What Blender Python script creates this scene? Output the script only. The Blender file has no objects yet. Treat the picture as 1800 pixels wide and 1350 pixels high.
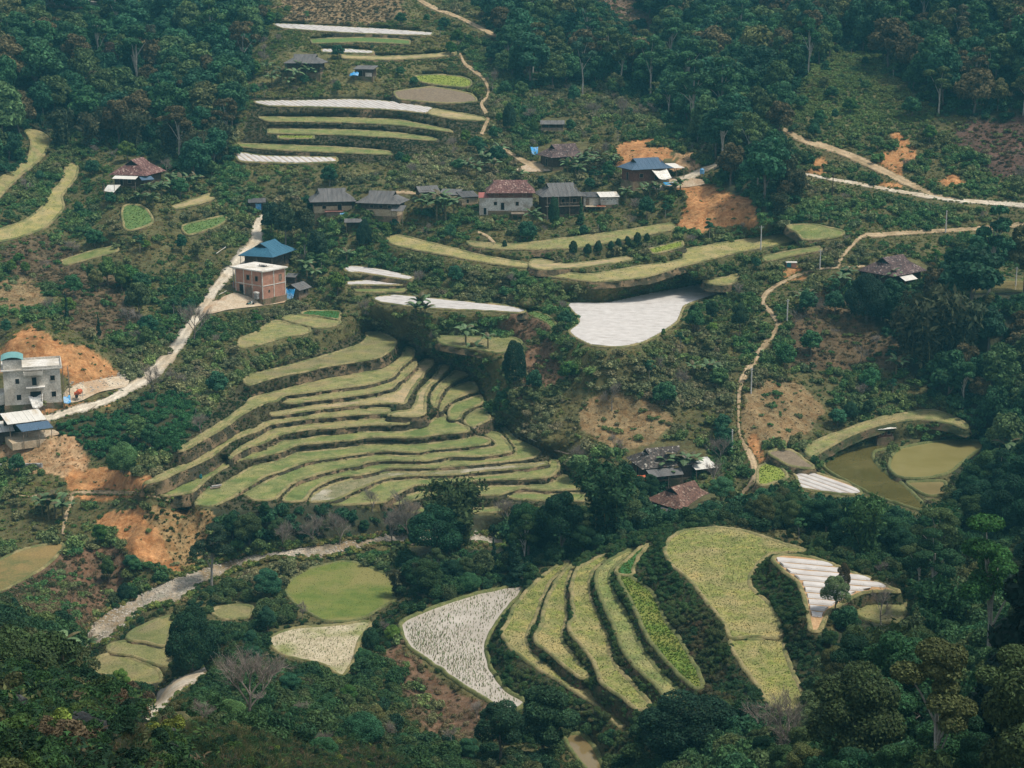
import bpy, math, random
import numpy as np
from mathutils import Vector, Matrix

rng = np.random.default_rng(11)
random.seed(11)
S = bpy.context.scene
C = S.collection
R = math.radians

# ------------------------------------------------------------------ camera
CZ, PITCH, HFOV = 90.0, R(14.0), R(34.0)
F = 900.0 / math.tan(HFOV / 2)
cam = bpy.data.cameras.new('camera')
cam.sensor_fit = 'HORIZONTAL'
cam.angle = HFOV
cam.clip_start, cam.clip_end = 1.0, 4000.0
cam_o = bpy.data.objects.new('camera', cam)
cam_o.location = (0, 0, CZ)
cam_o.rotation_euler = (math.pi / 2 - PITCH, 0, 0)
C.objects.link(cam_o)
S.camera = cam_o

# ------------------------------------------------------------------ sky, sun, exposure
SUN_EL, SUN_AZ = R(64), R(98)            # azimuth measured from +Y (away from the camera) towards +X
W = bpy.data.worlds.new('World')
S.world = W
W.use_nodes = True
wn = W.node_tree
for n in list(wn.nodes):
    wn.nodes.remove(n)
sky = wn.nodes.new('ShaderNodeTexSky')
sky.sky_type = 'NISHITA'
sky.sun_disc = False
sky.sun_elevation = SUN_EL
sky.sun_rotation = SUN_AZ
sky.altitude = 900
sky.air_density = 1.6
sky.dust_density = 3.0
bg = wn.nodes.new('ShaderNodeBackground')
bg.inputs['Strength'].default_value = 0.075
wo = wn.nodes.new('ShaderNodeOutputWorld')
# thin high cloud: most of the blue is washed out of the sky
bw = wn.nodes.new('ShaderNodeRGBToBW'); wn.links.new(sky.outputs[0], bw.inputs[0])
wc = wn.nodes.new('ShaderNodeMix'); wc.data_type = 'RGBA'; wc.blend_type = 'MULTIPLY'; wc.inputs[0].default_value = 1
wn.links.new(bw.outputs[0], wc.inputs[6]); wc.inputs[7].default_value = (1.0, 1.0, .97, 1)
wm = wn.nodes.new('ShaderNodeMix'); wm.data_type = 'RGBA'; wm.inputs[0].default_value = .72
wn.links.new(sky.outputs[0], wm.inputs[6]); wn.links.new(wc.outputs[2], wm.inputs[7])
wn.links.new(wm.outputs[2], bg.inputs[0])
wn.links.new(bg.outputs[0], wo.inputs[0])

sun = bpy.data.lights.new('sun', 'SUN')
sun.energy = 1.5
sun.angle = R(10)
sun.color = (1.0, 0.93, 0.80)
sun_o = bpy.data.objects.new('sun', sun)
sd = Vector((math.sin(SUN_AZ) * math.cos(SUN_EL), math.cos(SUN_AZ) * math.cos(SUN_EL), math.sin(SUN_EL)))
sun_o.rotation_euler = (-sd).to_track_quat('-Z', 'Y').to_euler()
sun_o.location = (0, 200, 300)
C.objects.link(sun_o)

S.view_settings.view_transform = 'Standard'
S.view_settings.look = 'None'
S.view_settings.gamma = 1.0
S.view_settings.use_curve_mapping = False
S.view_settings.exposure = 1.36
S.cycles.use_denoising = True
S.cycles.denoiser = 'OPENIMAGEDENOISE'
S.cycles.denoising_input_passes = 'RGB_ALBEDO_NORMAL'
S.cycles.denoising_prefilter = 'ACCURATE'
S.cycles.max_bounces = 6
S.cycles.diffuse_bounces = 3
S.cycles.glossy_bounces = 2
S.cycles.transmission_bounces = 3
S.cycles.transparent_max_bounces = 8
S.cycles.volume_bounces = 0
HAZE = 0.00020

# ------------------------------------------------------------------ helpers
def tag(o, label=None, cat=None, group=None, kind=None):
    if label: o['label'] = label
    if cat: o['category'] = cat
    if group: o['group'] = group
    if kind: o['kind'] = kind
    return o

def link(o, parent=None):
    C.objects.link(o)
    if parent is not None:
        o.parent = parent
    return o

def empty(name, loc=(0, 0, 0), rz=0.0, s=1.0):
    o = bpy.data.objects.new(name, None)
    o.empty_display_size = 0.5
    o.location = loc
    o.rotation_euler = (0, 0, rz)
    o.scale = (s, s, s)
    return link(o)

def mesh_np(name, V, faces, mat=None, smooth=False):
    """mesh from an (n,3) array and an (m,k) int array, or from lists"""
    me = bpy.data.meshes.new(name)
    V = np.asarray(V, np.float32)
    if isinstance(faces, np.ndarray):
        m, k = faces.shape
        me.vertices.add(len(V)); me.vertices.foreach_set('co', V.ravel())
        me.loops.add(m * k); me.loops.foreach_set('vertex_index', faces.astype(np.int32).ravel())
        me.polygons.add(m)
        me.polygons.foreach_set('loop_start', np.arange(0, m * k, k, dtype=np.int32))
        me.update(calc_edges=True)
    else:
        me.from_pydata(V.tolist(), [], faces)
        me.update()
    if mat is not None:
        for x in (mat if isinstance(mat, (list, tuple)) else [mat]):
            me.materials.append(x)
    if smooth:
        me.polygons.foreach_set('use_smooth', np.ones(len(me.polygons), bool))
    return me

def mobj(name, me, parent=None, loc=(0, 0, 0), rz=0.0):
    o = bpy.data.objects.new(name, me)
    o.location = loc
    o.rotation_euler = (0, 0, rz)
    return link(o, parent)

def face_color(me, cols, name='lv'):
    """corner colours from one value per face"""
    cols = np.asarray(cols, np.float32)
    if cols.ndim == 1:
        cols = np.stack([cols] * 3, 1)
    ls = np.zeros(len(me.polygons), np.int32); me.polygons.foreach_get('loop_total', ls)
    c = np.repeat(np.concatenate([cols, np.ones((len(cols), 1), np.float32)], 1), ls, 0)
    a = me.color_attributes.new(name, 'FLOAT_COLOR', 'CORNER')
    a.data.foreach_set('color', c.ravel())

class MB:
    """collects boxes, prisms and tubes into one mesh"""
    def __init__(s): s.v, s.f, s.m = [], [], []
    def add(s, vs, fs, mi=0):
        b = len(s.v)
        s.v += [tuple(p) for p in vs]
        s.f += [tuple(i + b for i in f) for f in fs]
        s.m += [mi] * len(fs)
        return s
    def box(s, c, d, mi=0, rz=0.0):
        x, y, z = d[0] / 2, d[1] / 2, d[2] / 2
        co, si = math.cos(rz), math.sin(rz)
        vs = []
        for a, b_, e in ((-1,-1,-1),(1,-1,-1),(1,1,-1),(-1,1,-1),(-1,-1,1),(1,-1,1),(1,1,1),(-1,1,1)):
            px, py = a * x, b_ * y
            vs.append((c[0] + px * co - py * si, c[1] + px * si + py * co, c[2] + e * z))
        return s.add(vs, [(3,2,1,0),(4,5,6,7),(0,1,5,4),(1,2,6,5),(2,3,7,6),(3,0,4,7)], mi)
    def prism(s, poly, th, mi=0):
        """flat 3D polygon given real thickness downwards along its normal"""
        P = [Vector(p) for p in poly]
        n = Vector((0, 0, 0))
        for i in range(len(P)):
            n += (P[i] - P[0]).cross(P[(i + 1) % len(P)] - P[0])
        n.normalize()
        if n.z < 0: n = -n; P.reverse()
        k = len(P)
        vs = P + [p - n * th for p in P]
        fs = [tuple(range(k)), tuple(range(2 * k - 1, k - 1, -1))]
        fs += [(i, i + k, (i + 1) % k + k, (i + 1) % k) for i in range(k)]
        return s.add(vs, fs, mi)
    def tube(s, p, q, r0, r1=None, n=5, mi=0):
        r1 = r0 if r1 is None else r1
        p, q = Vector(p), Vector(q)
        d = (q - p)
        if d.length < 1e-6: return s
        d.normalize()
        a = d.orthogonal().normalized(); b = d.cross(a)
        vs = []
        for c, r in ((p, r0), (q, r1)):
            for i in range(n):
                t = 2 * math.pi * i / n
                vs.append(c + (a * math.cos(t) + b * math.sin(t)) * r)
        fs = [(i, (i + 1) % n, n + (i + 1) % n, n + i) for i in range(n)]
        fs += [tuple(range(n - 1, -1, -1)), tuple(range(n, 2 * n))]
        return s.add(vs, fs, mi)
    def mesh(s, name, mat=None, smooth=False):
        me = mesh_np(name, s.v, s.f, mat, smooth)
        if any(s.m):
            me.polygons.foreach_set('material_index', np.array(s.m, np.int32))
        return me
    def build(s, name, mat=None, parent=None, loc=(0, 0, 0), rz=0.0, smooth=False):
        return mobj(name, s.mesh(name, mat, smooth), parent, loc, rz)

def copy_tree(o, parent=None):
    c = o.copy(); C.objects.link(c)
    if parent is not None:
        c.parent = parent
    for ch in list(o.children):
        copy_tree(ch, c)
    return c

# ------------------------------------------------------------------ viewing geometry: photo pixel -> ray
cp, sp = math.cos(PITCH), math.sin(PITCH)
def raydir(px, py):
    dx = (np.asarray(px, float) - 900) / F
    dy = (675 - np.asarray(py, float)) / F
    ry = cp + dy * sp
    return dx / ry, (-sp + dy * cp) / ry      # per unit of forward distance: sideways, vertical
def at_z(px, py, z):
    sx, sz = raydir(px, py)
    Y = (z - CZ) / sz
    return np.stack([sx * Y, Y, np.broadcast_to(z, Y.shape)], -1)
def at_Y(px, py, Y):
    sx, sz = raydir(px, py)
    Y = np.asarray(Y, float)
    return np.stack([sx * Y, Y, CZ + sz * Y], -1)
def project(P):
    P = np.asarray(P, float)
    x, y, z = P[..., 0], P[..., 1], P[..., 2] - CZ
    d = y * cp - z * sp
    return 900 + F * x / d, 675 - F * (y * sp + z * cp) / d

def smooth_closed(pts, step=5.0):
    P = np.asarray(pts, float)
    n = len(P)
    out = []
    for i in range(n):
        p0, p1, p2, p3 = P[i - 1], P[i], P[(i + 1) % n], P[(i + 2) % n]
        L = np.linalg.norm(p2 - p1)
        t1 = (p2 - p0); t2 = (p3 - p1)
        l1, l2 = np.linalg.norm(t1), np.linalg.norm(t2)
        t1 = t1 / max(l1, 1e-6) * min(L, np.linalg.norm(p1 - p0)) * .8
        t2 = t2 / max(l2, 1e-6) * min(L, np.linalg.norm(p3 - p2)) * .8
        k = max(1, int(L / step))
        for j in range(k):
            t = j / k
            h1 = 2*t**3 - 3*t**2 + 1; h2 = t**3 - 2*t**2 + t; h3 = -2*t**3 + 3*t**2; h4 = t**3 - t**2
            out.append(h1 * p1 + h2 * t1 + h3 * p2 + h4 * t2)
    return np.array(out)
def smooth_open(pts, step=6.0):
    P = np.asarray(pts, float)
    out = []
    for i in range(len(P) - 1):
        p1, p2 = P[i], P[i + 1]
        p0 = P[i - 1] if i else 2 * p1 - p2
        p3 = P[i + 2] if i + 2 < len(P) else 2 * p2 - p1
        k = max(1, int(np.linalg.norm(p2[:2] - p1[:2]) / step))
        for j in range(k):
            t = j / k
            out.append(.5 * (2*p1 + (p2-p0)*t + (2*p0-5*p1+4*p2-p3)*t*t + (3*p1-p0-3*p2+p3)*t**3))
    out.append(P[-1])
    return np.array(out)

def inside(poly, x, y):
    """even-odd test, vectorised"""
    poly = np.asarray(poly, float)
    x = np.asarray(x, float); y = np.asarray(y, float)
    r = np.zeros(x.shape, bool)
    m = (x >= poly[:, 0].min()) & (x <= poly[:, 0].max()) & (y >= poly[:, 1].min()) & (y <= poly[:, 1].max())
    if not m.any(): return r
    xs, ys = x[m], y[m]
    c = np.zeros(xs.shape, bool)
    j = len(poly) - 1
    for i in range(len(poly)):
        xi, yi = poly[i]; xj, yj = poly[j]
        if yi != yj:
            k = ((yi > ys) != (yj > ys)) & (xs < (xj - xi) * (ys - yi) / (yj - yi) + xi)
            c ^= k
        j = i
    r[m] = c
    return r
# ------------------------------------------------------------------ traced outlines (photo pixels), each with its own level
def pp(s):
    a = [float(t) for t in s.replace(',', ' ').split()]
    return np.array(a).reshape(-1, 2)

FIELDS = {}      # key -> dict(poly, z, kind, label)
def fld(key, poly, kind, label, z=None, dz=0.0, cat=None):
    FIELDS[key] = dict(poly=pp(poly), kind=kind, label=label, z=z, dz=dz)

# --- the fan of terraces below the brick house, top to bottom
fld('T0', '428,668 437,658 477,650 520,639 570,625 612,612 635,603 645,592 642,585 665,584 687,592 697,600 690,613 667,628 637,634 612,638 570,645 537,653 503,659 470,667 437,677', 'dull', 'smooth dull green field, broad rounded end, topmost of the terrace fan')
fld('T1', '313,792 321,784 385,744 427,715 439,701 470,692 540,674 562,665 608,658 670,650 703,630 713,610 728,615 725,628 707,643 690,662 673,668 640,677 590,683 540,690 500,695 487,705 470,707 445,718 420,732 398,749 344,780 323,792', 'stub', 'long terrace field with a tan tail running down to the lower left')
fld('T2', '497,708 503,703 553,697 612,686 653,679 687,667 707,652 723,638 732,636 732,642 723,652 707,667 697,672 690,682 657,690 623,695 573,702 540,705 520,709', 'stub', 'narrow sickle shaped terrace field curling up at its right end')
fld('T3', '474,728 489,724 540,715 590,708 640,702 682,693 698,687 708,675 727,657 737,638 748,631 762,633 762,640 748,655 732,675 723,687 713,707 707,710 690,709 657,710 615,713 573,718 540,722 489,730', 'tan', 'tan terrace field climbing to the crest of the fan')
fld('T3b', '773,643 790,644 783,655 770,667 757,678 753,687 748,698 748,725 733,732 707,732 682,730 695,724 722,721 730,708 733,693 740,683 752,672 768,655', 'tan', 'bare tan terrace field shaped like a boot in the middle of the fan')
fld('T4', '252,850 259,846 292,829 344,809 385,780 433,757 447,755 464,743 489,738 540,732 573,725 615,719 657,717.5 688,718 687,723 677,727 640,727.5 590,732 540,736 480,745 474,746 449,759 436,763 406,776 364,807 323,825 281,844', 'stub', 'longest thin terrace field reaching the orange earth at its lower left end')
fld('T5', '402,803 422,786 447,773.5 478,756 510,751 540,747 590,742.5 640,737.5 678,737 732,735 743,733 715,745 690,746 640,747 590,752 540,755 497,763 480,770 458,781 439,785 416,797 404,806', 'stub', 'terrace field below the boot shaped one, narrowing to the left')
fld('T6', '281,869 302,859 344,838 393,814 430,797 445,797 464,790 499,776 513,775 563,767 630,760 688,760 717,758 747,748 767,733 773,728 783,730 790,738 808,745 825,755 807,760 773,763 740,768 707,769 663,768 638,770 622,773 563,778 522,782 497,792 480,797 447,805 430,807 398,820 364,842 337,864 300,871', 'green', 'terrace field with a wide bright green right end under the rounded plots')
fld('T7', '344,888 344,881 354,868 369,858.6 389,852 427,829.5 447,819 489,811 497,805 530,795 597,789 647,782 680,781 730,782.5 780,777 810,773 835,767 853,770 863,775 857,780 810,786 760,790 730,795 680,792 638,797 597,803 538,812 497,827 480,832 468,836 422,863 406,875 375,889', 'green', 'terrace field with bare tan earth at its lower left end')
fld('T8', '427,869 433,866 468,846 480,841 505,828 538,817 597,810 638,804 672,800 730,802 772,795 818,793 868,785 870,778 855,766 850,759 856,757 877,762 890,775 900,790 893,795 843,802 793,802 760,808 747,810 680,809 647,812 630,818 605,822 563,832 530,842 513,850 497,865 483,877 447,879', 'green', 'terrace field hooked round the notch at its right end')
fld('T9', '497,880 505,867 522,852 547,843 580,837 613,828 633,818 663,817 730,818 772,815 793,808 860,807.5 902,801 905,787 895,773 880,753 884,749 893,757 906,771 927,781 952,793 940,803 910,809 860,814 810,818 760,822 685,822 663,828 630,835 597,838 563,852 547,862 533,880', 'green', 'terrace field with a triangular right end and a bare brown patch')
fld('T10', '547,871 580,853 627,840 655,835 683,830 747,830 810,823 877,818 938,815 960,812 965,815 927,822 860,827 810,833 760,835 697,837 672,842 647,852 613,867 583,880 543,882', 'wet', 'muddy wet terrace field with pale dried silt at its left end')
fld('T11', '580,887 597,878 630,870 660,853 680,847 730,843 810,840 877,835 927,828 960,821 968,809 982,812 982,825 968,837 927,842 877,842.5 827,845 760,853 730,853 697,868 677,882 630,886', 'green', 'terrace field rounding the corner beside the fallen stick')
fld('T12', '683,885 697,875 730,867 760,863 810,857 877,855 960,852 985,838 993,835 1018,853 1018,860 960,862 918,858 885,867 877,870 827,871 760,871 747,872 705,885', 'green', 'second lowest terrace field, triangular at the right')
fld('T13', '890,870 927,867 977,869 1020,867 1033,870 1027,880 977,880 927,878 902,877', 'green', 'short lowest terrace field at the right foot of the fan')
fld('T14', '760,893 830,894 888,892 885,899 830,902 760,902 700,900 705,895', 'green', 'low strip of grass half hidden behind the valley trees')
FAN = ['T0','T1','T2','T3','T4','T5','T6','T7','T8','T9','T10','T11','T12','T13']
fld('R1', '800,652 823,658 815,663 798,670 782,682 772,697 766,716 757,708 760,690 773,675 790,660', 'stub', 'upper of the small rounded plots at the right of the fan')
fld('R2', '825,672 835,673 840,687 823,692 798,702 782,713 774,723 769,717 774,700 790,686 808,677', 'stub', 'second small rounded plot at the right of the fan')
fld('R3', '845,695 848,708 832,715 815,723 807,736 790,737 787,725 794,713 815,704', 'green', 'third small rounded plot edged with bare earth')
fld('R4', '852,717 857,727 863,735 832,751 816,743 818,735 829,725', 'green', 'lowest small rounded plot above the log edging')
fld('P1', '542,546 598,547 595,561 562,556 529,552', 'emerald', 'emerald green seed bed at the top of the fan')
fld('P2', '521,553 558,559 597,564 562,577 537,572 497,560', 'stub', 'grassy plot between the seed bed and the triangular plot')
fld('P3', '420,611 420,596 445,586 462,573 486,563 513,570 546,580 503,592 453,606', 'stub', 'triangular grassy plot beside the brick house')
# --- near knoll
fld('K0', '703,1099 713,1088 747,1074 802,1054 858,1039 920,1031 900,1062 882,1083 868,1106 858,1130 858,1152 869,1181 893,1214 926,1234 913,1246 887,1251 813,1206 769,1174 724,1143 707,1121', 'paddy', 'flooded paddy with rows of rice stubble on the near knoll', z=6.0)
fld('K1', '882,1114 893,1090 900,1068 933,1030 960,1006 993,987 1003,987 971,1019 958,1043 949,1070 942,1088 931,1110 927,1126 933,1141 953,1163 976,1174 1016,1199 1036,1217 1078,1254 1103,1272 1089,1278 1060,1248 1027,1226 980,1197 942,1174 898,1139', 'mown', 'outermost curved field of the near knoll above the flooded paddy', z=8.0)
fld('K2', '938,1119 949,1101 951,1088 956,1066 967,1039 980,1017 1001,994 1009,994 999,1022 996,1054 998,1083 991,1106 991,1126 1004,1146 1020,1168 1042,1181 1040,1189 1022,1192 991,1172 973,1152 942,1130', 'mown', 'second curved field of the near knoll with a pale dry patch', z=9.2)
fld('K3', '1000,1094 1009,1086 1004,1052 1004,1026 1013,999 1029,992 1044,981 1069,974 1067,983 1044,1003 1038,1026 1040,1048 1053,1079 1071,1114 1073,1143 1082,1166 1116,1205 1144,1239 1122,1247 1093,1226 1060,1203 1050,1188 1042,1163 1016,1130 1002,1112', 'mown', 'third curved field of the near knoll, widest in the middle', z=10.4)
fld('K4', '1049,1003 1073,983 1096,970 1122,962 1116,970 1086,990 1075,1006 1073,1021 1084,1048 1104,1081 1119,1115 1135,1146 1155,1174 1184,1203 1213,1231 1193,1232 1171,1227 1149,1201 1104,1159 1085,1122 1076,1096 1056,1052 1047,1026', 'mowng', 'fourth curved field of the near knoll, evenly green', z=11.7)
fld('K5a', '1139,957 1122,964 1110,975 1089,992 1085,1009 1110,1011 1117,995 1124,977', 'emerald', 'dark emerald seed bed at the upper end of the near knoll', z=12.9)
fld('K5', '1087,1014 1111,1014 1149,1043 1167,1083 1193,1119 1227,1177 1237,1206 1216,1208 1182,1174 1153,1141 1129,1106 1111,1061', 'lush', 'lush green lane below the high bank of the near knoll', z=12.8)
fld('K6', '1167,963 1176,946 1204,932 1260,927 1304,932 1360,949 1407,963 1418,968 1371,972 1353,974 1333,992 1320,1014 1322,1034 1347,1054 1367,1083 1373,1119 1330,1119 1283,1122 1273,1099 1216,1026 1182,994 1169,974', 'mown', 'broad pale green field on top of the near knoll', z=15.5)
fld('K7', '1284,1125 1330,1123 1374,1123 1389,1166 1416,1228 1407,1246 1360,1248 1327,1201 1293,1154', 'mown', 'lower part of the knoll top field cut off by a thin bund', z=15.3)
fld('K8', '1357,983 1371,975 1407,977 1439,982 1478,998 1531,1017 1567,1033 1583,1040 1549,1039 1513,1043 1490,1055 1458,1075 1442,1108 1424,1108 1421,1090 1410,1046 1400,1022 1376,1003', 'mulch1', 'orange field with eleven white plastic covered beds on the near knoll', z=18.0)
fld('K9', '1500,1062 1522,1055 1584,1053 1596,1072 1576,1094 1540,1092 1510,1084', 'dull', 'small grass plot behind the bare tree beside the white beds', z=16.6)
# --- upper middle
fld('W0', '66,-4 120,-4 182,5 182,9 140,11 70,7', 'mulch', 'white plastic covered strip among trees in the top corner', dz=.6)
fld('W1', '480,42 540,44 600,47 700,53 762,58 757,62 700,61 600,57 500,50', 'mulch', 'highest long white plastic covered terrace')
fld('W2', '565,87 610,86.5 657,90 655,94 610,93 565,91.5', 'mulch', 'short white plastic covered strip above the shed with the blue tarp')
fld('W3', '447,178 520,177 600,175 650,176 700,180 760,190 748,199 690,193 600,189 470,186', 'mulch', 'white plastic covered terrace with a tan tip, middle of the upper slope')
fld('W3b', '762,191 850,206 856,212 800,209 752,200', 'tan', 'bare tan end of the white covered terrace')
fld('G1', '455,206 600,207 700,211 790,228 797,233 700,220 600,215 470,213', 'green', 'uppermost of the thin green terraces below the white strip')
fld('G2', '470,227 600,228 680,232 760,242 772,248 680,241 600,237 470,234', 'green', 'second of the thin green terraces below the white strip')
fld('G3', '488,237 552,237 552,243.5 488,243.5', 'lime', 'lime yellow vegetable patch on the upper slope')
fld('G4', '418,252 500,255 600,259 680,265 692,272 600,268.5 500,264 420,258', 'green', 'lowest of the thin green terraces above the short white strip')
fld('W4', '413,268 467,274 593,277 593,284 533,287 483,286 423,284', 'mulch', 'short white plastic covered strip beside the dark wood')
fld('G5', '730,133 787,132 830,146 787,151 740,144', 'lime', 'light green plot beside the winding footpath')
fld('F1', '43,230 67,230 87,245 74,277 33,311 -10,352 -10,320 27,298 50,272 53,247', 'stub', 'upper curved grass terrace at the left edge')
fld('F2', '123,287 137,293 133,313 110,343 113,363 83,397 33,417 -10,425 -10,407 43,387 77,360 83,343 107,320 113,293', 'ygreen', 'lower curved yellowish terrace at the left edge')
fld('F3', '217,363 253,363 268,390 230,405 218,400', 'veg', 'small vegetable plot with lettuce rows near the red roofed house')
fld('F4', '320,397 355,388 393,379 400,387 367,403 330,413', 'veg', 'narrow bright green vegetable terrace beside the road bend')
fld('F5', '302,363 367,340 380,347 350,358 307,368', 'tan', 'small tan terrace below the banana grove')
fld('M1', '680,418 700,413 760,427 850,449 930,463 930,471 860,463 780,448 700,433 682,425', 'ygreen', 'curved yellowish terrace at the left of the village fields')
fld('M2', '820,424 893,429 967,422 1067,409 1180,392 1190,402 1133,413 1067,427 1000,437 893,438 833,434', 'stub', 'long grass field below the white village house')
fld('M3', '1140,438 1200,423 1200,433 1150,446', 'lime', 'bright yellow green crop strip beside the orchard row')
fld('M4', '933,477 1033,482 1100,472 1200,456 1200,440 1267,427 1367,413 1400,411 1407,417 1387,427 1300,443 1200,468 1133,487 1050,495 1000,490', 'ygreen', 'sweeping long grass field under the orange slope')
fld('M5', '1384,397 1433,395 1484,407 1467,418 1412,421 1402,410', 'green', 'green grass plot at the tip of the village fields')
fld('M6', '1340,451 1390,441 1442,433 1446,440 1400,448 1348,459', 'green', 'thin green strip in front of the field hut')
fld('M7', '930,463 1000,464 1060,457 1112,449 1112,456 1060,465 1000,471', 'tan', 'bare tan strip between the village fields')
fld('W5', '605,473 640,470 690,478 728,488 720,492 680,487 640,480', 'mulch', 'upper of two small white strips right of the brick house')
fld('W6', '606,497 650,493 714,496 706,501 650,501 610,501', 'mulch', 'lower of two small white strips right of the brick house')
fld('G6', '622,504 660,503 715,506 715,513 625,513', 'green', 'small green strip under the two white strips')
fld('W7', '655,524 700,519 750,524 833,531 883,536 925,546 910,550 850,546 767,543 700,536 667,531', 'mulch', 'long white plastic covered strip in the middle of the valley')
fld('GW', '923,546 940,547 965,555 978,570 970,576 955,564 935,556', 'veg', 'crescent of dark green grass at the end of the long white strip')
fld('W8', '997,533 1067,532 1133,518 1200,505 1233,499 1273,504 1281,513 1250,521 1220,531 1202,540 1194,563 1160,587 1127,603 1093,610 1040,607 1010,593 1000,583 1017,567 1010,551', 'mulch2', 'largest white plastic covered field in the middle of the valley')
fld('G9', '1237,493 1277,487 1300,483 1285,499 1253,500', 'stub', 'grass strip above the largest white field')
fld('SW', '770,591 833,592 900,593 917,603 883,620 833,613 775,604', 'dull', 'boggy olive field with banana plants in the valley')
# --- ponds and valley floor
fld('QA', '1447,815 1483,794 1533,781 1563,784 1537,795 1540,813 1558,831 1592,854 1618,880 1632,897 1600,893 1533,870 1483,843 1453,828', 'pond', 'murky brown fish pond curving round a grassy bund', z=7.2)
fld('QB', '1580,788 1633,778 1693,774 1729,777 1732,784 1700,807 1667,832 1617,842 1581,839 1562,824 1565,805', 'pond2', 'olive oval fish pond by the trees', z=7.9)
fld('QC', '1594,848 1660,847 1662,869 1631,872 1608,860', 'pond3', 'small brown pond below the olive one', z=7.5)
fld('QD', '1690,499 1740,494 1810,493 1810,511 1700,514', 'pond3', 'thin pond behind trees at the right edge')
fld('QE', '992,1297 1020,1290 1045,1312 1062,1352 1040,1362 1010,1330', 'paddyw', 'still pond glinting between the foreground trees', z=5.4)
fld('QG', '1413,788 1440,772 1483,756 1550,733 1633,720 1673,730 1702,751 1673,745 1617,737 1550,746 1490,768 1427,803', 'stub', 'grass bank curving above the fish ponds', dz=-.3)
fld('W9', '1390,823 1433,830 1500,853 1515,868 1467,867 1407,858 1399,840', 'mulch3', 'white plastic covered field with dark seams beside the fish pond')
fld('BR', '1350,794 1390,790 1413,807 1432,823 1390,819 1367,807', 'mud', 'brown ploughed plot beside the fish pond')
fld('YG', '1333,821 1360,814 1384,837 1360,848 1333,851', 'lime', 'yellow green plot above the white field by the pond')
fld('OV', '500,1033 533,1003 600,986 633,990 683,1010 709,1033 709,1047 667,1070 627,1090 567,1090 517,1060', 'oval', 'large oval green field beside the gravel stream', z=1.2)
fld('PL', '473,1121 517,1104 600,1097 650,1095 632,1127 620,1167 600,1188 567,1168 500,1153 480,1140', 'paddy2', 'pale drained paddy below the oval field', z=1.9)
fld('L1', '223,1121 253,1098 300,1081 322,1094 300,1113 293,1136 253,1128', 'dull', 'uppermost green plot beside the gravel stream bed', z=1.0)
fld('L2', '187,1141 223,1127 293,1142 301,1167 283,1170 233,1153', 'dull', 'middle green plot beside the gravel stream bed', z=.7)
fld('L3', '147,1170 187,1150 233,1157 280,1177 283,1197 233,1203 200,1190 160,1181', 'dull', 'lowest green plot beside the gravel stream bed', z=.4)
fld('L4', '372,1072 410,1063 445,1066 440,1084 410,1088 385,1087', 'dull', 'narrow green plot behind the round dark tree', z=1.3)
fld('PA', '-10,990 50,963 110,955 114,963 83,993 33,1023 -10,1037', 'ochre', 'sloping ochre meadow at the left edge', dz=.2)

fld('X1', '108,458 160,441 206,432 208,441 165,453 114,467', 'green', 'small green strip above the brown left slope')
fld('X3', '600,96 680,99 760,95 803,91 803,96 760,101 680,105 600,102', 'tan', 'thin tan ledge under the short white strip')
fld('X4', '692,161 760,153 828,165 838,178 780,181 702,174', 'mud', 'brown ploughed plot left of the winding footpath')
fld('X6', '545,69 640,66 722,71 720,78 640,74 548,76', 'veg', 'green crop band between the two highest white strips')

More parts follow.
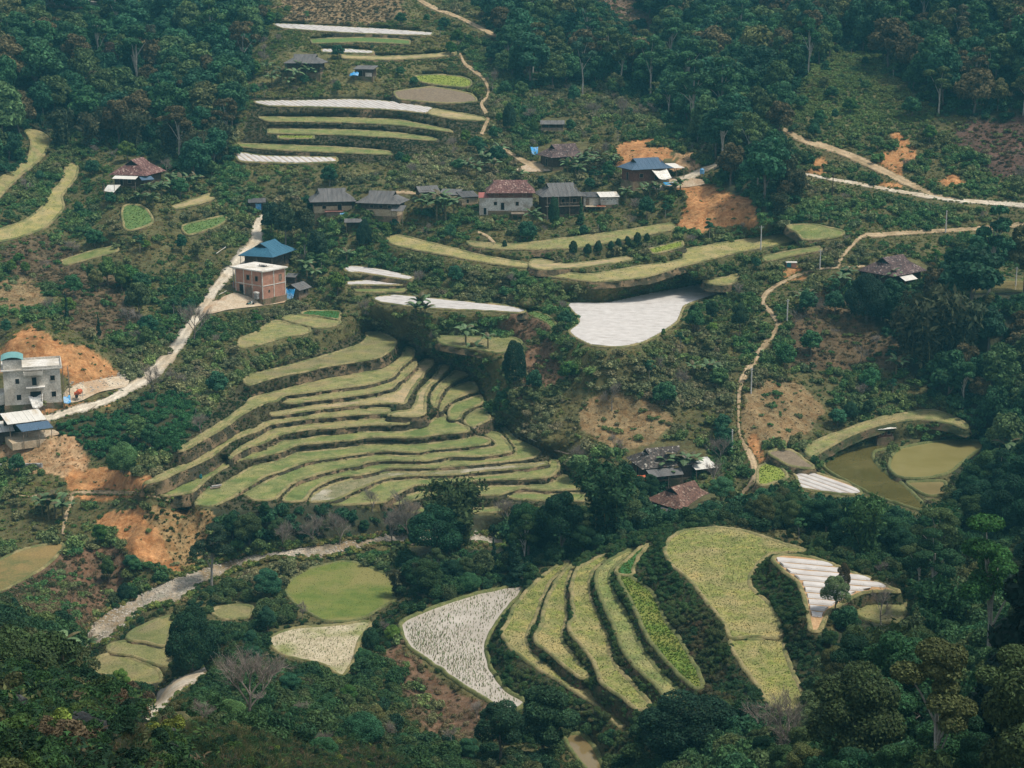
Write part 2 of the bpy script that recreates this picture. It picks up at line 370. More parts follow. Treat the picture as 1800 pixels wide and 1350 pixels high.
# --- known distances (forward metres) at photo pixels; the ground between is interpolated
CTRL = """
250,1070,229 700,950,254 870,945,258 400,1000,243 150,1140,215 1010,930,251
800,1270,178 700,1230,180 640,1180,190 760,1300,170
450,525,345 60,712,285 200,697,292 300,610,318 360,530,342 430,440,366 462,380,385
900,380,375 640,370,376 740,360,380 1060,365,378 900,272,412 985,275,410 1130,312,386 1240,300,392 1270,375,368 1340,400,360
450,290,405 650,195,445 600,60,500 520,120,468 640,135,466 240,325,385 970,225,432 800,300,398
100,100,470 100,250,425 250,230,440 350,150,480 100,0,545 350,30,540 250,0,560 30,200,425 400,300,402
900,100,490 1000,180,455 1150,220,430 1080,50,540 1250,150,480 1300,60,540 1400,50,520 1550,20,500 1700,50,470 1790,20,460
1550,180,428 1650,150,430 1500,270,398 1420,120,450 1750,230,405 1750,355,374 1600,330,380 1450,315,382 1380,230,405 1700,402,360 1790,300,385
1570,490,333 1480,460,338 1650,580,310 1750,650,300 1790,500,330 1500,640,306 1430,700,294 1600,690,298
1370,560,318 1340,610,308 1310,690,292 1300,760,281 1320,830,269 1300,880,261
1400,480,340 1250,560,322 1290,480,346
1170,820,271 1190,900,257 1050,820,270 1100,730,287 950,640,310 950,780,280 1200,640,306 900,700,296 860,610,318 1010,870,262 1100,880,260
740,560,328 950,590,320 600,540,342 700,500,352
40,870,262 120,830,268 20,780,277 200,860,262 130,960,243 60,1040,225 230,960,241 300,930,246 330,700,290 250,760,278 380,640,306 330,880,258
60,645,297 70,582,303 130,600,304 140,650,296 190,640,304 20,590,303 30,555,316 100,555,318 150,480,352 250,480,350 330,420,368 60,480,348 200,420,364 20,450,352
1560,900,246 1680,890,250 1780,850,262 1720,740,285 1790,760,282 1450,890,255 1350,900,252 1700,960,228 1790,1000,205 1600,960,226
1600,1150,165 1500,1150,172 1750,1100,160 1500,1250,145 1420,1290,142 1790,1200,125 1650,1250,135 1500,1340,118 1750,1340,100 1620,1340,110
1300,1300,152 1200,1345,152 1250,1290,152 1060,1345,158 930,1340,156 1150,1290,158
850,1345,152 700,1340,130 780,1345,140
560,1260,150 480,1230,160 400,1240,172 420,1150,196 560,1190,186 330,1180,196 260,1243,184 450,1180,188
500,1345,92 620,1345,112 400,1345,80 300,1345,70 200,1345,62 100,1345,56 0,1345,52 420,1290,95 320,1270,92 250,1255,95 100,1250,72 180,1230,85 0,1230,72 60,1180,90 0,1130,105 120,1170,110
-250,1480,40 200,1480,44 500,1480,64 900,1480,95 1300,1480,100 1700,1480,72 2050,1480,60 2050,1345,85 2050,1200,110 2050,1000,180 2050,800,265 2050,600,300 2050,400,350 2050,200,395 2050,50,440 2050,-130,520
1700,-130,560 1400,-130,640 1100,-130,650 800,-130,640 500,-130,640 200,-130,640 -50,-130,600 -250,-130,560 -250,100,450 -250,300,400 -250,500,345 -250,700,300 -250,900,252 -250,1100,150 -250,1300,62
700,20,520 850,60,505 780,120,475
"""
ctrl = np.array([[float(t) for t in w.split(',')] for w in CTRL.split()])

def mq_fit(P, v, c=18.0, lam=1e-4):
    d = np.sqrt(((P[:, None] - P[None]) ** 2).sum(-1) + c * c)
    n = len(P)
    A = np.zeros((n + 1, n + 1)); A[:n, :n] = d - lam * 1000 * np.eye(n); A[:n, n] = 1; A[n, :n] = 1
    w = np.linalg.solve(A, np.append(v, 0))
    return P.astype(np.float32), w.astype(np.float32), c
def mq_eval(fit, x, y):
    P, w, c = fit
    x = np.asarray(x, np.float32).ravel(); y = np.asarray(y, np.float32).ravel()
    out = np.empty(len(x), np.float32)
    for i in range(0, len(x), 4000):
        dx = x[i:i+4000, None] - P[None, :, 0]; dy = y[i:i+4000, None] - P[None, :, 1]
        out[i:i+4000] = np.sqrt(dx * dx + dy * dy + c * c) @ w[:-1] + w[-1]
    return out

base_fit = mq_fit(ctrl[:, :2], np.log(ctrl[:, 2]))
def base_z(px, py):
    Y = np.exp(mq_eval(base_fit, [px], [py])[0])
    return CZ + raydir(px, py)[1] * Y

# levels of the terrace fan: each step follows from the height of the riser seen between two neighbours
def riser_drop(up, lo, z, slope=1.5):
    a, b = smooth_closed(up), smooth_closed(lo)
    g = []
    for x in np.arange(max(a[:, 0].min(), b[:, 0].min()) + 8, min(a[:, 0].max(), b[:, 0].max()) - 8, 6):
        def cross(P):
            q = np.roll(P, -1, 0)
            m = (P[:, 0] > x) != (q[:, 0] > x)
            return P[m, 1] + (x - P[m, 0]) * (q[m, 1] - P[m, 1]) / (q[m, 0] - P[m, 0])
        ya, yb = cross(a), cross(b)
        if len(ya) and len(yb):
            y0 = ya.max(); y1 = yb[yb > y0 - 1]
            if len(y1): g.append((y1.min() - y0, y0))
    if not g: return 0.8
    g = np.array(g); k = np.argsort(g[:, 0])[len(g) // 2]
    gap, y0 = g[k]
    ta = -raydir(900, y0)[1]; tb = -raydir(900, y0 + max(gap, 3))[1]
    return float(np.clip((CZ - z) * (1 / ta - 1 / tb) / (1 / tb + 1 / slope), 0.35, 2.5))
FIELDS['T0']['z'] = 16.0
for u, l in zip(FAN, FAN[1:]):
    FIELDS[l]['z'] = FIELDS[u]['z'] - riser_drop(FIELDS[u]['poly'], FIELDS[l]['poly'], FIELDS[u]['z'])
zf = {k: FIELDS[k]['z'] for k in FAN}
FIELDS['T3b']['z'] = zf['T4'] + .1
FIELDS['R1']['z'] = zf['T4'] - .2
FIELDS['R2']['z'] = zf['T5'] - .1
FIELDS['R3']['z'] = (zf['T5'] + zf['T6']) / 2 - .05
FIELDS['R4']['z'] = zf['T6'] + .25
FIELDS['T14']['z'] = zf['T13'] - 1.0
FIELDS['P3']['z'] = 19.8; FIELDS['P2']['z'] = 20.0; FIELDS['P1']['z'] = 20.2
# two more stacks on the far slope
def stack(keys, slope=1.2):
    for u, l in zip(keys, keys[1:]):
        FIELDS[l]['z'] = FIELDS[u]['z'] - riser_drop(FIELDS[u]['poly'], FIELDS[l]['poly'], FIELDS[u]['z'], slope)
TILT = {k: 1.0 for k in 'X1 X3 X4 X6 W0 W1 W2 W3 W3b G1 G2 G3 G4 G5 W4 F1 F2 F3 F4 F5'.split()}
TILT.update({k: 1.0 for k in 'M5 M6 G9 BR'.split()})
TILT['QG'] = .9
TILT.update({k: .5 for k in 'M1 M2 M3 M4 W5 W6 W7 G6'.split()})
for k, f in FIELDS.items():
    p = f['poly']
    if f['z'] is None:
        f['z'] = float(base_z(p[:, 0].mean(), p[:, 1].mean())) + f['dz']
    f['A'] = f['B'] = 0.0
    f['Cc'] = f['z']
    if k in TILT:
        o = smooth_closed(p, 8.0)
        o = np.concatenate([o, (o + o.mean(0)) / 2])
        Q = at_Y(o[:, 0], o[:, 1], np.exp(mq_eval(base_fit, o[:, 0], o[:, 1])))
        q0 = Q.mean(0)
        M = np.concatenate([Q[:, :2] - q0[:2], np.zeros((2, 2))]); M[-2, 0] = M[-1, 1] = 6.0
        ab = np.linalg.lstsq(M, np.append(Q[:, 2] - q0[2], [0, 0]), rcond=None)[0] * TILT[k]
        f['A'], f['B'] = float(ab[0]), float(ab[1])
        f['Cc'] = float(q0[2] + f['dz'] - f['A'] * q0[0] - f['B'] * q0[1])
def field_Y(f, px, py):
    sx, sz = raydir(px, py)
    return (f['Cc'] - CZ) / (sz - f['A'] * sx - f['B'])
def field_z(f, x, y):
    return f['A'] * x + f['B'] * y + f['Cc']
for f in FIELDS.values():
    f['out'] = smooth_closed(f['poly'], 4.0)

# --- roads and paths: centre line px,py,width px
def road(s):
    return smooth_open(np.array([[float(t) for t in w.split(',')] for w in s.split()]), 5.0)
ROADS = [
 ('concrete_road', 'pale', road('60,738,12 91,733,13 140,718,14 178,708,13 224,685,15 270,652,24 308,613,20 338,568,19 370,519,18 402,478,18 430,450,24 452,420,22 450,397,18 464,379,10'), 'pale concrete road climbing past the brick house'),
 ('dirt_road', 'dirt', road('1377,227,7 1413,247,12 1467,263,12 1517,284,13 1567,308,13 1617,332,11 1653,346,10 1690,352,6'), 'tan dirt road cut along the right hillside'),
 ('concrete_road', 'pale', road('1400,303,4 1450,313,5 1500,322,6 1550,331,6 1600,340,7 1653,348,8 1717,355,8 1810,362,8'), 'thin pale road joining the dirt road on the right hillside'),
 ('dirt_road', 'dirt', road('1810,394,9 1700,403,8 1600,409,8 1543,413,8 1517,414,6 1495,434,6 1478,454,7 1474,470,5'), 'tan dirt road above the house at the right'),
 ('dirt_path', 'dirt', road('1520,468,3.1 1478,470,3.9 1440,473,3.9 1410,481,6.2 1385,491,6.2 1364,502,7.0 1345,517,8.6 1341,532,8.6 1355,550,9.4 1368,570,10.9 1357,590,10.1 1343,606,10.9 1325,634,12.5 1308,660,12.5 1300,682,9.4 1299,700,7.0 1298,740,4.7 1302,770,7.0 1316,796,11.7 1325,820,12.5 1326,840,11.7 1316,855,8.6 1304,868,10.1 1298,888,7.8'), 'tan footpath winding down between utility poles'),
 ('concrete_road', 'pale', road('1150,330,14 1185,320,15 1212,311,13 1232,300,10 1262,289,9'), 'pale drive climbing past the house with the blue roof'),
 ('dirt_path', 'dirt', road('726,-8,6 745,5,8 768,16,8 800,28,6 828,41,7 855,55,8 884,68,5'), 'tan path crossing the top of the upper slope'),
 ('dirt_path', 'dirt', road('808,94,4 817,112,6 833,124,7 847,135,6 858,155,5 856,170,4 846,182,6 852,195,7 858,208,6 852,222,7 846,236,8'), 'winding footpath down the upper slope'),
 ('dirt_path', 'dirt', road('884,260,6 902,272,7 920,284,10 942,292,16 970,296,8'), 'tan path into the yard of the dark tiled house'),
 ('concrete_road', 'pale', road('248,1262,34 275,1236,30 300,1214,24 330,1195,20 362,1178,12'), 'pale road stub beyond the near rocks'),
 ('dirt_path', 'dirt', road('20,872,3 90,872,4 135,866,5 200,866,7 250,869,6 282,875,5 310,886,4 345,892,4'), 'tan footpath along the foot of the orange earth'),
 ('dirt_path', 'dirt', road('126,870,8 122,890,7 113,915,7 111,940,7'), 'narrow footpath dropping to the meadow'),
 ('dirt_path', 'dirt', road('840,408,4 856,415,5 870,428,5'), 'short steep path below the white village house'),
 ('dirt_path', 'dirt', road('740,342,4 722,339,6 700,338,6 690,340,5'), 'pale track behind the grey roofed houses'),
]
STREAM = pp('143,1131 167,1087 233,1050 283,1023 320,1010 383,987 450,973 500,963 600,950 643,947 683,937 750,938 817,938 877,943 887,960 833,957 767,955 700,955 650,960 617,970 567,980 483,983 417,1003 350,1033 317,1060 267,1067 233,1087 207,1113 177,1134')
YARDS = [
 ('yard', 'soil2', pp('352,546 380,528 412,515 430,520 470,527 505,520 500,532 450,539 400,545 370,552'), 'trodden earth yard in front of the brick house'),
 ('yard', 'soil2', pp('118,684 150,672 200,663 226,664 222,680 175,690 140,706 112,706'), 'pale rubble strewn yard beside the concrete house'),
 ('yard', 'soil2', pp('20,762 60,758 95,756 105,764 60,772 15,775'), 'earth yard in front of the tin roofed shed'),
 ('yard', 'soil2', pp('1095,318 1130,322 1180,310 1200,312 1235,316 1240,324 1200,330 1130,330'), 'earth yard of the house with the blue roof'),
 ('yard', 'soil2', pp('905,296 940,288 985,290 990,298 950,302 915,302'), 'earth yard of the dark tiled house'),
]

# areas of the photo taken by buildings (kept free of plants)
HOUSE_SHAPES = """5,620 45,612 115,628 118,640 122,705 0,715
0,735 75,718 92,745 100,775 0,775
400,460 445,418 520,432 495,480 492,522 470,532 405,520
495,490 545,492 545,515 520,535 490,533
195,300 245,270 290,292 270,315 235,335 200,330
500,92 585,95 580,118 540,120 510,108
615,112 662,112 664,136 605,138
945,205 998,203 998,235 948,235
935,262 975,245 1040,248 1030,275 985,290 945,290
1080,290 1110,275 1200,265 1205,285 1180,315 1140,322 1095,315
538,335 605,325 622,345 620,375 560,382 540,355
628,345 690,328 718,345 715,378 645,375
728,335 755,325 770,340 735,350
785,340 840,335 842,355 800,365
838,350 862,330 935,325 940,385 838,388
935,340 1010,320 1035,340 1030,372 945,375
1025,340 1085,332 1090,360 1030,365
605,386 630,385 630,403 605,403
1500,470 1580,445 1640,465 1610,500 1530,490
1520,736 1578,734 1584,782 1524,784
1092,790 1180,770 1255,790 1250,815 1135,830 1095,820
1132,880 1215,842 1262,875 1215,905 1140,905
1382,456 1402,456 1402,466 1382,466
300,1252 330,1245 335,1262 300,1262""".split('\n')
# ------------------------------------------------------------------ materials
MATS = {}
def nodes_of(m):
    m.use_nodes = True
    nt = m.node_tree
    for n in list(nt.nodes): nt.nodes.remove(n)
    out = nt.nodes.new('ShaderNodeOutputMaterial')
    b = nt.nodes.new('ShaderNodeBsdfPrincipled')
    nt.links.new(b.outputs[0], out.inputs[0])
    b.inputs['Specular IOR Level'].default_value = 0.2
    b.inputs['Roughness'].default_value = 0.85
    return nt, b
def noise(nt, scale, detail=5, rough=.6, vec=None, dist=0.0):
    n = nt.nodes.new('ShaderNodeTexNoise')
    n.inputs['Scale'].default_value = scale
    n.inputs['Detail'].default_value = detail
    n.inputs['Roughness'].default_value = rough
    n.inputs['Distortion'].default_value = dist
    if vec is not None: nt.links.new(vec, n.inputs['Vector'])
    return n.outputs['Fac']
def ramp(nt, fac, stops):
    r = nt.nodes.new('ShaderNodeValToRGB')
    e = r.color_ramp.elements
    while len(e) < len(stops): e.new(.5)
    for i, (p, c) in enumerate(stops):
        e[i].position = p
        e[i].color = (c[0], c[1], c[2], 1) if hasattr(c, '__len__') else (c, c, c, 1)
    nt.links.new(fac, r.inputs[0])
    return r.outputs[0]
def mix(nt, fac, a, b, mode='MIX'):
    m = nt.nodes.new('ShaderNodeMix'); m.data_type = 'RGBA'; m.blend_type = mode
    for v, i in ((fac, 0), (a, 6), (b, 7)):
        if isinstance(v, bpy.types.NodeSocket): nt.links.new(v, m.inputs[i])
        elif i == 0: m.inputs[0].default_value = v
        else: m.inputs[i].default_value = (v[0], v[1], v[2], 1)
    return m.outputs[2]
def objvec(nt, space='Object', scale=None):
    t = nt.nodes.new('ShaderNodeTexCoord')
    v = t.outputs[space]
    if scale:
        mp = nt.nodes.new('ShaderNodeMapping'); mp.inputs['Scale'].default_value = scale
        nt.links.new(v, mp.inputs[0]); v = mp.outputs[0]
    return v
def geopos(nt, scale=None):
    g = nt.nodes.new('ShaderNodeNewGeometry')
    v = g.outputs['Position']
    if scale:
        mp = nt.nodes.new('ShaderNodeMapping'); mp.inputs['Scale'].default_value = scale
        nt.links.new(v, mp.inputs[0]); v = mp.outputs[0]
    return v
def bump(nt, b, fac, strength=.5, dist=.1):
    bm = nt.nodes.new('ShaderNodeBump')
    bm.inputs['Strength'].default_value = strength
    bm.inputs['Distance'].default_value = dist
    nt.links.new(fac, bm.inputs['Height'])
    nt.links.new(bm.outputs[0], b.inputs['Normal'])

def two_tone(name, a, b_, scale=1.0, c=None, cscale=.15, rough=.9, fine=6.0, bmp=.4, lo=.38, hi=.62, bd=.06, big=0, track=False):
    """mottled ground or wall: two colours mixed by noise, a third in larger patches, fine relief"""
    if name in MATS: return MATS[name]
    m = bpy.data.materials.new(name); nt, b = nodes_of(m)
    v = geopos(nt)
    col = ramp(nt, noise(nt, scale, 6, .65, v), [(lo, a), (hi, b_)])
    if c is not None:
        f = ramp(nt, noise(nt, cscale, 4, .55, v, .3), [(.46, 0.0), (.60, 1.0)])
        col = mix(nt, f, col, c)
    fn = noise(nt, fine, 4, .7, v)
    col = mix(nt, 1.0, col, ramp(nt, fn, [(.28, .62), (.72, 1.36)]), 'MULTIPLY')
    if big: col = mix(nt, 1.0, col, ramp(nt, noise(nt, big, 5, .62, v, .5), [(.34, (.70,.76,.72)), (.5, (1,1,1)), (.66, (1.22,1.14,1.04))]), 'MULTIPLY')
    if track:
        ta = nt.nodes.new('ShaderNodeAttribute'); ta.attribute_name = 'wear'
        col = mix(nt, 1.0, col, ta.outputs['Color'], 'MULTIPLY')
    nt.links.new(col, b.inputs['Base Color'])
    b.inputs['Roughness'].default_value = rough
    if bmp: bump(nt, b, fn, bmp, bd)
    MATS[name] = m
    return m

FM = {
 'dull': two_tone('grass_dull', (.150,.155,.055), (.185,.175,.075), .5, (.20,.17,.085), .12, fine=4, big=.22),
 'stub': two_tone('grass_stubble', (.165,.180,.060), (.245,.225,.100), .9, (.24,.200,.095), .2, fine=5, big=.38),
 'tan': two_tone('field_tan', (.30,.245,.125), (.235,.215,.095), .6, (.34,.265,.155), .2, fine=5, big=.38),
 'green': two_tone('grass_green', (.140,.160,.055), (.225,.215,.088), .8, (.125,.160,.050), .22, fine=5, big=.38),
 'emerald': two_tone('seedlings', (.030,.110,.028), (.045,.130,.035), 2.0, fine=9),
 'lush': two_tone('grass_lush', (.085,.150,.022), (.150,.200,.035), .9, (.19,.20,.045), .15, fine=5, bmp=.8, bd=.2),
 'mown': two_tone('grass_mown', (.145,.175,.040), (.250,.235,.085), 1.1, (.28,.240,.105), .16, fine=3.0, bmp=.8, bd=.2, big=.38),
 'mowng': two_tone('grass_mown_green', (.135,.175,.050), (.205,.225,.080), 1.1, (.25,.235,.10), .16, fine=3.0, bmp=.8, bd=.2, big=.38),
 'lime': two_tone('crop_lime', (.155,.200,.030), (.220,.250,.050), 1.2, fine=5),
 'veg': two_tone('crop_green', (.070,.130,.040), (.115,.170,.050), 1.6, fine=6),
 'ygreen': two_tone('grass_yellow', (.200,.200,.070), (.280,.245,.100), .7, (.30,.25,.12), .2, fine=5, big=.38),
 'ochre': two_tone('meadow_ochre', (.11,.115,.04), (.205,.150,.060), .35, (.22,.155,.06), .08, fine=4),
 'wet': two_tone('field_muddy', (.13,.135,.060), (.235,.205,.115), .7, (.40,.36,.29), .11, rough=.6),
 'mud': two_tone('field_ploughed', (.15,.115,.080), (.20,.155,.105), 1.1, fine=4),
 'oval': two_tone('grass_oval', (.090,.130,.026), (.135,.160,.036), .5, (.19,.175,.060), .09, fine=5),
 'soil2': two_tone('trodden_earth', (.40,.31,.215), (.48,.40,.30), .5, (.36,.25,.16), .2, fine=3),
 'mulchsoil': two_tone('furrow_earth', (.36,.215,.105), (.44,.29,.16), .8, fine=4),
 'paddy2': two_tone('drained_paddy', (.34,.29,.19), (.44,.38,.27), .6, (.20,.21,.08), .14, fine=3),
 'pale': two_tone('road_concrete', (.46,.40,.33), (.55,.49,.41), .35, (.42,.34,.25), .12, fine=3, bmp=.2, track=True),
 'dirt': two_tone('road_dirt', (.34,.245,.15), (.42,.32,.21), .6, (.26,.19,.11), .3, fine=3, bmp=.4, track=True),
 'gravel': two_tone('stream_gravel', (.33,.28,.22), (.44,.385,.315), .9, (.22,.165,.10), .10, big=.5, fine=3.5, bmp=1.0, bd=.2),
}
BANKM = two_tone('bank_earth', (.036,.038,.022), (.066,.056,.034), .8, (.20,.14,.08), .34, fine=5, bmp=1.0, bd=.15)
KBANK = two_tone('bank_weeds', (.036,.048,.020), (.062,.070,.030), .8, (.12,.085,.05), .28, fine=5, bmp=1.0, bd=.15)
BUNDM = two_tone('bund_grass', (.17,.155,.065), (.27,.22,.11), .9, (.11,.12,.045), .3, fine=5, bmp=.6)
GBUND = two_tone('bund_green', (.085,.105,.035), (.15,.15,.06), .9, fine=5, bmp=.6)
PLASTIC = bpy.data.materials.new('white_plastic_mulch'); nt, b = nodes_of(PLASTIC)
v = geopos(nt)
dots = nt.nodes.new('ShaderNodeTexVoronoi'); dots.inputs['Scale'].default_value = 2.2; nt.links.new(v, dots.inputs['Vector'])
dk = ramp(nt, dots.outputs['Distance'], [(.07, (.30,.26,.20)), (.12, (1,1,1))])
col = mix(nt, 1.0, ramp(nt, noise(nt, .6, 4, .6, v), [(.3, (.43,.40,.38)), (.7, (.56,.53,.51))]), dk, 'MULTIPLY')
nt.links.new(col, b.inputs['Base Color']); b.inputs['Roughness'].default_value = .5
bump(nt, b, noise(nt, 5, 3, .6, v), .3, .05)

def water_mat(name, col, rough=.08, spec=.5, mottle=None):
    m = bpy.data.materials.new(name); nt, b = nodes_of(m)
    v = geopos(nt)
    c = ramp(nt, noise(nt, .16, 5, .6, v, .4), [(.35, col), (.7, mottle or col)])
    nt.links.new(c, b.inputs['Base Color'])
    b.inputs['Roughness'].default_value = rough
    b.inputs['Specular IOR Level'].default_value = spec
    b.inputs['IOR'].default_value = 1.33
    bump(nt, b, noise(nt, 1.5, 3, .5, v), .12, .05)
    return m
FM['pond'] = water_mat('pond_water_brown', (.075,.068,.020), .10, .5, (.110,.095,.032))
FM['pond2'] = water_mat('pond_water_olive', (.19,.165,.058), .16, .45, (.235,.205,.085))
FM['pond3'] = water_mat('pond_water_tan', (.16,.13,.055), .14, .45, (.22,.17,.08))
FM['paddyw'] = water_mat('paddy_water', (.15,.11,.05), .05, .8, (.20,.15,.07))
FM['paddy'] = water_mat('paddy_water_silt', (.33,.29,.24), .2, .42, (.46,.41,.355))

# ------------------------------------------------------------------ ground as one sheet
pts, val = [ctrl[:, :2]], [np.log(ctrl[:, 2])]
for f in FIELDS.values():
    o = f['out'][::4]
    pts.append(o); val.append(np.log(field_Y(f, o[:, 0], o[:, 1])))
    c0 = f['poly'].mean(0)
    if inside(f['out'], c0[:1], c0[1:2])[0]:
        pts.append(c0[None]); val.append(np.log([field_Y(f, c0[0], c0[1])]))
pts = np.concatenate(pts); val = np.concatenate(val)
# drop controls that fall inside a field (the field rules there)
keep = np.ones(len(pts), bool)
for f in FIELDS.values():
    keep[:len(ctrl)] &= ~inside(f['out'], pts[:len(ctrl), 0], pts[:len(ctrl), 1])
fit = mq_fit(pts[keep], val[keep], c=7.0)
GX = np.arange(-260, 2061, 4.0); GY = np.arange(-136, 1481, 4.0)
CX = np.arange(-264, 2073, 8.0); CY = np.arange(-144, 1489, 8.0)
cx, cy = np.meshgrid(CX, CY)
coarse = mq_eval(fit, cx, cy).reshape(cx.shape)
def lnY(px, py):
    u = np.clip((np.asarray(px, float) - CX[0]) / 8, 0, len(CX) - 1.001)
    v = np.clip((np.asarray(py, float) - CY[0]) / 8, 0, len(CY) - 1.001)
    i = u.astype(int); j = v.astype(int); a = u - i; b = v - j
    return (coarse[j, i] * (1-a) * (1-b) + coarse[j, i+1] * a * (1-b) + coarse[j+1, i] * (1-a) * b + coarse[j+1, i+1] * a * b)
def ground(px, py):
    """point of the smooth ground seen at a photo pixel"""
    return at_Y(px, py, np.exp(lnY(px, py)))
gx, gy = np.meshgrid(GX, GY)
LY = lnY(gx, gy)
Yg = np.exp(LY)

def poly_of_road(c):
    d = np.gradient(c[:, :2], axis=0)
    n = np.stack([-d[:, 1], d[:, 0]], 1); n /= np.linalg.norm(n, axis=1)[:, None] + 1e-9
    return c[:, :2] + n * c[:, 2:3] / 2, c[:, :2] - n * c[:, 2:3] / 2
ROADP = []
for nm, k, c, lab in ROADS:
    l, r = poly_of_road(c)
    ROADP.append(np.concatenate([l, r[::-1]]))
STREAMO = smooth_closed(STREAM, 5)
flat = np.zeros(gx.shape, bool)
for q in ROADP + [STREAMO] + [y[2] for y in YARDS]:
    flat |= inside(q, gx, gy)
# ragged ground between the fields
def vnoise(x, y, s, seed):
    """smooth lattice noise"""
    r = np.random.default_rng(seed).random((257, 257))
    u = (x / s) % 256; v = (y / s) % 256
    i = np.floor(u).astype(int) % 256; j = np.floor(v).astype(int) % 256
    a = u - np.floor(u); b = v - np.floor(v)
    a = a*a*(3-2*a); b = b*b*(3-2*b)
    return r[j, i]*(1-a)*(1-b) + r[j, i+1]*a*(1-b) + r[j+1, i]*(1-a)*b + r[j+1, i+1]*a*b
PG = at_Y(gx, gy, Yg)
bumpz = (vnoise(PG[..., 0], PG[..., 1], 9, 1) - .5) * 1.1 + (vnoise(PG[..., 0], PG[..., 1], 3.1, 2) - .5) * .5
near_flat = flat.copy()
for f in FIELDS.values():
    o = f['out']
    m = (gx > o[:, 0].min() - 22) & (gx < o[:, 0].max() + 22) & (gy > o[:, 1].min() - 18) & (gy < o[:, 1].max() + 18)
    near_flat |= m & inside((o - o.mean(0)) * (1 + 24 / np.ptp(o, 0)) + o.mean(0), gx, gy)
for s_ in ((1, 0), (-1, 0), (0, 1), (0, -1)):
    near_flat |= np.roll(flat, s_, (0, 1))
bumpz[near_flat] *= .12
PG[..., 2] += bumpz
PG[flat, 2] -= .18
# level the ground under every field, a little below its sheet; spread one cell outwards so that nothing pokes through
lev = np.full(gx.shape, np.nan); spread = np.full(gx.shape, np.nan)
for f in FIELDS.values():
    m = inside(f['out'], gx, gy)
    f['mask'] = m
    fz = np.zeros(gx.shape); Yf = field_Y(f, gx, gy); fz = CZ + raydir(gx, gy)[1] * Yf
    lev[m] = np.fmin(np.where(np.isnan(lev[m]), 1e9, lev[m]), fz[m])
    d = m.copy()
    for s_ in ((1, 0), (-1, 0), (0, 1), (0, -1)): d |= np.roll(m, s_, (0, 1))
    d &= ~m
    spread[d] = np.fmin(np.where(np.isnan(spread[d]), 1e9, spread[d]), fz[d])
infield = ~np.isnan(lev)
rim = ~np.isnan(spread) & ~infield
tgt = np.where(infield, lev - .35, np.where(rim, spread - .12, np.nan))
ok = ~np.isnan(tgt)
zz = np.where(ok, tgt, PG[..., 2])
sx, sz = raydir(gx, gy)
Ynew = np.where(ok, (zz - CZ) / np.where(np.abs(sz) < 1e-6, -1e-6, sz), PG[..., 1])
PG[..., 0] = np.where(ok, sx * Ynew, PG[..., 0]); PG[..., 1] = Ynew; PG[..., 2] = zz

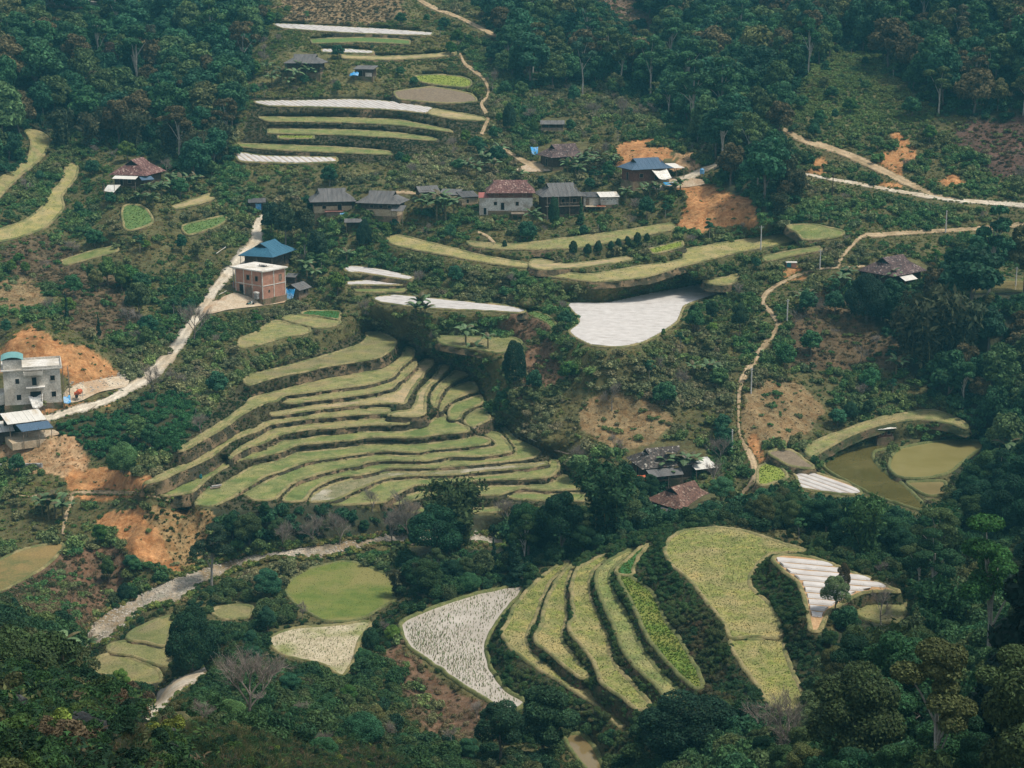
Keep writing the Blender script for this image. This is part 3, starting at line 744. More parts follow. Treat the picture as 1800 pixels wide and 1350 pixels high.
# --- what covers the ground: later zones lie over earlier ones
ZONES = [
 ('forest', '-260,-140 500,-140 482,-10 475,40 455,72 450,110 445,150 432,185 412,235 402,262 398,300 345,322 290,300 250,268 200,262 150,225 120,215 90,226 40,222 25,300 -260,330'),
 ('meadow', '475,-140 730,-140 790,60 845,160 845,240 690,285 600,300 420,292 415,235 440,150 460,60'),
 ('drygrass', '500,-20 700,-20 700,30 620,38 500,32'),
 ('forest', '885,-140 2060,-140 2060,205 1700,205 1640,202 1600,170 1560,110 1500,80 1450,100 1405,150 1380,190 1375,225 1420,275 1400,305 1400,340 1345,378 1300,345 1270,300 1255,262 1200,235 1150,200 1080,162 1000,158 950,152 895,150 862,120 858,80'),
 ('dry', '1040,-20 1105,-20 1150,40 1155,65 1110,45 1075,25'),
 ('hill', '1380,212 1405,150 1450,100 1500,80 1560,110 1600,170 1640,205 1625,232 1560,242 1480,252 1420,242'),
 ('burnt', '1680,218 1810,212 1810,300 1740,300 1700,262'),
 ('soil', '1567,246 1602,240 1600,290 1583,312 1555,300'), ('soil', '1430,272 1449,272 1446,290 1430,304 1408,301'),
 ('soil', '1545,312 1592,322 1585,334 1540,326'), ('soil', '1655,312 1690,300 1685,335 1650,335'),
 ('forest', '1500,520 1560,505 1640,500 1810,515 1810,760 1740,770 1690,730 1650,700 1600,650 1570,600 1520,570'),
 ('forest', '1680,765 1760,770 2060,760 2060,1000 2060,1480 1150,1480 1180,1340 1330,1290 1420,1250 1440,1130 1470,1090 1600,1060 1590,1000 1440,960 1330,925 1240,915 1180,930 1080,960 960,1000 900,1030 840,1025 800,1040 740,1050 700,1000 690,960 860,960 890,940 1060,900 1100,860 1150,850 1160,900 1260,900 1300,890 1380,880 1500,880 1640,905'),
 ('forest', '375,890 480,884 600,890 700,895 890,905 885,935 750,932 640,938 500,945 420,955 370,930'),
 ('drybrush', '1420,515 1500,525 1530,560 1590,610 1600,650 1500,645 1400,640 1395,590'),
 ('dryfield', '1318,690 1400,668 1440,705 1446,740 1405,768 1350,775 1312,762'),
 ('brown', '895,552 960,556 985,572 960,588 900,592 868,578'), ('brown', '925,618 978,608 988,660 962,690 935,682 905,725 888,735 902,692'),
 ('dryfield', '1045,702 1105,697 1172,742 1160,776 1085,780 1050,772 1020,742'),
 ('drybrush', '110,500 200,488 235,560 205,600 150,582 118,560'), ('dryfield', '-10,492 62,490 62,540 -10,546'),
 ('drybrush', '20,428 112,422 155,470 120,500 -10,470'),
 ('brown', '690,1132 720,1147 800,1208 885,1257 850,1312 800,1312 740,1262 678,1182'),
 ('brown', '10,1045 82,1000 142,962 200,952 212,1000 165,1100 100,1112 30,1092'),
 ('soil', '187,903 255,903 300,960 307,1005 250,1002 215,962'), ('tufts', '250,903 372,900 362,972 310,1002 282,942'),
 ('crop', '100,750 182,716 240,702 290,692 330,702 367,742 352,772 300,802 240,812 180,802 140,782'),
 ('soil', '-10,622 30,586 70,573 110,588 142,614 176,624 210,656 190,672 130,676 108,642 -10,645'),
 ('soil', '-10,712 112,708 172,694 178,704 130,722 92,736 -10,742'),
 ('soilt', '-10,770 100,762 142,776 162,816 130,842 60,832 -10,802'), ('soil', '133,826 200,816 250,846 262,862 200,882 130,870'),
 ('soil', '1202,332 1246,316 1264,318 1302,350 1347,386 1340,398 1260,406 1217,411 1198,405'),
 ('soil', '1072,256 1130,246 1182,255 1184,274 1150,282 1110,286 1085,288'), ('soilt', '1192,274 1232,290 1215,308 1178,300'),
 ('soil', '1356,466 1402,469 1414,480 1380,493 1364,491'), ('soil', '1325,770 1345,765 1348,800 1335,805'),
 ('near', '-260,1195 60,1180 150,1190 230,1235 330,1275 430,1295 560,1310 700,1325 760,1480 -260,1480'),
]
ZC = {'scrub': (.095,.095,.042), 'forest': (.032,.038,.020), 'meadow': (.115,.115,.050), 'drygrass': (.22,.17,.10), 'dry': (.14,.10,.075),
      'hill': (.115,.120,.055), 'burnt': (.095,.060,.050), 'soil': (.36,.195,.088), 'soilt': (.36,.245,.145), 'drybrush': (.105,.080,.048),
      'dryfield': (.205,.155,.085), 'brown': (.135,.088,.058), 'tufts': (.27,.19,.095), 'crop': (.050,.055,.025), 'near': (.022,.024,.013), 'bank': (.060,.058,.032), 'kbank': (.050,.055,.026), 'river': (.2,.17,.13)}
ZN = list(ZC)
zone = np.zeros(gx.shape, int)
P0 = ground(gx, gy)
zjx = gx + (vnoise(P0[..., 0], P0[..., 1], 7, 31) - .5) * 34 + (vnoise(P0[..., 0], P0[..., 1], 2.6, 32) - .5) * 16
zjy = gy + (vnoise(P0[..., 0], P0[..., 1], 7, 33) - .5) * 22 + (vnoise(P0[..., 0], P0[..., 1], 2.6, 34) - .5) * 12
for z, p in ZONES:
    zone[inside(smooth_closed(pp(p), 12), zjx, zjy)] = ZN.index(z)
fan = pp('320,785 430,660 560,620 640,575 700,590 760,625 840,660 870,745 960,780 1040,870 1020,890 640,890 340,895 250,870 260,845')
kno = pp('700,1095 920,1025 1010,980 1160,925 1260,920 1420,960 1590,1035 1460,1080 1420,1260 1340,1260 1240,1240 1100,1285 890,1260')
upp = pp('445,170 860,170 860,225 780,260 690,285 410,290')
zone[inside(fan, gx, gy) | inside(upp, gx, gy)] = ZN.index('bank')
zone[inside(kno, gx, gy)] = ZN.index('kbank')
zone[inside(STREAMO, gx, gy)] = ZN.index('river')
zcol = np.array([ZC[z] for z in ZN], np.float32)[zone]
# gullies in the bare cut slopes
bare = np.isin(zone, [ZN.index(z) for z in ('soil', 'soilt', 'tufts')]) & ~ok & ~near_flat
gul = np.abs(vnoise(P0[..., 0], P0[..., 1] * .35, 2.2, 51) - .5) * 1.7 + np.abs(vnoise(P0[..., 0], P0[..., 1], 1.1, 52) - .5) * .6
PG[..., 2] += np.where(bare, gul - .5, 0)
ny, nx = gx.shape
idx = np.arange(ny * nx).reshape(ny, nx)
quads = np.stack([idx[1:, :-1], idx[1:, 1:], idx[:-1, 1:], idx[:-1, :-1]], -1).reshape(-1, 4)
gm = bpy.data.materials.new('ground'); nt, b = nodes_of(gm)
v = geopos(nt)
at = nt.nodes.new('ShaderNodeAttribute'); at.attribute_name = 'zone'
n1 = ramp(nt, noise(nt, .22, 6, .65, v, .3), [(.3, (.62,.66,.6)), (.7, (1.45,1.35,1.25))])
n2 = noise(nt, 1.6, 5, .7, v)
n3 = ramp(nt, noise(nt, .55, 6, .7, v, .8), [(.42, (1,1,1)), (.60, (.70,.58,.48))])
col = mix(nt, 1.0, mix(nt, 1.0, mix(nt, 1.0, at.outputs['Color'], n3, 'MULTIPLY'), n1, 'MULTIPLY'), ramp(nt, n2, [(.3, .65), (.7, 1.35)]), 'MULTIPLY')
nt.links.new(col, b.inputs['Base Color']); bump(nt, b, n2, 1.0, .25)
me = mesh_np('terrain', PG.reshape(-1, 3), quads, gm, True)
ca = me.color_attributes.new('zone', 'FLOAT_COLOR', 'POINT')
ca.data.foreach_set('color', np.concatenate([zcol.reshape(-1, 3), np.ones((ny * nx, 1), np.float32)], 1).ravel())
tag(mobj('terrain', me), 'hilly ground of the valley and both hillsides', kind='structure')

# ------------------------------------------------------------------ fields: a level sheet with its own raised bund and bank
def offset_ring(P, d):
    """outline moved outwards by d (P counter-clockwise in plan)"""
    t = np.roll(P, -1, 0) - np.roll(P, 1, 0)
    n = np.stack([t[:, 1], -t[:, 0]], 1)
    n /= np.linalg.norm(n, axis=1)[:, None] + 1e-9
    return P + n * np.asarray(d)[..., None] if np.ndim(d) else P + n * d
def rings_mesh(name, rings, mat):
    n = len(rings[0]); V = np.concatenate(rings)
    q = []
    a = np.arange(n); b = (a + 1) % n
    for k in range(len(rings) - 1):
        q.append(np.stack([a + k*n, b + k*n, b + (k+1)*n, a + (k+1)*n], 1))
    return mesh_np(name, V, np.concatenate(q)[:, ::-1].copy(), mat, False)
def resample(P, step):
    Q = np.concatenate([P, P[:1]]); L = np.concatenate([[0], np.cumsum(np.linalg.norm(np.diff(Q, axis=0), axis=1))])
    n = max(12, int(L[-1] / step)); s = np.linspace(0, L[-1], n, endpoint=False)
    return np.stack([np.interp(s, L, Q[:, 0]), np.interp(s, L, Q[:, 1])], 1)
def area2(P):
    q = np.roll(P, -1, 0)
    return (P[:, 0] * q[:, 1] - q[:, 0] * P[:, 1]).sum()
WATERS = ('pond', 'pond2', 'pond3', 'paddyw', 'paddy')
SEED = 0
for key, f in FIELDS.items():
    SEED += 1
    r2 = np.random.default_rng(SEED)
    z, kind = f['z'], f['kind']
    xy = at_Y(f['out'][:, 0], f['out'][:, 1], field_Y(f, f['out'][:, 0], f['out'][:, 1]))[:, :2]
    xy = resample(xy, .55 if key[0] in 'TRKP' else .9)
    if area2(xy) < 0: xy = xy[::-1]
    n = len(xy)
    # a hand-dug edge is never quite smooth
    wob = np.convolve(np.concatenate([w0 := r2.normal(0, .12, n), w0[:6]]), np.ones(4) / 4, 'same')[:n]
    xy = offset_ring(xy, wob)
    f['xy'] = xy
    mul = kind.startswith('mulch')
    mat = FM['mulchsoil'] if mul else FM[kind]
    name = 'fish_pond' if kind.startswith('pond') else 'flooded_paddy' if kind in ('paddy', 'paddyw') else 'field'
    V = np.concatenate([xy, field_z(f, xy[:, 0], xy[:, 1])[:, None]], 1)
    o = mobj(name, mesh_np(name, V, [tuple(range(n))], mat))
    tag(o, f['label'], kind='structure')
    f['obj'] = o
    H = 2.0 if key[0] in 'TRKP' or key in ('G1','G2','G4','W3') else 1.3
    zc = lambda P, d: np.concatenate([P, (field_z(f, P[:, 0], P[:, 1]) + d)[:, None]], 1)
    w = lambda s: r2.normal(0, s, n)
    rings = [zc(offset_ring(xy, .02), .02)]
    for k, (do, dz) in enumerate(((.16, -.12), (.34, -.45), (.5, -.8), (.62, -1.2), (.8, -1.6))):
        rings.append(zc(offset_ring(xy, do + w(.07)), dz * H / 1.6 + w(.05)))
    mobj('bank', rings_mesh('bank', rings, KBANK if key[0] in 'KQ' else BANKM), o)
    if kind not in ('tufts',):
        wet = name != 'field'
        hb = .30 if wet else .16
        up = hb + w(.04)
        rr = [zc(offset_ring(xy, .22), -.10), zc(offset_ring(xy, .10), up), zc(offset_ring(xy, -.18 if not wet else -.22), up * .9), zc(offset_ring(xy, -.42), -.02)]
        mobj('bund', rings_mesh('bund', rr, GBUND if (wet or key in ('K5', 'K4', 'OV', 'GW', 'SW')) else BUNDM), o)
    # white plastic covered beds
    if mul:
        near = kind == 'mulch1'
        wbed, gap = {'mulch1': (1.42, .50), 'mulch2': (1.05, .16), 'mulch3': (1.25, .22)}.get(kind, (1.15, .16))
        # direction of the beds seen in the photo, turned into plan
        dpx = {'mulch1': (1400, 1006, 1500, 1015), 'mulch2': (1040, 560, 1150, 563), 'mulch3': (1400, 828, 1490, 860)}.get(kind)
        if dpx:
            q = at_Y(np.array(dpx[0::2]), np.array(dpx[1::2]), field_Y(f, np.array(dpx[0::2]), np.array(dpx[1::2])))[:, :2]; d = q[1] - q[0]
        elif key in ('W7', 'W5', 'W6'):
            d = np.array([.9, -.45])
        else:
            d = np.array([.55, -.83])
        d = d / np.linalg.norm(d); e = np.array([-d[1], d[0]])
        inner = offset_ring(xy, -.55 if near else -.35)
        u, t = inner @ d, inner @ e
        def cuts(tt):
            t2 = np.roll(t, -1); u2 = np.roll(u, -1)
            m = (t > tt) != (t2 > tt)
            return np.sort(u[m] + (tt - t[m]) * (u2[m] - u[m]) / (t2[m] - t[m]))
        beds, big = [], MB()
        t0 = t.min() + wbed * .5
        while t0 < t.max():
            a0, a1, a2 = cuts(t0 - wbed * .42), cuts(t0), cuts(t0 + wbed * .42)
            if len(a1) >= 2 and len(a1) % 2 == 0:
                for i in range(0, len(a1), 2):
                    if a1[i+1] - a1[i] < .8: continue
                    lo = lambda A: A[i] if len(A) == len(a1) else a1[i]
                    hi = lambda A: A[i+1] if len(A) == len(a1) else a1[i+1]
                    beds.append((t0, max(lo(a0), a1[i]-2.5), a1[i], max(lo(a2), a1[i]-2.5), min(hi(a0), a1[i+1]+2.5), a1[i+1], min(hi(a2), a1[i+1]+2.5)))
            t0 += wbed + gap
        for (tc, l0, l1, l2, h0, h1, h2) in beds:
            wv = wbed / 2
            bh = 1.0 if near else .55
            prof = ((-1, 0, .0), (-.72, 0, .17 * bh), (0, 1, .24 * bh), (.72, 2, .17 * bh), (1, 2, .0))
            ns = max(2, int((h1 - l1) / (2.5 if not near else 1.5)))
            vs = []
            for i in range(ns + 1):
                a = i / ns
                jz = r2.normal(0, .025); jt = r2.normal(0, .03)
                for (ft, w_, hz) in prof:
                    l = (l0, l1, l2)[w_]; h = (h0, h1, h2)[w_]
                    uu = l + (h - l) * a
                    p = d * uu + e * (tc + ft * wv + jt)
                    vs.append((p[0], p[1], field_z(f, p[0], p[1]) + .03 + hz + (jz if hz else 0)))
            fs = [(i*5+k, i*5+k+1, i*5+k+6, i*5+k+5) for i in range(ns) for k in range(4)]
            fs += [(0, 1, 2, 3, 4), tuple(ns*5 + k for k in (4, 3, 2, 1, 0))]
            fs = [t_[::-1] for t_ in fs]
            if near or kind == 'mulch3':
                mb = MB(); mb.add(vs, fs); mb.build('plastic_bed', PLASTIC, o)
            else:
                big.add(vs, fs)
        if big.v:
            tag(big.build('plastic_beds', PLASTIC, o), kind='stuff')

# ------------------------------------------------------------------ roads, yards, stream bed: draped sheets with a kerb of earth
def drape_strip(name, c, mat, label, up=.10):
    l, r = poly_of_road(c)
    k = 5
    rows = []
    rr = np.random.default_rng(len(c))
    jl = np.convolve(rr.normal(0, .10, len(c)), np.ones(3) / 3, 'same'); jr = np.convolve(rr.normal(0, .10, len(c)), np.ones(3) / 3, 'same')
    for i in range(k):
        a = i / (k - 1)
        a = a + (jl if i == 0 else jr if i == k - 1 else 0)
        a = np.asarray(a).reshape(-1, 1) if np.ndim(a) else a
        P = l * (1 - a) + r * a
        G = ground(P[:, 0], P[:, 1]); G[:, 2] += up - .04 * abs(i - 2) / 2
        rows.append(G)
    lo0 = rows[0].copy(); lo0[:, 2] -= .5; lo1 = rows[-1].copy(); lo1[:, 2] -= .5
    rows = [lo0] + rows + [lo1]
    n = len(c); V = np.concatenate(rows); a = np.arange(n - 1)
    q = np.concatenate([np.stack([a + j*n, a + 1 + j*n, a + 1 + (j+1)*n, a + (j+1)*n], 1) for j in range(len(rows) - 1)])
    me = mesh_np(name, V, q, mat, True)
    # wheel tracks: worn pale, with a duller crown and ragged weedy edges
    w = np.array([.55, .60, 1.07, .84, 1.07, .60, .55])[:, None] + rr.normal(0, .07, (7, n))
    w3 = np.stack([w, w * np.where(np.arange(7) % 6 < 2, 1.0, 1.0)[:, None], w * .97], -1).reshape(-1, 3)
    ca = me.color_attributes.new('wear', 'FLOAT_COLOR', 'POINT'); ca.data.foreach_set('color', np.concatenate([w3, np.ones((len(w3), 1))], 1).astype(np.float32).ravel())
    o = mobj(name, me)
    return tag(o, label, kind='structure')
for nm, k, c, lab in ROADS:
    drape_strip(nm, c, FM[k], lab)
def drape_poly(name, poly, mat, label, up=.08, step=5):
    """polygon draped over the ground: grid points inside plus its outline"""
    from mathutils.geometry import delaunay_2d_cdt
    o = smooth_closed(poly, step)
    x0, y0 = o.min(0); x1, y1 = o.max(0)
    hx, hy = np.meshgrid(np.arange(x0, x1, step), np.arange(y0, y1, step))
    c = (o - o.mean(0)) * .99 + o.mean(0)
    m = inside(c, hx, hy)
    P = np.concatenate([o, np.stack([hx[m], hy[m]], 1)])
    n = len(o)
    vs, es, fs, *_ = delaunay_2d_cdt([Vector(p) for p in P], [(i, (i + 1) % n) for i in range(n)], [], 1, 1e-4)
    P = np.array([(v.x, v.y) for v in vs])
    G = ground(P[:, 0], P[:, 1]); G[:, 2] += up
    return tag(mobj(name, mesh_np(name, G, [tuple(reversed(f)) for f in fs], mat, True)), label, kind='structure')
for nm, k, p, lab in YARDS:
    drape_poly(nm, p, FM[k], lab)
STREAMJ = STREAM + np.random.default_rng(4).normal(0, 3.0, STREAM.shape)
drape_poly('stream_bed', STREAMJ, FM['gravel'], 'dry gravel bed of the stream winding through the valley', .06)
# ------------------------------------------------------------------ plants: materials
def tint_col(nt):
    a = nt.nodes.new('ShaderNodeAttribute'); a.attribute_type = 'INSTANCER'; a.attribute_name = 'tint'
    return a.outputs['Color']
def leaf_material(name, transl=.25, rough=.7, spec=.12):
    m = bpy.data.materials.new(name); nt, b = nodes_of(m)
    lv = nt.nodes.new('ShaderNodeAttribute'); lv.attribute_name = 'lv'
    col = mix(nt, 1.0, tint_col(nt), lv.outputs['Color'], 'MULTIPLY')
    nt.links.new(col, b.inputs['Base Color'])
    b.inputs['Roughness'].default_value = rough
    b.inputs['Specular IOR Level'].default_value = spec
    t = nt.nodes.new('ShaderNodeBsdfTranslucent'); nt.links.new(col, t.inputs[0])
    ms = nt.nodes.new('ShaderNodeMixShader'); ms.inputs[0].default_value = transl
    nt.links.new(b.outputs[0], ms.inputs[1]); nt.links.new(t.outputs[0], ms.inputs[2])
    out = [n for n in nt.nodes if n.type == 'OUTPUT_MATERIAL'][0]
    nt.links.new(ms.outputs[0], out.inputs[0])
    return m
LEAF = leaf_material('leaves')
BLADE = leaf_material('grass_blades', .3, .7, .15)
BANANA = leaf_material('banana_leaf', .3, .5, .25)
BARK = two_tone('bark', (.10,.085,.07), (.17,.15,.13), 1.5, fine=8)
PALEBARK = two_tone('pale_bark', (.26,.24,.21), (.38,.36,.32), 1.5, fine=8)
TWIG = two_tone('grey_twigs', (.16,.135,.115), (.25,.215,.185), 1.5, fine=8, bmp=0)
STEM = two_tone('banana_stem', (.10,.10,.05), (.17,.14,.08), 2, fine=6)

# ------------------------------------------------------------------ plants: shapes
def cards(P, N, size, rg, aspect=1.5, lvspan=(.42, 1.62), lobe_lv=None):
    """one small leaf spray per point: a bent quad"""
    n = len(P)
    N = N / (np.linalg.norm(N, axis=1)[:, None] + 1e-9)
    a = np.cross(N, rg.normal(size=(n, 3))); a /= np.linalg.norm(a, axis=1)[:, None] + 1e-9
    b = np.cross(N, a)
    s = (size * rg.uniform(.55, 1.35, n))[:, None]
    a = a * s * aspect / 2; b = b * s / 2
    k = N * s * rg.uniform(-.25, .25, (n, 1))
    V = np.stack([P - a, P - b * .9 + k, P + a, P + b * .9 + k], 1).reshape(-1, 3)
    f = np.arange(4 * n).reshape(n, 4)
    lv = rg.uniform(*lvspan, n)
    if lobe_lv is not None: lv = lv * lobe_lv
    return V, f, lv
def crown_points(lobes, n, rg, low=-.55):
    L = np.array(lobes, float)
    ar = (L[:, 3] * L[:, 4] + L[:, 4] * L[:, 5] + L[:, 3] * L[:, 5]); ar /= ar.sum()
    P, N, K = [], [], []
    tot = 0
    while tot < n:
        k = rg.choice(len(L), n, p=ar)
        d = rg.normal(size=(n, 3)); d /= np.linalg.norm(d, axis=1)[:, None]
        d = d[(m := d[:, 2] > low)]; k = k[m]
        r = 1 - np.abs(rg.normal(0, .16, len(k)))
        p = L[k, :3] + d * L[k, 3:] * r[:, None]
        ins = np.zeros(len(k), bool)
        for i in range(len(L)):
            q = (p - L[i, :3]) / L[i, 3:]
            ins |= ((q * q).sum(1) < .60) & (k != i)
        p, d, k = p[~ins], d[~ins], k[~ins]
        P.append(p); N.append(d / L[k, 3:]); K.append(k); tot += len(p)
    P = np.concatenate(P)[:n]; N = np.concatenate(N)[:n]; K = np.concatenate(K)[:n]
    N = N / np.linalg.norm(N, axis=1)[:, None]
    return P, N, K
def crown_mesh(name, lobes, n, size, seed, low=-.55, spread=.55, aspect=1.5, span=(.42, 1.62)):
    rg = np.random.default_rng(seed)
    P, N, K = crown_points(lobes, n, rg, low)
    N = N + rg.normal(0, spread, N.shape) + np.array([0, 0, .25])
    ll = rg.uniform(.82, 1.2, len(lobes))[K]
    V, f, lv = cards(P, N, size, rg, aspect, span, ll)
    me = mesh_np(name, V, f, LEAF); face_color(me, lv)
    return me
def branch_mb(mb, p, d, L, r, depth, rg, n=4, spread=.6, up=.15, kids=(2, 4)):
    p = np.array(p, float); d = np.array(d, float); d /= np.linalg.norm(d)
    segs = 3 if depth > 0 else 2
    q = p
    for i in range(segs):
        d2 = d + rg.normal(0, .12, 3) + np.array([0, 0, up * .4]); d2 /= np.linalg.norm(d2)
        e = q + d2 * L / segs
        mb.tube(q, e, r * (1 - .25 * i / segs), r * (1 - .25 * (i + 1) / segs), n if depth > 1 else 3)
        q, d = e, d2
        if depth > 0 and i >= (0 if depth < 3 else 1):
            for _ in range(rg.integers(*kids)):
                k = rg.normal(0, 1, 3); k -= d * (k @ d); k /= np.linalg.norm(k) + 1e-9
                dd = d * (1 - spread * .5) + k * spread + np.array([0, 0, up])
                branch_mb(mb, q, dd, L * rg.uniform(.5, .75), r * .5, depth - 1, rg, n, spread, up, kids)
def trunk_mesh(name, h, r, limbs, seed, mat):
    rg = np.random.default_rng(seed); mb = MB()
    q = np.array([0, 0, -.6]); pts = [q]
    for i in range(5):
        q = q + np.array([rg.normal(0, .12), rg.normal(0, .12), (h + .6) / 5]); pts.append(q)
    for i in range(5):
        mb.tube(pts[i], pts[i+1], r * (1.25 - .14 * i), r * (1.25 - .14 * (i + 1)), 7)
    for (hx, hy, hz) in limbs:
        s = pts[rg.integers(2, 5)]
        m = (np.array([hx, hy, hz]) + s) / 2 + np.array([0, 0, .3])
        mb.tube(s, m, r * .55, r * .4, 5); mb.tube(m, (hx, hy, hz), r * .4, r * .15, 4)
    return mb.mesh(name, mat)
def lobes_round(rg, h, w, base, k):
    """crown of k overlapping masses, height h, width w, lowest leaf at base"""
    out = []
    for i in range(k):
        t = (i + .5) / k
        z = base + (h - base) * (.25 + .62 * t)
        a = i * 2.4 + rg.uniform(-.5, .5)
        rr = w / 2 * (.62 * math.sin(math.pi * min(1, .22 + .72 * t)) ** .8) * rg.uniform(.7, 1.1)
        s = w * rg.uniform(.20, .29) * (1.08 - .3 * t)
        out.append((math.cos(a) * rr, math.sin(a) * rr, z, s, s, s * rg.uniform(.7, .95)))
    out.append((0, 0, base + (h - base) * .55, w * .26, w * .26, (h - base) * .34))
    return out
TREES = {}     # kind -> list of (crown mesh, trunk mesh, height)
def add_tree(kind, crown, trunk, h): TREES.setdefault(kind, []).append((crown, trunk, h))
for i in range(5):
    rg = np.random.default_rng(100 + i)
    h = 11.0; lob = lobes_round(rg, h, 7.2 + .6 * (i % 3), 2.2, 9 + i % 3)
    tr = trunk_mesh('trunk', 6.5, .20, [l[:3] for l in lob[:5]], i, BARK)
    add_tree('far', crown_mesh('crown', lob, 2600, .52, 200 + i), tr, h)
    add_tree('near', crown_mesh('crown', lob, 13000, .21, 220 + i), tr, h)
for i in range(3):       # tall, open, pale stems
    rg = np.random.default_rng(140 + i)
    h = 16.0; lob = [(rg.normal(0, 1.3), rg.normal(0, 1.3), rg.uniform(8.5, 14.8), rg.uniform(1.1, 1.9), rg.uniform(1.1, 1.9), rg.uniform(.7, 1.2)) for _ in range(9)]
    tr = trunk_mesh('trunk', 11.0, .21, [l[:3] for l in lob], 40 + i, PALEBARK)
    add_tree('tall', crown_mesh('crown', lob, 2200, .46, 240 + i), tr, h)
    add_tree('tallnear', crown_mesh('crown', lob, 9000, .21, 250 + i), tr, h)
for i in range(2):       # dark, narrow
    rg = np.random.default_rng(150 + i)
    h = 9.0; lob = [(rg.normal(0, .25), rg.normal(0, .25), .8 + 7.9 * t, (1.75 - 1.5 * t) * rg.uniform(.8, 1.1), (1.75 - 1.5 * t) * rg.uniform(.8, 1.1), .75) for t in np.linspace(0, 1, 9)]
    add_tree('narrow', crown_mesh('crown', lob, 5000, .24, 260 + i), trunk_mesh('trunk', 7.5, .13, [], 60 + i, BARK), h)
for i in range(2):       # dense dome down to the ground
    rg = np.random.default_rng(160 + i)
    h = 9.0; lob = lobes_round(rg, h, 9.6, .2, 16) + [(0, 0, 3.5, 3.6, 3.6, 3.2)]
    add_tree('dome', crown_mesh('crown', lob, 17000, .21, 270 + i), trunk_mesh('trunk', 5, .25, [], 70 + i, BARK), h)
def bamboo_mesh(name, h, n, seed, leaf=.55, per=34):
    rg = np.random.default_rng(seed); P, N, mb = [], [], MB()
    for i in range(n):
        a = rg.uniform(0, 2 * math.pi); lean = rg.uniform(.15, .75) * h * .5; hh = h * rg.uniform(.65, 1.05)
        b0 = rg.normal(0, .5, 2)
        t = np.linspace(0, 1, 7)
        x = b0[0] + math.cos(a) * lean * t**2.2; y = b0[1] + math.sin(a) * lean * t**2.2
        z = hh * (t * 1.25 - .32 * t**3.2) / .93
        c = np.stack([x, y, z], 1)
        for j in range(5): mb.tube(c[j], c[j+1], .06 * (1 - t[j] * .6), .06 * (1 - t[j+1] * .6), 3)
        s = rg.uniform(.06, 1, per) ** .8
        q = np.stack([np.interp(s, t, c[:, k]) for k in range(3)], 1)
        q += rg.normal(0, .33, q.shape) - np.array([0, 0, .2]) * s[:, None]
        P.append(q); N.append(np.stack([rg.normal(0, 1, per) + math.cos(a), rg.normal(0, 1, per) + math.sin(a), rg.uniform(.2, 1.2, per)], 1))
    V, f, lv = cards(np.concatenate(P), np.concatenate(N), leaf, rg, 2.4)
    me = mesh_np(name, V, f, LEAF); face_color(me, lv)
    return me, mb.mesh('culms', two_tone('bamboo_culm', (.16,.16,.06), (.22,.20,.09), 1, fine=6, bmp=0))
for i in range(3):
    cr, cu = bamboo_mesh('crown', 8.5, 46, 300 + i, .42, 60)
    add_tree('bamboo', cr, cu, 8.5)
    cr, cu = bamboo_mesh('crown', 8.5, 46, 310 + i, .26, 150)
    add_tree('bamboonear', cr, cu, 8.5)
BARE = []
for i in range(4):
    mb = MB(); rg = np.random.default_rng(320 + i)
    branch_mb(mb, (0, 0, -.4), (rg.normal(0, .06), rg.normal(0, .06), 1), 3.4, .15, 4 if i < 3 else 3, rg, 5, .62, .18)
    me = mb.mesh('branches', TWIG); co = np.array([v.co[:] for v in me.vertices]); BARE.append((me, co[:, 2].max()))
# shrubs and tufts (metre sized, scaled when placed)
def shrub(seed, n, size, tall=1.0, low=-.2):
    rg = np.random.default_rng(seed)
    lob = [(rg.normal(0, .28), rg.normal(0, .28), rg.uniform(.18, .55) * tall, rg.uniform(.24, .42), rg.uniform(.24, .42), rg.uniform(.22, .40) * tall) for _ in range(6)]
    return crown_mesh('shrub', lob, n, size, seed + 1, low, .7, 1.7)
def tuft(seed, n, h=1.0, spread=.35, w=.05, curl=.5, mat=BLADE):
    rg = np.random.default_rng(seed); V, F, lv = [], [], []
    for i in range(n):
        a = rg.uniform(0, 2*math.pi); r = rg.uniform(0, spread * .5); hh = h * rg.uniform(.5, 1.1)
        b = np.array([math.cos(a) * r, math.sin(a) * r, -.05]); o = np.array([math.cos(a), math.sin(a), 0]) * rg.uniform(.1, 1) * curl * hh
        t = np.array([-math.sin(a), math.cos(a), 0]) * w * rg.uniform(.6, 1.3)
        m = b + o * .35 + np.array([0, 0, hh * .62]); e = b + o + np.array([0, 0, hh * (1 - .25 * curl)])
        k = len(V); V += [b - t, b + t, m + t * .8, m - t * .8, e]
        F += [(k, k+1, k+2, k+3), (k+3, k+2, k+4)]; l = rg.uniform(.65, 1.35); lv += [l, l]
    me = mesh_np('tuft', V, F, mat); face_color(me, np.array(lv)); return me
SHR = [shrub(400 + i, 300, .155, (1.0, .8, 1.25)[i % 3]) for i in range(5)]
SHRN = [shrub(420 + i, 1100, .085, (1.0, .8, 1.3)[i % 3]) for i in range(4)]
DRYB = [tuft(440 + i, 26, 1.0, .9, .035, .7) for i in range(3)]
TUF = [tuft(450 + i, 16, .8, .6, .06, .8) for i in range(3)]
STUB = [tuft(460 + i, 9, 1.0, .3, .045, .35) for i in range(3)]

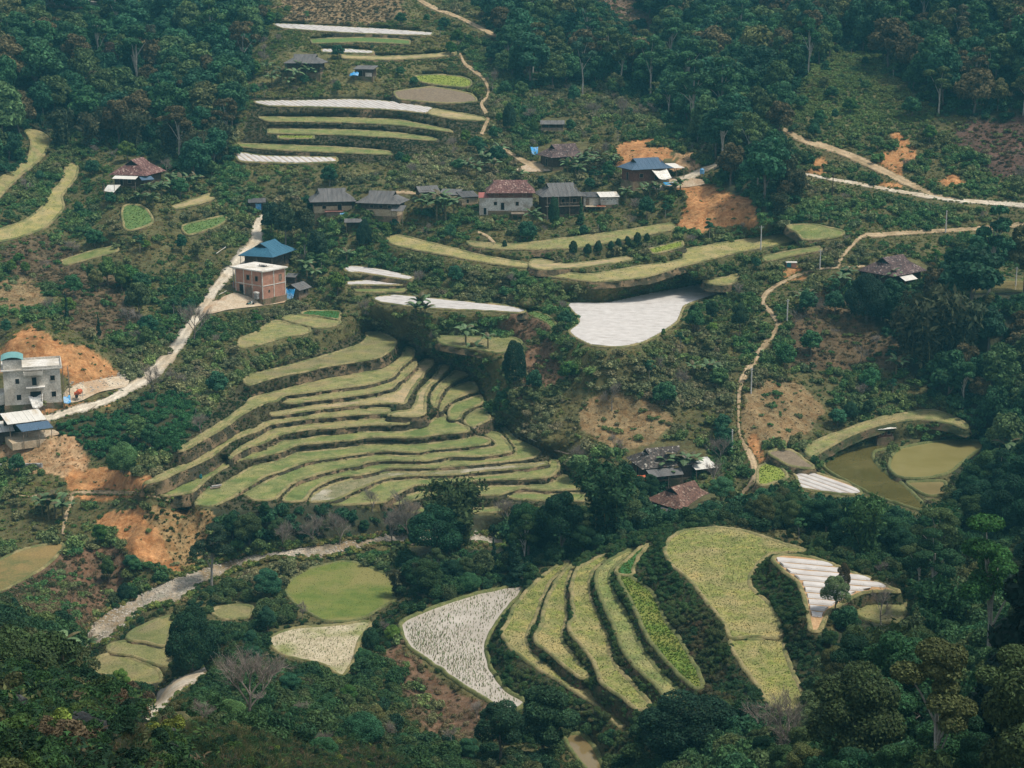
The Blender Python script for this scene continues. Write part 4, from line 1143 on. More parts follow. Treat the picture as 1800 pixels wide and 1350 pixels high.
# ------------------------------------------------------------------ where plants may stand
MX0, MY0, MS = -300, -200, 2
mxx, myy = np.meshgrid(np.arange(MX0, 2100, MS), np.arange(MY0, 1500, MS))
prot = np.zeros(mxx.shape, bool)        # nothing may rise in front of these
for f in FIELDS.values(): prot |= inside(f['out'], mxx, myy)
for q in ROADP + [STREAMO] + [y[2] for y in YARDS]: prot |= inside(q, mxx, myy)
footing = prot.copy()                   # nothing may root here
hmask = np.zeros(mxx.shape, bool)       # buildings
for q in HOUSE_SHAPES:
    q = pp(q); c0 = q.mean(0); q = (q - c0) * np.array([.9, .78]) + c0 - np.array([0, np.ptp(q[:, 1]) * .10])
    h_ = inside(q, mxx, myy); prot |= h_; footing |= h_; hmask |= h_
treeprot = prot.copy()                  # open ground and lone trees that forest trees must not hide
for z, q in ZONES:
    if z in ('hill', 'soil', 'meadow', 'dryfield', 'soilt', 'brown', 'drybrush', 'dry', 'burnt'):
        q = pp(q); treeprot |= inside((q - q.mean(0)) * .93 + q.mean(0), mxx, myy)
for q in ('1100,1350 1112,1272 1160,1232 1235,1232 1285,1275 1310,1350', '1690,1180 1690,1000 1700,940 1745,918 1785,960 1790,1040 1750,1180', '1500,1040 1600,1040 1620,1090 1560,1110 1500,1090',
          '870,1345 865,1270 900,1215 1000,1200 1055,1260 1050,1345', '1440,1030 1500,990 1500,1070 1440,1080', '1280,1130 1440,1120 1440,1260 1330,1262'):
    treeprot |= inside(pp(q), mxx, myy)
def look(mask, px, py):
    i = np.clip(((np.asarray(py) - MY0) / MS).astype(int), 0, mask.shape[0] - 1)
    j = np.clip(((np.asarray(px) - MX0) / MS).astype(int), 0, mask.shape[1] - 1)
    return mask[i, j]
# plan area of every ground cell
A, B_, D_ = PG[1:, :-1], PG[:-1, :-1], PG[:-1, 1:]
e1, e2 = (A - B_)[..., :2], (D_ - B_)[..., :2]
e1z, e2z = (A - B_)[..., 2], (D_ - B_)[..., 2]
carea = np.minimum(np.sqrt((e1[..., 0] * e2[..., 1] - e1[..., 1] * e2[..., 0]) ** 2 + (e1[..., 1] * e2z - e1z * e2[..., 1]) ** 2 + (e1z * e2[..., 0] - e1[..., 0] * e2z) ** 2), 30.0)
cell_px, cell_py = gx[:-1, :-1] + 2, gy[:-1, :-1] + 2
czone = zone[:-1, :-1]
inview = (cell_px > -230) & (cell_px < 2030) & (cell_py > -128) & (cell_py < 1440)
def sample(zn, dens, seed, extra=None, view=True):
    """random ground points: dens per 100 m2 in the named zones"""
    rg = np.random.default_rng(seed)
    m = np.isin(czone, [ZN.index(z) for z in zn])
    if view: m &= inview
    if extra is not None: m &= extra
    lam = carea[m] * dens / 100
    k = rg.poisson(np.minimum(lam, 60))
    px = np.repeat(cell_px[m], k) + rg.uniform(-2, 2, k.sum()); py = np.repeat(cell_py[m], k) + rg.uniform(-2, 2, k.sum())
    ok = ~look(footing, px, py)
    px, py = px[ok], py[ok]
    return px, py, ground_now(px, py)
def ground_now(px, py):
    u = np.clip((np.asarray(px, float) - GX[0]) / 4, 0, len(GX) - 1.001); v = np.clip((np.asarray(py, float) - GY[0]) / 4, 0, len(GY) - 1.001)
    i = u.astype(int); j = v.astype(int); a = (u - i)[..., None]; b = (v - j)[..., None]
    return PG[j, i]*(1-a)*(1-b) + PG[j, i+1]*a*(1-b) + PG[j+1, i]*(1-a)*b + PG[j+1, i+1]*a*b
PALS = {
 'scrub': [((0.056,0.133,0.048), 2.6), ((0.084,0.169,0.053), 2.6), ((0.133,0.178,0.060), 2.6), ((0.170,0.178,0.079), 2.0), ((0.181,0.160,0.095), 1.2), ((0.193,0.255,0.081), .5), ((0.242,0.214,0.122), .5)],
 'scrubn': [((.030,.078,.030), 3), ((.045,.095,.034), 2.4), ((.080,.115,.040), 1.6), ((.105,.100,.048), .8), ((.020,.052,.028), 2)],
 'forest': [((0.028,0.084,0.043), 4), ((0.040,0.105,0.043), 3), ((0.070,0.128,0.046), 1.5), ((0.116,0.128,0.049), .8)],
 'meadow': [((0.096,0.160,0.043), 2), ((0.154,0.198,0.053), 2.5), ((0.219,0.216,0.069), 2), ((0.227,0.179,0.083), 1.4), ((0.061,0.122,0.043), 1.2)],
 'dry': [((0.147,0.110,0.065), 3), ((0.184,0.146,0.078), 2), ((0.100,0.090,0.043), 1.4), ((0.053,0.078,0.031), .8)],
 'hill': [((0.128,0.194,0.062), 3), ((0.184,0.234,0.076), 3), ((0.226,0.209,0.086), 1.2), ((0.061,0.131,0.057), .5)],
 'straw': [((.16,.15,.06), 3), ((.30,.225,.125), 3), ((.24,.18,.10), 2), ((.12,.115,.05), 1.4)],
 'crop': [((0.033,0.107,0.041), 3), ((0.047,0.139,0.048), 2), ((0.076,0.160,0.051), .7)],
 'bank': [((0.055,0.076,0.022), 3), ((0.078,0.081,0.032), 2.4), ((0.031,0.065,0.020), 2.6), ((0.114,0.103,0.041), 1)],
 'bright': [((.055,.13,.030), 2), ((.10,.17,.035), 1)],
}
def palette(name, n, rg, j=.16):
    p = PALS[name]; w = np.array([x[1] for x in p], float); w /= w.sum()
    c = np.array([x[0] for x in p])[rg.choice(len(p), n, p=w)]
    return c * rg.uniform(1 - j, 1 + j, (n, 1)) * rg.uniform(.94, 1.06, (n, 3))
PROTO = {}
def proto_col(name, meshes):
    col = bpy.data.collections.new(name)
    for i, me in enumerate(meshes):
        col.objects.link(bpy.data.objects.new('%s_%02d' % (name, i), me))
    return col
def scatter(name, label, protos, P, sc, rz, pi, tint, tilt=None):
    """ONE object of uncountable growth: plants instanced on its points"""
    n = len(P)
    me = bpy.data.meshes.new(name)
    me.vertices.add(n); me.vertices.foreach_set('co', np.asarray(P, np.float32).ravel())
    def att(nm, ty, data, key='value'):
        a = me.attributes.new(nm, ty, 'POINT'); a.data.foreach_set(key, np.ascontiguousarray(data).ravel())
    sc = np.asarray(sc, np.float32)
    if sc.ndim == 1: sc = np.repeat(sc[:, None], 3, 1)
    att('sc', 'FLOAT_VECTOR', sc, 'vector')
    rot = np.zeros((n, 3), np.float32); rot[:, 2] = rz
    if tilt is not None: rot[:, :2] = tilt
    att('rot', 'FLOAT_VECTOR', rot, 'vector')
    att('pick', 'INT', np.asarray(pi, np.int32))
    att('tint', 'FLOAT_COLOR', np.concatenate([tint, np.ones((n, 1))], 1).astype(np.float32), 'color')
    o = mobj(name, me)
    g = bpy.data.node_groups.new(name + '_growth', 'GeometryNodeTree')
    g.interface.new_socket('Geometry', in_out='INPUT', socket_type='NodeSocketGeometry')
    g.interface.new_socket('Geometry', in_out='OUTPUT', socket_type='NodeSocketGeometry')
    gi = g.nodes.new('NodeGroupInput'); go = g.nodes.new('NodeGroupOutput')
    ip = g.nodes.new('GeometryNodeInstanceOnPoints'); ci = g.nodes.new('GeometryNodeCollectionInfo')
    ci.inputs['Collection'].default_value = proto_col(name + '_kinds', protos)
    ci.inputs['Separate Children'].default_value = True; ci.inputs['Reset Children'].default_value = True
    def na(nm, ty):
        x = g.nodes.new('GeometryNodeInputNamedAttribute'); x.data_type = ty; x.inputs[0].default_value = nm
        return next(s for s in x.outputs if s.enabled and s.name == 'Attribute')
    L = g.links.new
    L(gi.outputs[0], ip.inputs['Points']); L(ci.outputs[0], ip.inputs['Instance']); ip.inputs['Pick Instance'].default_value = True
    L(na('pick', 'INT'), ip.inputs['Instance Index'])
    er = g.nodes.new('FunctionNodeEulerToRotation'); L(na('rot', 'FLOAT_VECTOR'), er.inputs[0]); L(er.outputs[0], ip.inputs['Rotation'])
    L(na('sc', 'FLOAT_VECTOR'), ip.inputs['Scale']); L(ip.outputs[0], go.inputs[0])
    md = o.modifiers.new('growth', 'NODES'); md.node_group = g
    return tag(o, label, kind='stuff')
def clear_top(P, h, wx, mask=None):
    """True where a plant of height h and half width wx hides none of the protected ground"""
    mask = prot if mask is None else mask
    okk = np.ones(len(P), bool)
    for fz in ((.35, .7, 1.0) if mask is prot else (.3, .55, .8, 1.0)):
        for fx in ((-.8, 0, .8) if mask is prot else (-1, -.5, 0, .5, 1)):
            Q = P.copy(); Q[:, 2] += h * fz; Q[:, 0] += wx * fx * (1.15 - .5 * fz)
            x, y = project(Q); okk &= ~look(mask, x, y)
    return okk

BUSHES = []      # candidates for single bushes: (pixel size, P, scale, rz, tint, zone)
def grow(name, label, zones, dens, size, pal, protos, seed, hs=1.0, single=0, extra=None, wide=.45, patch=None):
    rg = np.random.default_rng(seed)
    px, py, P = sample(zones, dens, seed, extra)
    s = size[0] * (size[1] / size[0]) ** (rg.random(len(P)) ** 1.5)
    if patch is not None:    # growth comes in patches
        v = vnoise(P[:, 0], P[:, 1], patch, seed)
        k = rg.random(len(P)) < np.clip((v - .22) * 2.2, .12, 1); px, py, P, s = px[k], py[k], P[k], s[k]
    ok = clear_top(P, s * hs * .9, s * wide)
    P, s = P[ok], s[ok]; n = len(P)
    t = palette(pal, n, rg)
    # neighbours share their colour a little
    v = vnoise(P[:, 0], P[:, 1], 14, seed + 5)[:, None]
    pw = np.array([x[1] for x in PALS[pal]], float); pw = np.cumsum(pw / pw.sum())
    u = np.clip((vnoise(P[:, 0], P[:, 1], 17, seed + 9) * .7 + vnoise(P[:, 0], P[:, 1], 5, seed + 8) * .3 - .5) * 1.9 + .5, 0, .999)
    t = .42 * t + .58 * np.array([x[0] for x in PALS[pal]])[np.searchsorted(pw, u)]
    t = t * (.78 + .44 * v)
    rz = rg.uniform(0, 6.28, n)
    P[:, 2] -= .06 * s
    if single:
        d = np.linalg.norm(P - np.array([0, 0, CZ]), axis=1); x, y = project(P)
        big = s / d * ((x > 5) & (x < 1795) & (y > 5) & (y < 1345))
        o = np.argsort(-big)[:single]
        for i in o: BUSHES.append((P[i], s[i], rz[i], t[i], d[i], zones[0]))
        kk = np.ones(n, bool); kk[o] = False
        P, s, rz, t = P[kk], s[kk], rz[kk], t[kk]; n = len(P)
    sc = np.stack([s, s, s * hs], 1) * rg.uniform(.85, 1.15, (n, 3))
    scatter(name, label, protos, P, sc, rz, rg.integers(0, len(protos), n), t, rg.normal(0, .12, (n, 2)))
nearY = PG[:-1, :-1, 1] < 235
grow('ground_cover', 'low weeds and grass between the bushes', ['scrub'], 190, (.28, .85), 'meadow', TUF + SHR[:2] + DRYB[:1], 21, .8, extra=~nearY)
grow('ground_cover', 'low weeds near the stream and the near knoll', ['scrub'], 230, (.25, .8), 'bank', TUF + SHRN[:2] + DRYB[:1], 22, .8, extra=nearY)
grow('undergrowth', 'tangled green and brown scrub covering the valley slopes', ['scrub'], 85, (.7, 2.3), 'scrub', SHR, 1, 1.0, 90, patch=11, extra=~nearY)
grow('undergrowth', 'leafy scrub around the near knoll and stream', ['scrub'], 85, (.6, 2.2), 'scrubn', SHRN, 2, 1.0, 60, extra=nearY, patch=9)
grow('undergrowth', 'dark bushes under the forest trees', ['forest'], 30, (1.0, 2.8), 'forest', SHR, 3, 1.1, 0, extra=~nearY)
grow('undergrowth', 'dark bushes under the near trees', ['forest'], 45, (1.0, 2.8), 'forest', SHRN, 4, 1.1, 60, extra=nearY)
grow('ground_cover', 'short rough grass on the upper slope', ['meadow', 'hill'], 260, (.25, .6), 'meadow', TUF + DRYB[:1] + SHR[:1], 23, .8)
grow('meadow_growth', 'rough grass and low bushes on the upper slope', ['meadow'], 170, (.35, 1.2), 'meadow', SHR, 5, .8, 30, patch=8)
grow('hill_growth', 'low even scrub on the cleared hillside', ['hill'], 130, (.6, 1.3), 'hill', SHR, 6, .9, 0)
grow('dry_growth', 'dry brown brush on old clearings', ['dry', 'burnt', 'drybrush', 'brown', 'drygrass'], 150, (.35, 1.0), 'dry', DRYB + SHR[:2], 7, .8, 0)
grow('undergrowth', 'scattered green scrub creeping over the old clearings', ['dryfield', 'drybrush', 'dry', 'burnt', 'brown'], 22, (.4, 1.5), 'scrub', SHR, 24, .9, 0, patch=6)
grow('straw_tufts', 'straw coloured stubble tufts on dry plots', ['dryfield', 'soilt'], 120, (.25, .6), 'straw', TUF, 8, .8)
grow('soil_tufts', 'sparse green tufts on bare orange earth', ['soil', 'tufts', 'soilt'], 16, (.25, .8), 'scrub', SHR + TUF, 9, .8)
grow('soil_tufts', 'green tufts in lines on the orange slope above the stream', ['tufts'], 170, (.35, .85), 'bank', TUF + SHR[:1], 10, .8)
grow('crop_rows', 'dense dark green crop below the pale road', ['crop'], 80, (.7, 1.3), 'crop', SHR, 11, 1.1, 30)
PALS['kbank'] = [((.040,.095,.032), 3), ((.062,.112,.036), 3), ((.095,.115,.042), 1.6), ((.135,.10,.056), .8), ((.028,.066,.030), 2)]
grow('bank_grass', 'dense dark green weeds on the near knoll banks', ['kbank'], 520, (.3, .95), 'kbank', SHRN + TUF[:2], 13, .9, 0)
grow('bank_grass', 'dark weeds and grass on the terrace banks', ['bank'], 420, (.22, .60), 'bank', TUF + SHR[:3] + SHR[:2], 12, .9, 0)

# grass hanging over the terrace edges
def edge_growth(keys, name, label, per_m, seed, pal, size, down):
    rg = np.random.default_rng(seed); out = []
    for k in keys:
        f = FIELDS[k]; xy = f['xy']; nx_ = np.roll(xy, -1, 0); L = np.linalg.norm(nx_ - xy, axis=1)
        n = int(L.sum() * per_m); i = rg.choice(len(xy), n, p=L / L.sum()); a = rg.random((n, 1)); p = xy[i] * (1 - a) + nx_[i] * a
        t = (nx_ - xy)[i] / (L[i][:, None] + 1e-9); nn = np.stack([t[:, 1], -t[:, 0]], 1)
        q = rg.uniform(down[0], down[1], n); o = .08 + .38 * q
        p = p + nn * o[:, None]; out.append(np.concatenate([p, (field_z(f, p[:, 0], p[:, 1]) - q)[:, None]], 1))
    P = np.concatenate(out); x, y = project(P); m = (x > -150) & (x < 1950) & (y > -60) & (y < 1400) & ~look(hmask, x, y); P = P[m]; n = len(P)
    s = size[0] + (size[1] - size[0]) * rg.random(n) ** 1.6
    v = vnoise(P[:, 0] + 400, P[:, 1], 5, seed)[:, None]
    scatter(name, label, TUF + SHR[:2] + DRYB[:1], P, np.stack([s, s, s * .85], 1), rg.uniform(0, 6.28, n), rg.integers(0, 6, n), palette(pal, n, rg, .3) * (.7 + .6 * v), rg.normal(0, .25, (n, 2)))
STEPS = [k for k in FIELDS if k[0] in 'TRKPG' or k in ('M1', 'M2', 'M4', 'M6', 'W3', 'F1', 'F2')]
KST = [k for k in FIELDS if k[0] in 'KQ']
edge_growth([k for k in FIELDS if k not in KST], 'bank_grass', 'weeds growing on the steps between the terraces', 7.0, 61, 'bank', (.15, .44), (.2, 1.5))
edge_growth(KST, 'bank_grass', 'thick weeds on the banks of the near knoll and the ponds', 15.0, 63, 'kbank', (.16, .46), (.25, 1.9))
edge_growth(STEPS, 'edge_grass', 'straggling grass along the terrace rims', 2.2, 62, 'straw', (.10, .25), (-.12, .12))

# weeds along the stream and the road verges
def line_growth(lines, name, label, per_px, seed, pal, size):
    rg = np.random.default_rng(seed); Q = []
    for l in lines:
        L = np.linalg.norm(np.diff(l, axis=0), axis=1); n = int(L.sum() * per_px); i = rg.choice(len(L), n, p=L / L.sum()); a = rg.random((n, 1))
        Q.append(l[i] * (1 - a) + l[i + 1] * a + rg.normal(0, 1.6, (n, 2)))
    Q = np.concatenate(Q); k = ~look(hmask, Q[:, 0], Q[:, 1]); Q = Q[k]; P = ground_now(Q[:, 0], Q[:, 1]); n = len(P)
    s = size[0] + (size[1] - size[0]) * rg.random(n) ** 2
    scatter(name, label, TUF + SHR[:3], P, np.stack([s, s, s * .8], 1), rg.uniform(0, 6.28, n), rg.integers(0, 6, n), palette(pal, n, rg, .3))
line_growth([np.concatenate([STREAMO, STREAMO[:1]])], 'stream_weeds', 'weeds along the edges of the stream bed', 1.6, 71, 'meadow', (.25, 1.1))
line_growth([l for nm, k, c, lab in ROADS for l in poly_of_road(c)], 'verge_grass', 'grass along the edges of the roads and paths', 1.1, 72, 'meadow', (.15, .5))
# ------------------------------------------------------------------ single trees
def plant(kind, P, s, rz, tint, name, label, cat, group=None, var=0, wide=1.0):
    cr, tr, h = TREES[kind][var % len(TREES[kind])]
    root = empty(name, tuple(P), rz)
    root.scale = (s * wide, s * wide, s)
    for nm, me in (('trunk', tr), ('crown', cr)):
        o = bpy.data.objects.new(nm, me); link(o, root)
        if nm == 'crown': o['tint'] = [float(x) for x in tint]
    if kind.startswith('bamboo'): root.children[0].name = 'culms'
    return tag(root, label, cat, group)
DG, MG, OL, LG, BR = (.018,.048,.028), (.030,.068,.030), (.080,.075,.036), (.075,.13,.040), (.10,.075,.045)
# px,py of the foot, height m, kind, tint, width factor, label
SPECIAL = [
 (1205, 1345, 6.5, 'dome', (.014,.040,.022), 1.5, 'great round dark tree at the bottom edge below the curved fields', 'broad_tree'),
 (1735, 1180, 15.5, 'tallnear', (.035,.105,.026), 1.0, 'tall bright green tree with a bare dark stem right of the white beds', 'tall_tree'),
 (1796, 1330, 15.0, 'narrow', (.010,.026,.020), 1.35, 'towering near black narrow tree at the right edge', 'dark_tree'),
 (958, 1338, 9.0, 'near', MG, 1.15, 'leafy tree beside the glinting pond at the bottom edge', 'broadleaf_tree'),
 (880, 1345, 7.0, 'near', (.025,.06,.03), 1.0, 'smaller dark tree left of the leafy tree by the glinting pond', 'broadleaf_tree'),
 (338, 1182, 8.6, 'dome', (.022,.058,.028), .72, 'plump dark tree between the stream bed plots and the pale paddy', 'broad_tree'),
 (905, 683, 8.2, 'dome', (.016,.046,.028), .55, 'egg shaped dark tree right of the terrace fan', 'broad_tree'),
 (1523, 566, 9.4, 'dome', (.018,.046,.030), .85, 'round dark tree in front of the tile roofed house at the right', 'broad_tree'),
 (190, 1022, 4.6, 'near', LG, .72, 'small light green tree on the brown slope by the stream', 'broadleaf_tree'),
 (219, 1055, 2.6, 'dome', DG, .8, 'small dark round tree at the foot of the brown slope', 'broad_tree'),
 (372, 1030, 10.5, 'tallnear', (.03,.055,.03), 1.25, 'sparse dark tree with a bare top beside the stream bed', 'tall_tree'),
 (906, 1028, 6.2, 'narrow', DG, 1.25, 'dark cone shaped tree at the tip of the flooded paddy', 'conifer'),
 (868, 1012, 5.0, 'narrow', DG, .8, 'slim dark conifer left of the cone shaped tree', 'conifer'),
 (652, 1140, 3.2, 'dome', (.028,.075,.035), .75, 'compact green bush tree on the bund between the two paddies', 'broad_tree'),
 (215, 1225, 2.4, 'near', (.11,.21,.045), .9, 'small bright yellow green tree among the near rocks', 'broadleaf_tree'),
 (118, 568, 6.0, 'narrow', (.022,.055,.032), .55, 'columnar dark conifer on the brown left slope', 'conifer'),
 (174, 588, 4.5, 'narrow', (.024,.058,.032), .6, 'lower columnar conifer right of the tall one on the left slope', 'conifer'),
 (190, 500, 6.5, 'far', (.085,.15,.040), .8, 'light green tree above the brown left slope', 'broadleaf_tree'),
 (215, 510, 6.0, 'far', (.095,.155,.042), .7, 'fresh green tree right of the light green one on the left slope', 'broadleaf_tree'),
 (245, 560, 8.0, 'far', (.075,.11,.045), .9, 'loose olive tree leaning over the pale road', 'broadleaf_tree'),
 (160, 500, 4.5, 'far', (.06,.11,.04), .6, 'small green tree beside the fresh green pair on the left slope', 'broadleaf_tree'),
 (20, 480, 3.2, 'far', (.085,.16,.04), .9, 'rounded light green tree at the left edge', 'broadleaf_tree'),
 (45, 482, 3.0, 'far', (.09,.165,.04), .9, 'rounded light green tree second from the left edge', 'broadleaf_tree'),
 (500, 436, 10.5, 'far', (.045,.070,.034), .85, 'dense tree behind the blue roofed brick house', 'broadleaf_tree'),
 (478, 418, 8.5, 'far', (.030,.058,.034), .85, 'dark tree at the road bend above the blue roof', 'broadleaf_tree'),
 (538, 430, 9.0, 'far', (.058,.075,.036), .8, 'olive tree right of the dense tree behind the blue roof', 'broadleaf_tree'),
 (560, 470, 8.0, 'far', (.035,.065,.036), .85, 'dark tree above the shack with the blue tarp', 'broadleaf_tree'),
 (640, 440, 6.5, 'dome', (.020,.050,.032), .5, 'rounded dark tree below the grey roofed houses', 'broad_tree'),
 (1218, 586, 5.6, 'near', (.022,.055,.030), .62, 'dark tree at the right end of the largest white field', 'broadleaf_tree'),
 (1250, 576, 5.2, 'near', (.026,.060,.032), .72, 'second dark tree right of the largest white field', 'broadleaf_tree'),
 (1300, 590, 7.0, 'near', (.035,.072,.034), .75, 'green tree between the largest white field and the footpath', 'broadleaf_tree'),
 (1166, 592, 1.9, 'far', (.075,.15,.045), .7, 'tiny fresh green sapling on the lower rim of the largest white field', 'sapling'),
 (974, 398, 6.4, 'dome', (.032,.080,.036), .42, 'bushy bright tree in front of the thatch grey house', 'broad_tree'),
 (1021, 396, 5.6, 'narrow', (.036,.085,.038), .85, 'narrow bright tree right of the bushy one at the grey house', 'broadleaf_tree'),
 (938, 233, 3.6, 'dome', (.06,.125,.04), .6, 'round light green tree beside the stilted shed', 'broad_tree'),
 (895, 232, 7.0, 'dome', (.028,.062,.036), .5, 'dark tree left of the stilted shed', 'broad_tree'),
 (1481, 1048, 4.2, 'near', (.075,.065,.035), .6, 'small brown leaved tree standing in front of the white beds', 'broadleaf_tree'),
 (1467, 1082, 4.8, 'near', (.13,.19,.085), .95, 'pale green bushy tree covering the corner of the white beds', 'broadleaf_tree'),
 (1603, 1092, 5.2, 'tallnear', (.045,.085,.03), .9, 'slim green tree at the right tip of the white beds', 'broadleaf_tree'),
 (1495, 735, 3.2, 'dome', (.030,.075,.035), .8, 'round bush tree above the fish pond bank', 'broad_tree'),
 (1528, 730, 3.4, 'far', (.045,.085,.035), 1.0, 'small green tree right of the round one above the fish pond bank', 'broadleaf_tree'),
 (268, 130, 15.5, 'tall', (.05,.055,.035), .6, 'tall tree with a long pale bare stem in the left forest', 'tall_tree'),
 (198, 155, 12.5, 'tall', (.085,.060,.042), .8, 'reddish brown tall tree in the left forest', 'tall_tree'),
 (152, 152, 11.0, 'tall', (.11,.075,.042), .7, 'rusty leaved tall tree left of the reddish brown one', 'tall_tree'),
 (1024, 168, 17.0, 'tall', (.03,.07,.04), .85, 'tall tree with a pale stem at the lower edge of the central forest', 'tall_tree'),
 (1457, 82, 15.5, 'tall', (.08,.115,.05), .75, 'tall pale stemmed tree above the cleared hillside', 'tall_tree'),
 (1580, 85, 13.5, 'tall', (.045,.08,.045), .75, 'tall thin tree on the forest edge above the cleared hillside', 'tall_tree'),
 (1685, 95, 14.0, 'tall', (.085,.085,.05), .9, 'brownish tall tree among the trees in the top right', 'tall_tree'),
 (1710, 165, 10.5, 'far', (.060,.095,.045), .75, 'light olive tree right of the cleared hillside', 'broadleaf_tree'),
 (1660, 120, 9.0, 'far', (.05,.085,.045), .75, 'olive tree above the light olive one right of the cleared hillside', 'broadleaf_tree'),
]
SPXY = []
# things one can find in the picture, to say where a plant stands
LANDMARKS = [(60, 660, 'concrete house'), (45, 745, 'tin roofed sheds'), (450, 490, 'brick house'), (468, 438, 'blue roof by the road'), (523, 505, 'blue tarp shack'), (243, 300, 'red roofed house'),
 (540, 108, 'upper grey house'), (643, 122, 'open shed'), (971, 220, 'stilted shed'), (990, 265, 'dark tiled house'), (1134, 292, 'slate blue roof'), (585, 350, 'wide grey house'), (673, 350, 'second grey house'),
 (897, 350, 'white village house'), (984, 345, 'stilted grey house'), (1069, 342, 'white block'), (822, 350, 'earthen byre'), (1567, 470, 'right tiled house'), (1551, 752, 'pond hut'), (1163, 795, 'mossy tiled house'), (1199, 870, 'lowest tiled house'),
 (250, 650, 'pale road bend'), (370, 520, 'gravel heap on the road'), (60, 822, 'stone retaining wall'), (180, 840, 'orange earth'), (245, 950, 'orange stream slope'), (605, 1035, 'oval green field'), (560, 1140, 'pale drained paddy'), (220, 1150, 'three stream plots'),
 (420, 985, 'stream gravel'), (700, 945, 'stream under the fan'), (790, 1130, 'flooded paddy'), (780, 1230, 'brown slope under the paddy'), (1000, 1250, 'foot of the curved fields'), (1260, 960, 'pale knoll field'), (1460, 1030, 'striped white beds'), (1390, 1200, 'right end of the knoll'),
 (1205, 1290, 'round bottom tree'), (1735, 1050, 'tall bright tree'), (1555, 1075, 'bare tree below the white beds'), (1500, 830, 'brown fish pond'), (1650, 800, 'olive fish pond'), (1450, 845, 'seamed white field'), (1380, 730, 'dry plot by the footpath'), (1340, 560, 'footpath bend'),
 (1650, 580, 'great bamboo clump'), (1745, 500, 'thin pond at the right'), (1670, 400, 'tan road pole'), (1500, 270, 'dirt road'), (1510, 180, 'cleared hillside'), (1585, 275, 'orange slip scar'), (1740, 255, 'burnt slope'), (1270, 370, 'orange earth bank'), (1130, 560, 'great white field'),
 (790, 535, 'long white strip'), (665, 482, 'two small white strips'), (840, 605, 'boggy field'), (905, 645, 'egg shaped tree'), (930, 690, 'brown gully'), (1110, 740, 'middle clearing'), (1240, 650, 'middle scrub bananas'), (700, 600, 'rounded top terrace'), (500, 590, 'grassy triangle plot'),
 (380, 740, 'tail of the upper terrace'), (970, 800, 'right rim of the fan'), (620, 880, 'foot of the fan'), (230, 385, 'lettuce plot'), (340, 350, 'tan banana terrace'), (90, 350, 'curved left terrace'), (60, 260, 'upper curved terrace'), (160, 540, 'brown left slope'), (30, 515, 'tan left plot'),
 (1060, 435, 'orchard row'), (760, 430, 'left village terrace'), (1430, 405, 'green tip plot'), (650, 185, 'middle white strip'), (620, 50, 'top white strip'), (500, 275, 'short white strip'), (620, 230, 'thin green terraces'), (780, 140, 'light green plot'), (850, 170, 'winding footpath'),
 (1040, 100, 'central forest edge'), (1100, 30, 'brown forest scar'), (240, 770, 'dark crop'), (60, 990, 'ochre meadow'), (100, 1060, 'brown slope by the stream'), (300, 1210, 'pale road stub'), (430, 1230, 'big bare tree'), (95, 900, 'lower left bananas'), (250, 480, 'fresh green pair')]
LMX = np.array([l[:2] for l in LANDMARKS], float)
SEEN_LABELS = {}
def where(x, y):
    d = np.hypot(LMX[:, 0] - x, (LMX[:, 1] - y) * 1.2); i = int(np.argmin(d)); dx, dy = x - LMX[i, 0], y - LMX[i, 1]
    return ('left of' if dx < 0 else 'right of') if abs(dx) > abs(dy) * 1.2 else ('above' if dy < 0 else 'below'), LANDMARKS[i][2], d[i]
def hue(t):
    r_, g_, b_ = [float(v) for v in t]
    if r_ > g_ * .95: return 'brownish'
    if g_ > .17: return 'bright green'
    if r_ > .72 * g_: return 'olive'
    return 'dark green' if g_ < .075 else 'mid green' if g_ < .115 else 'fresh green'
def say(x, y, t, noun, far=''):
    side, lm, d_ = where(x, y)
    lab = '%s %s %s%s the %s' % (hue(t), noun, 'just ' if d_ < 60 else ('' if d_ < 130 else 'far '), side, lm)
    if len(lab.split()) > 16: lab = '%s %s %s%s the %s' % (hue(t), noun.split(' in the ')[0], 'just ' if d_ < 60 else ('' if d_ < 130 else 'far '), side, lm)
    return lab
SPFOOT = {}
for i, (px, py, h, kind, t, w, lab, nm) in enumerate(SPECIAL):
    P = ground_now(np.array([px]), np.array([py]))[0]
    h0 = TREES[kind][0][2]
    cat = 'conifer' if nm == 'conifer' else 'sapling' if nm == 'sapling' else 'tree'
    plant(kind, P, h / h0, (i * 1.7) % 6.28, t, nm, lab, cat, None, i, w)
    SPXY.append((P[0], P[1], h * .32 * w))

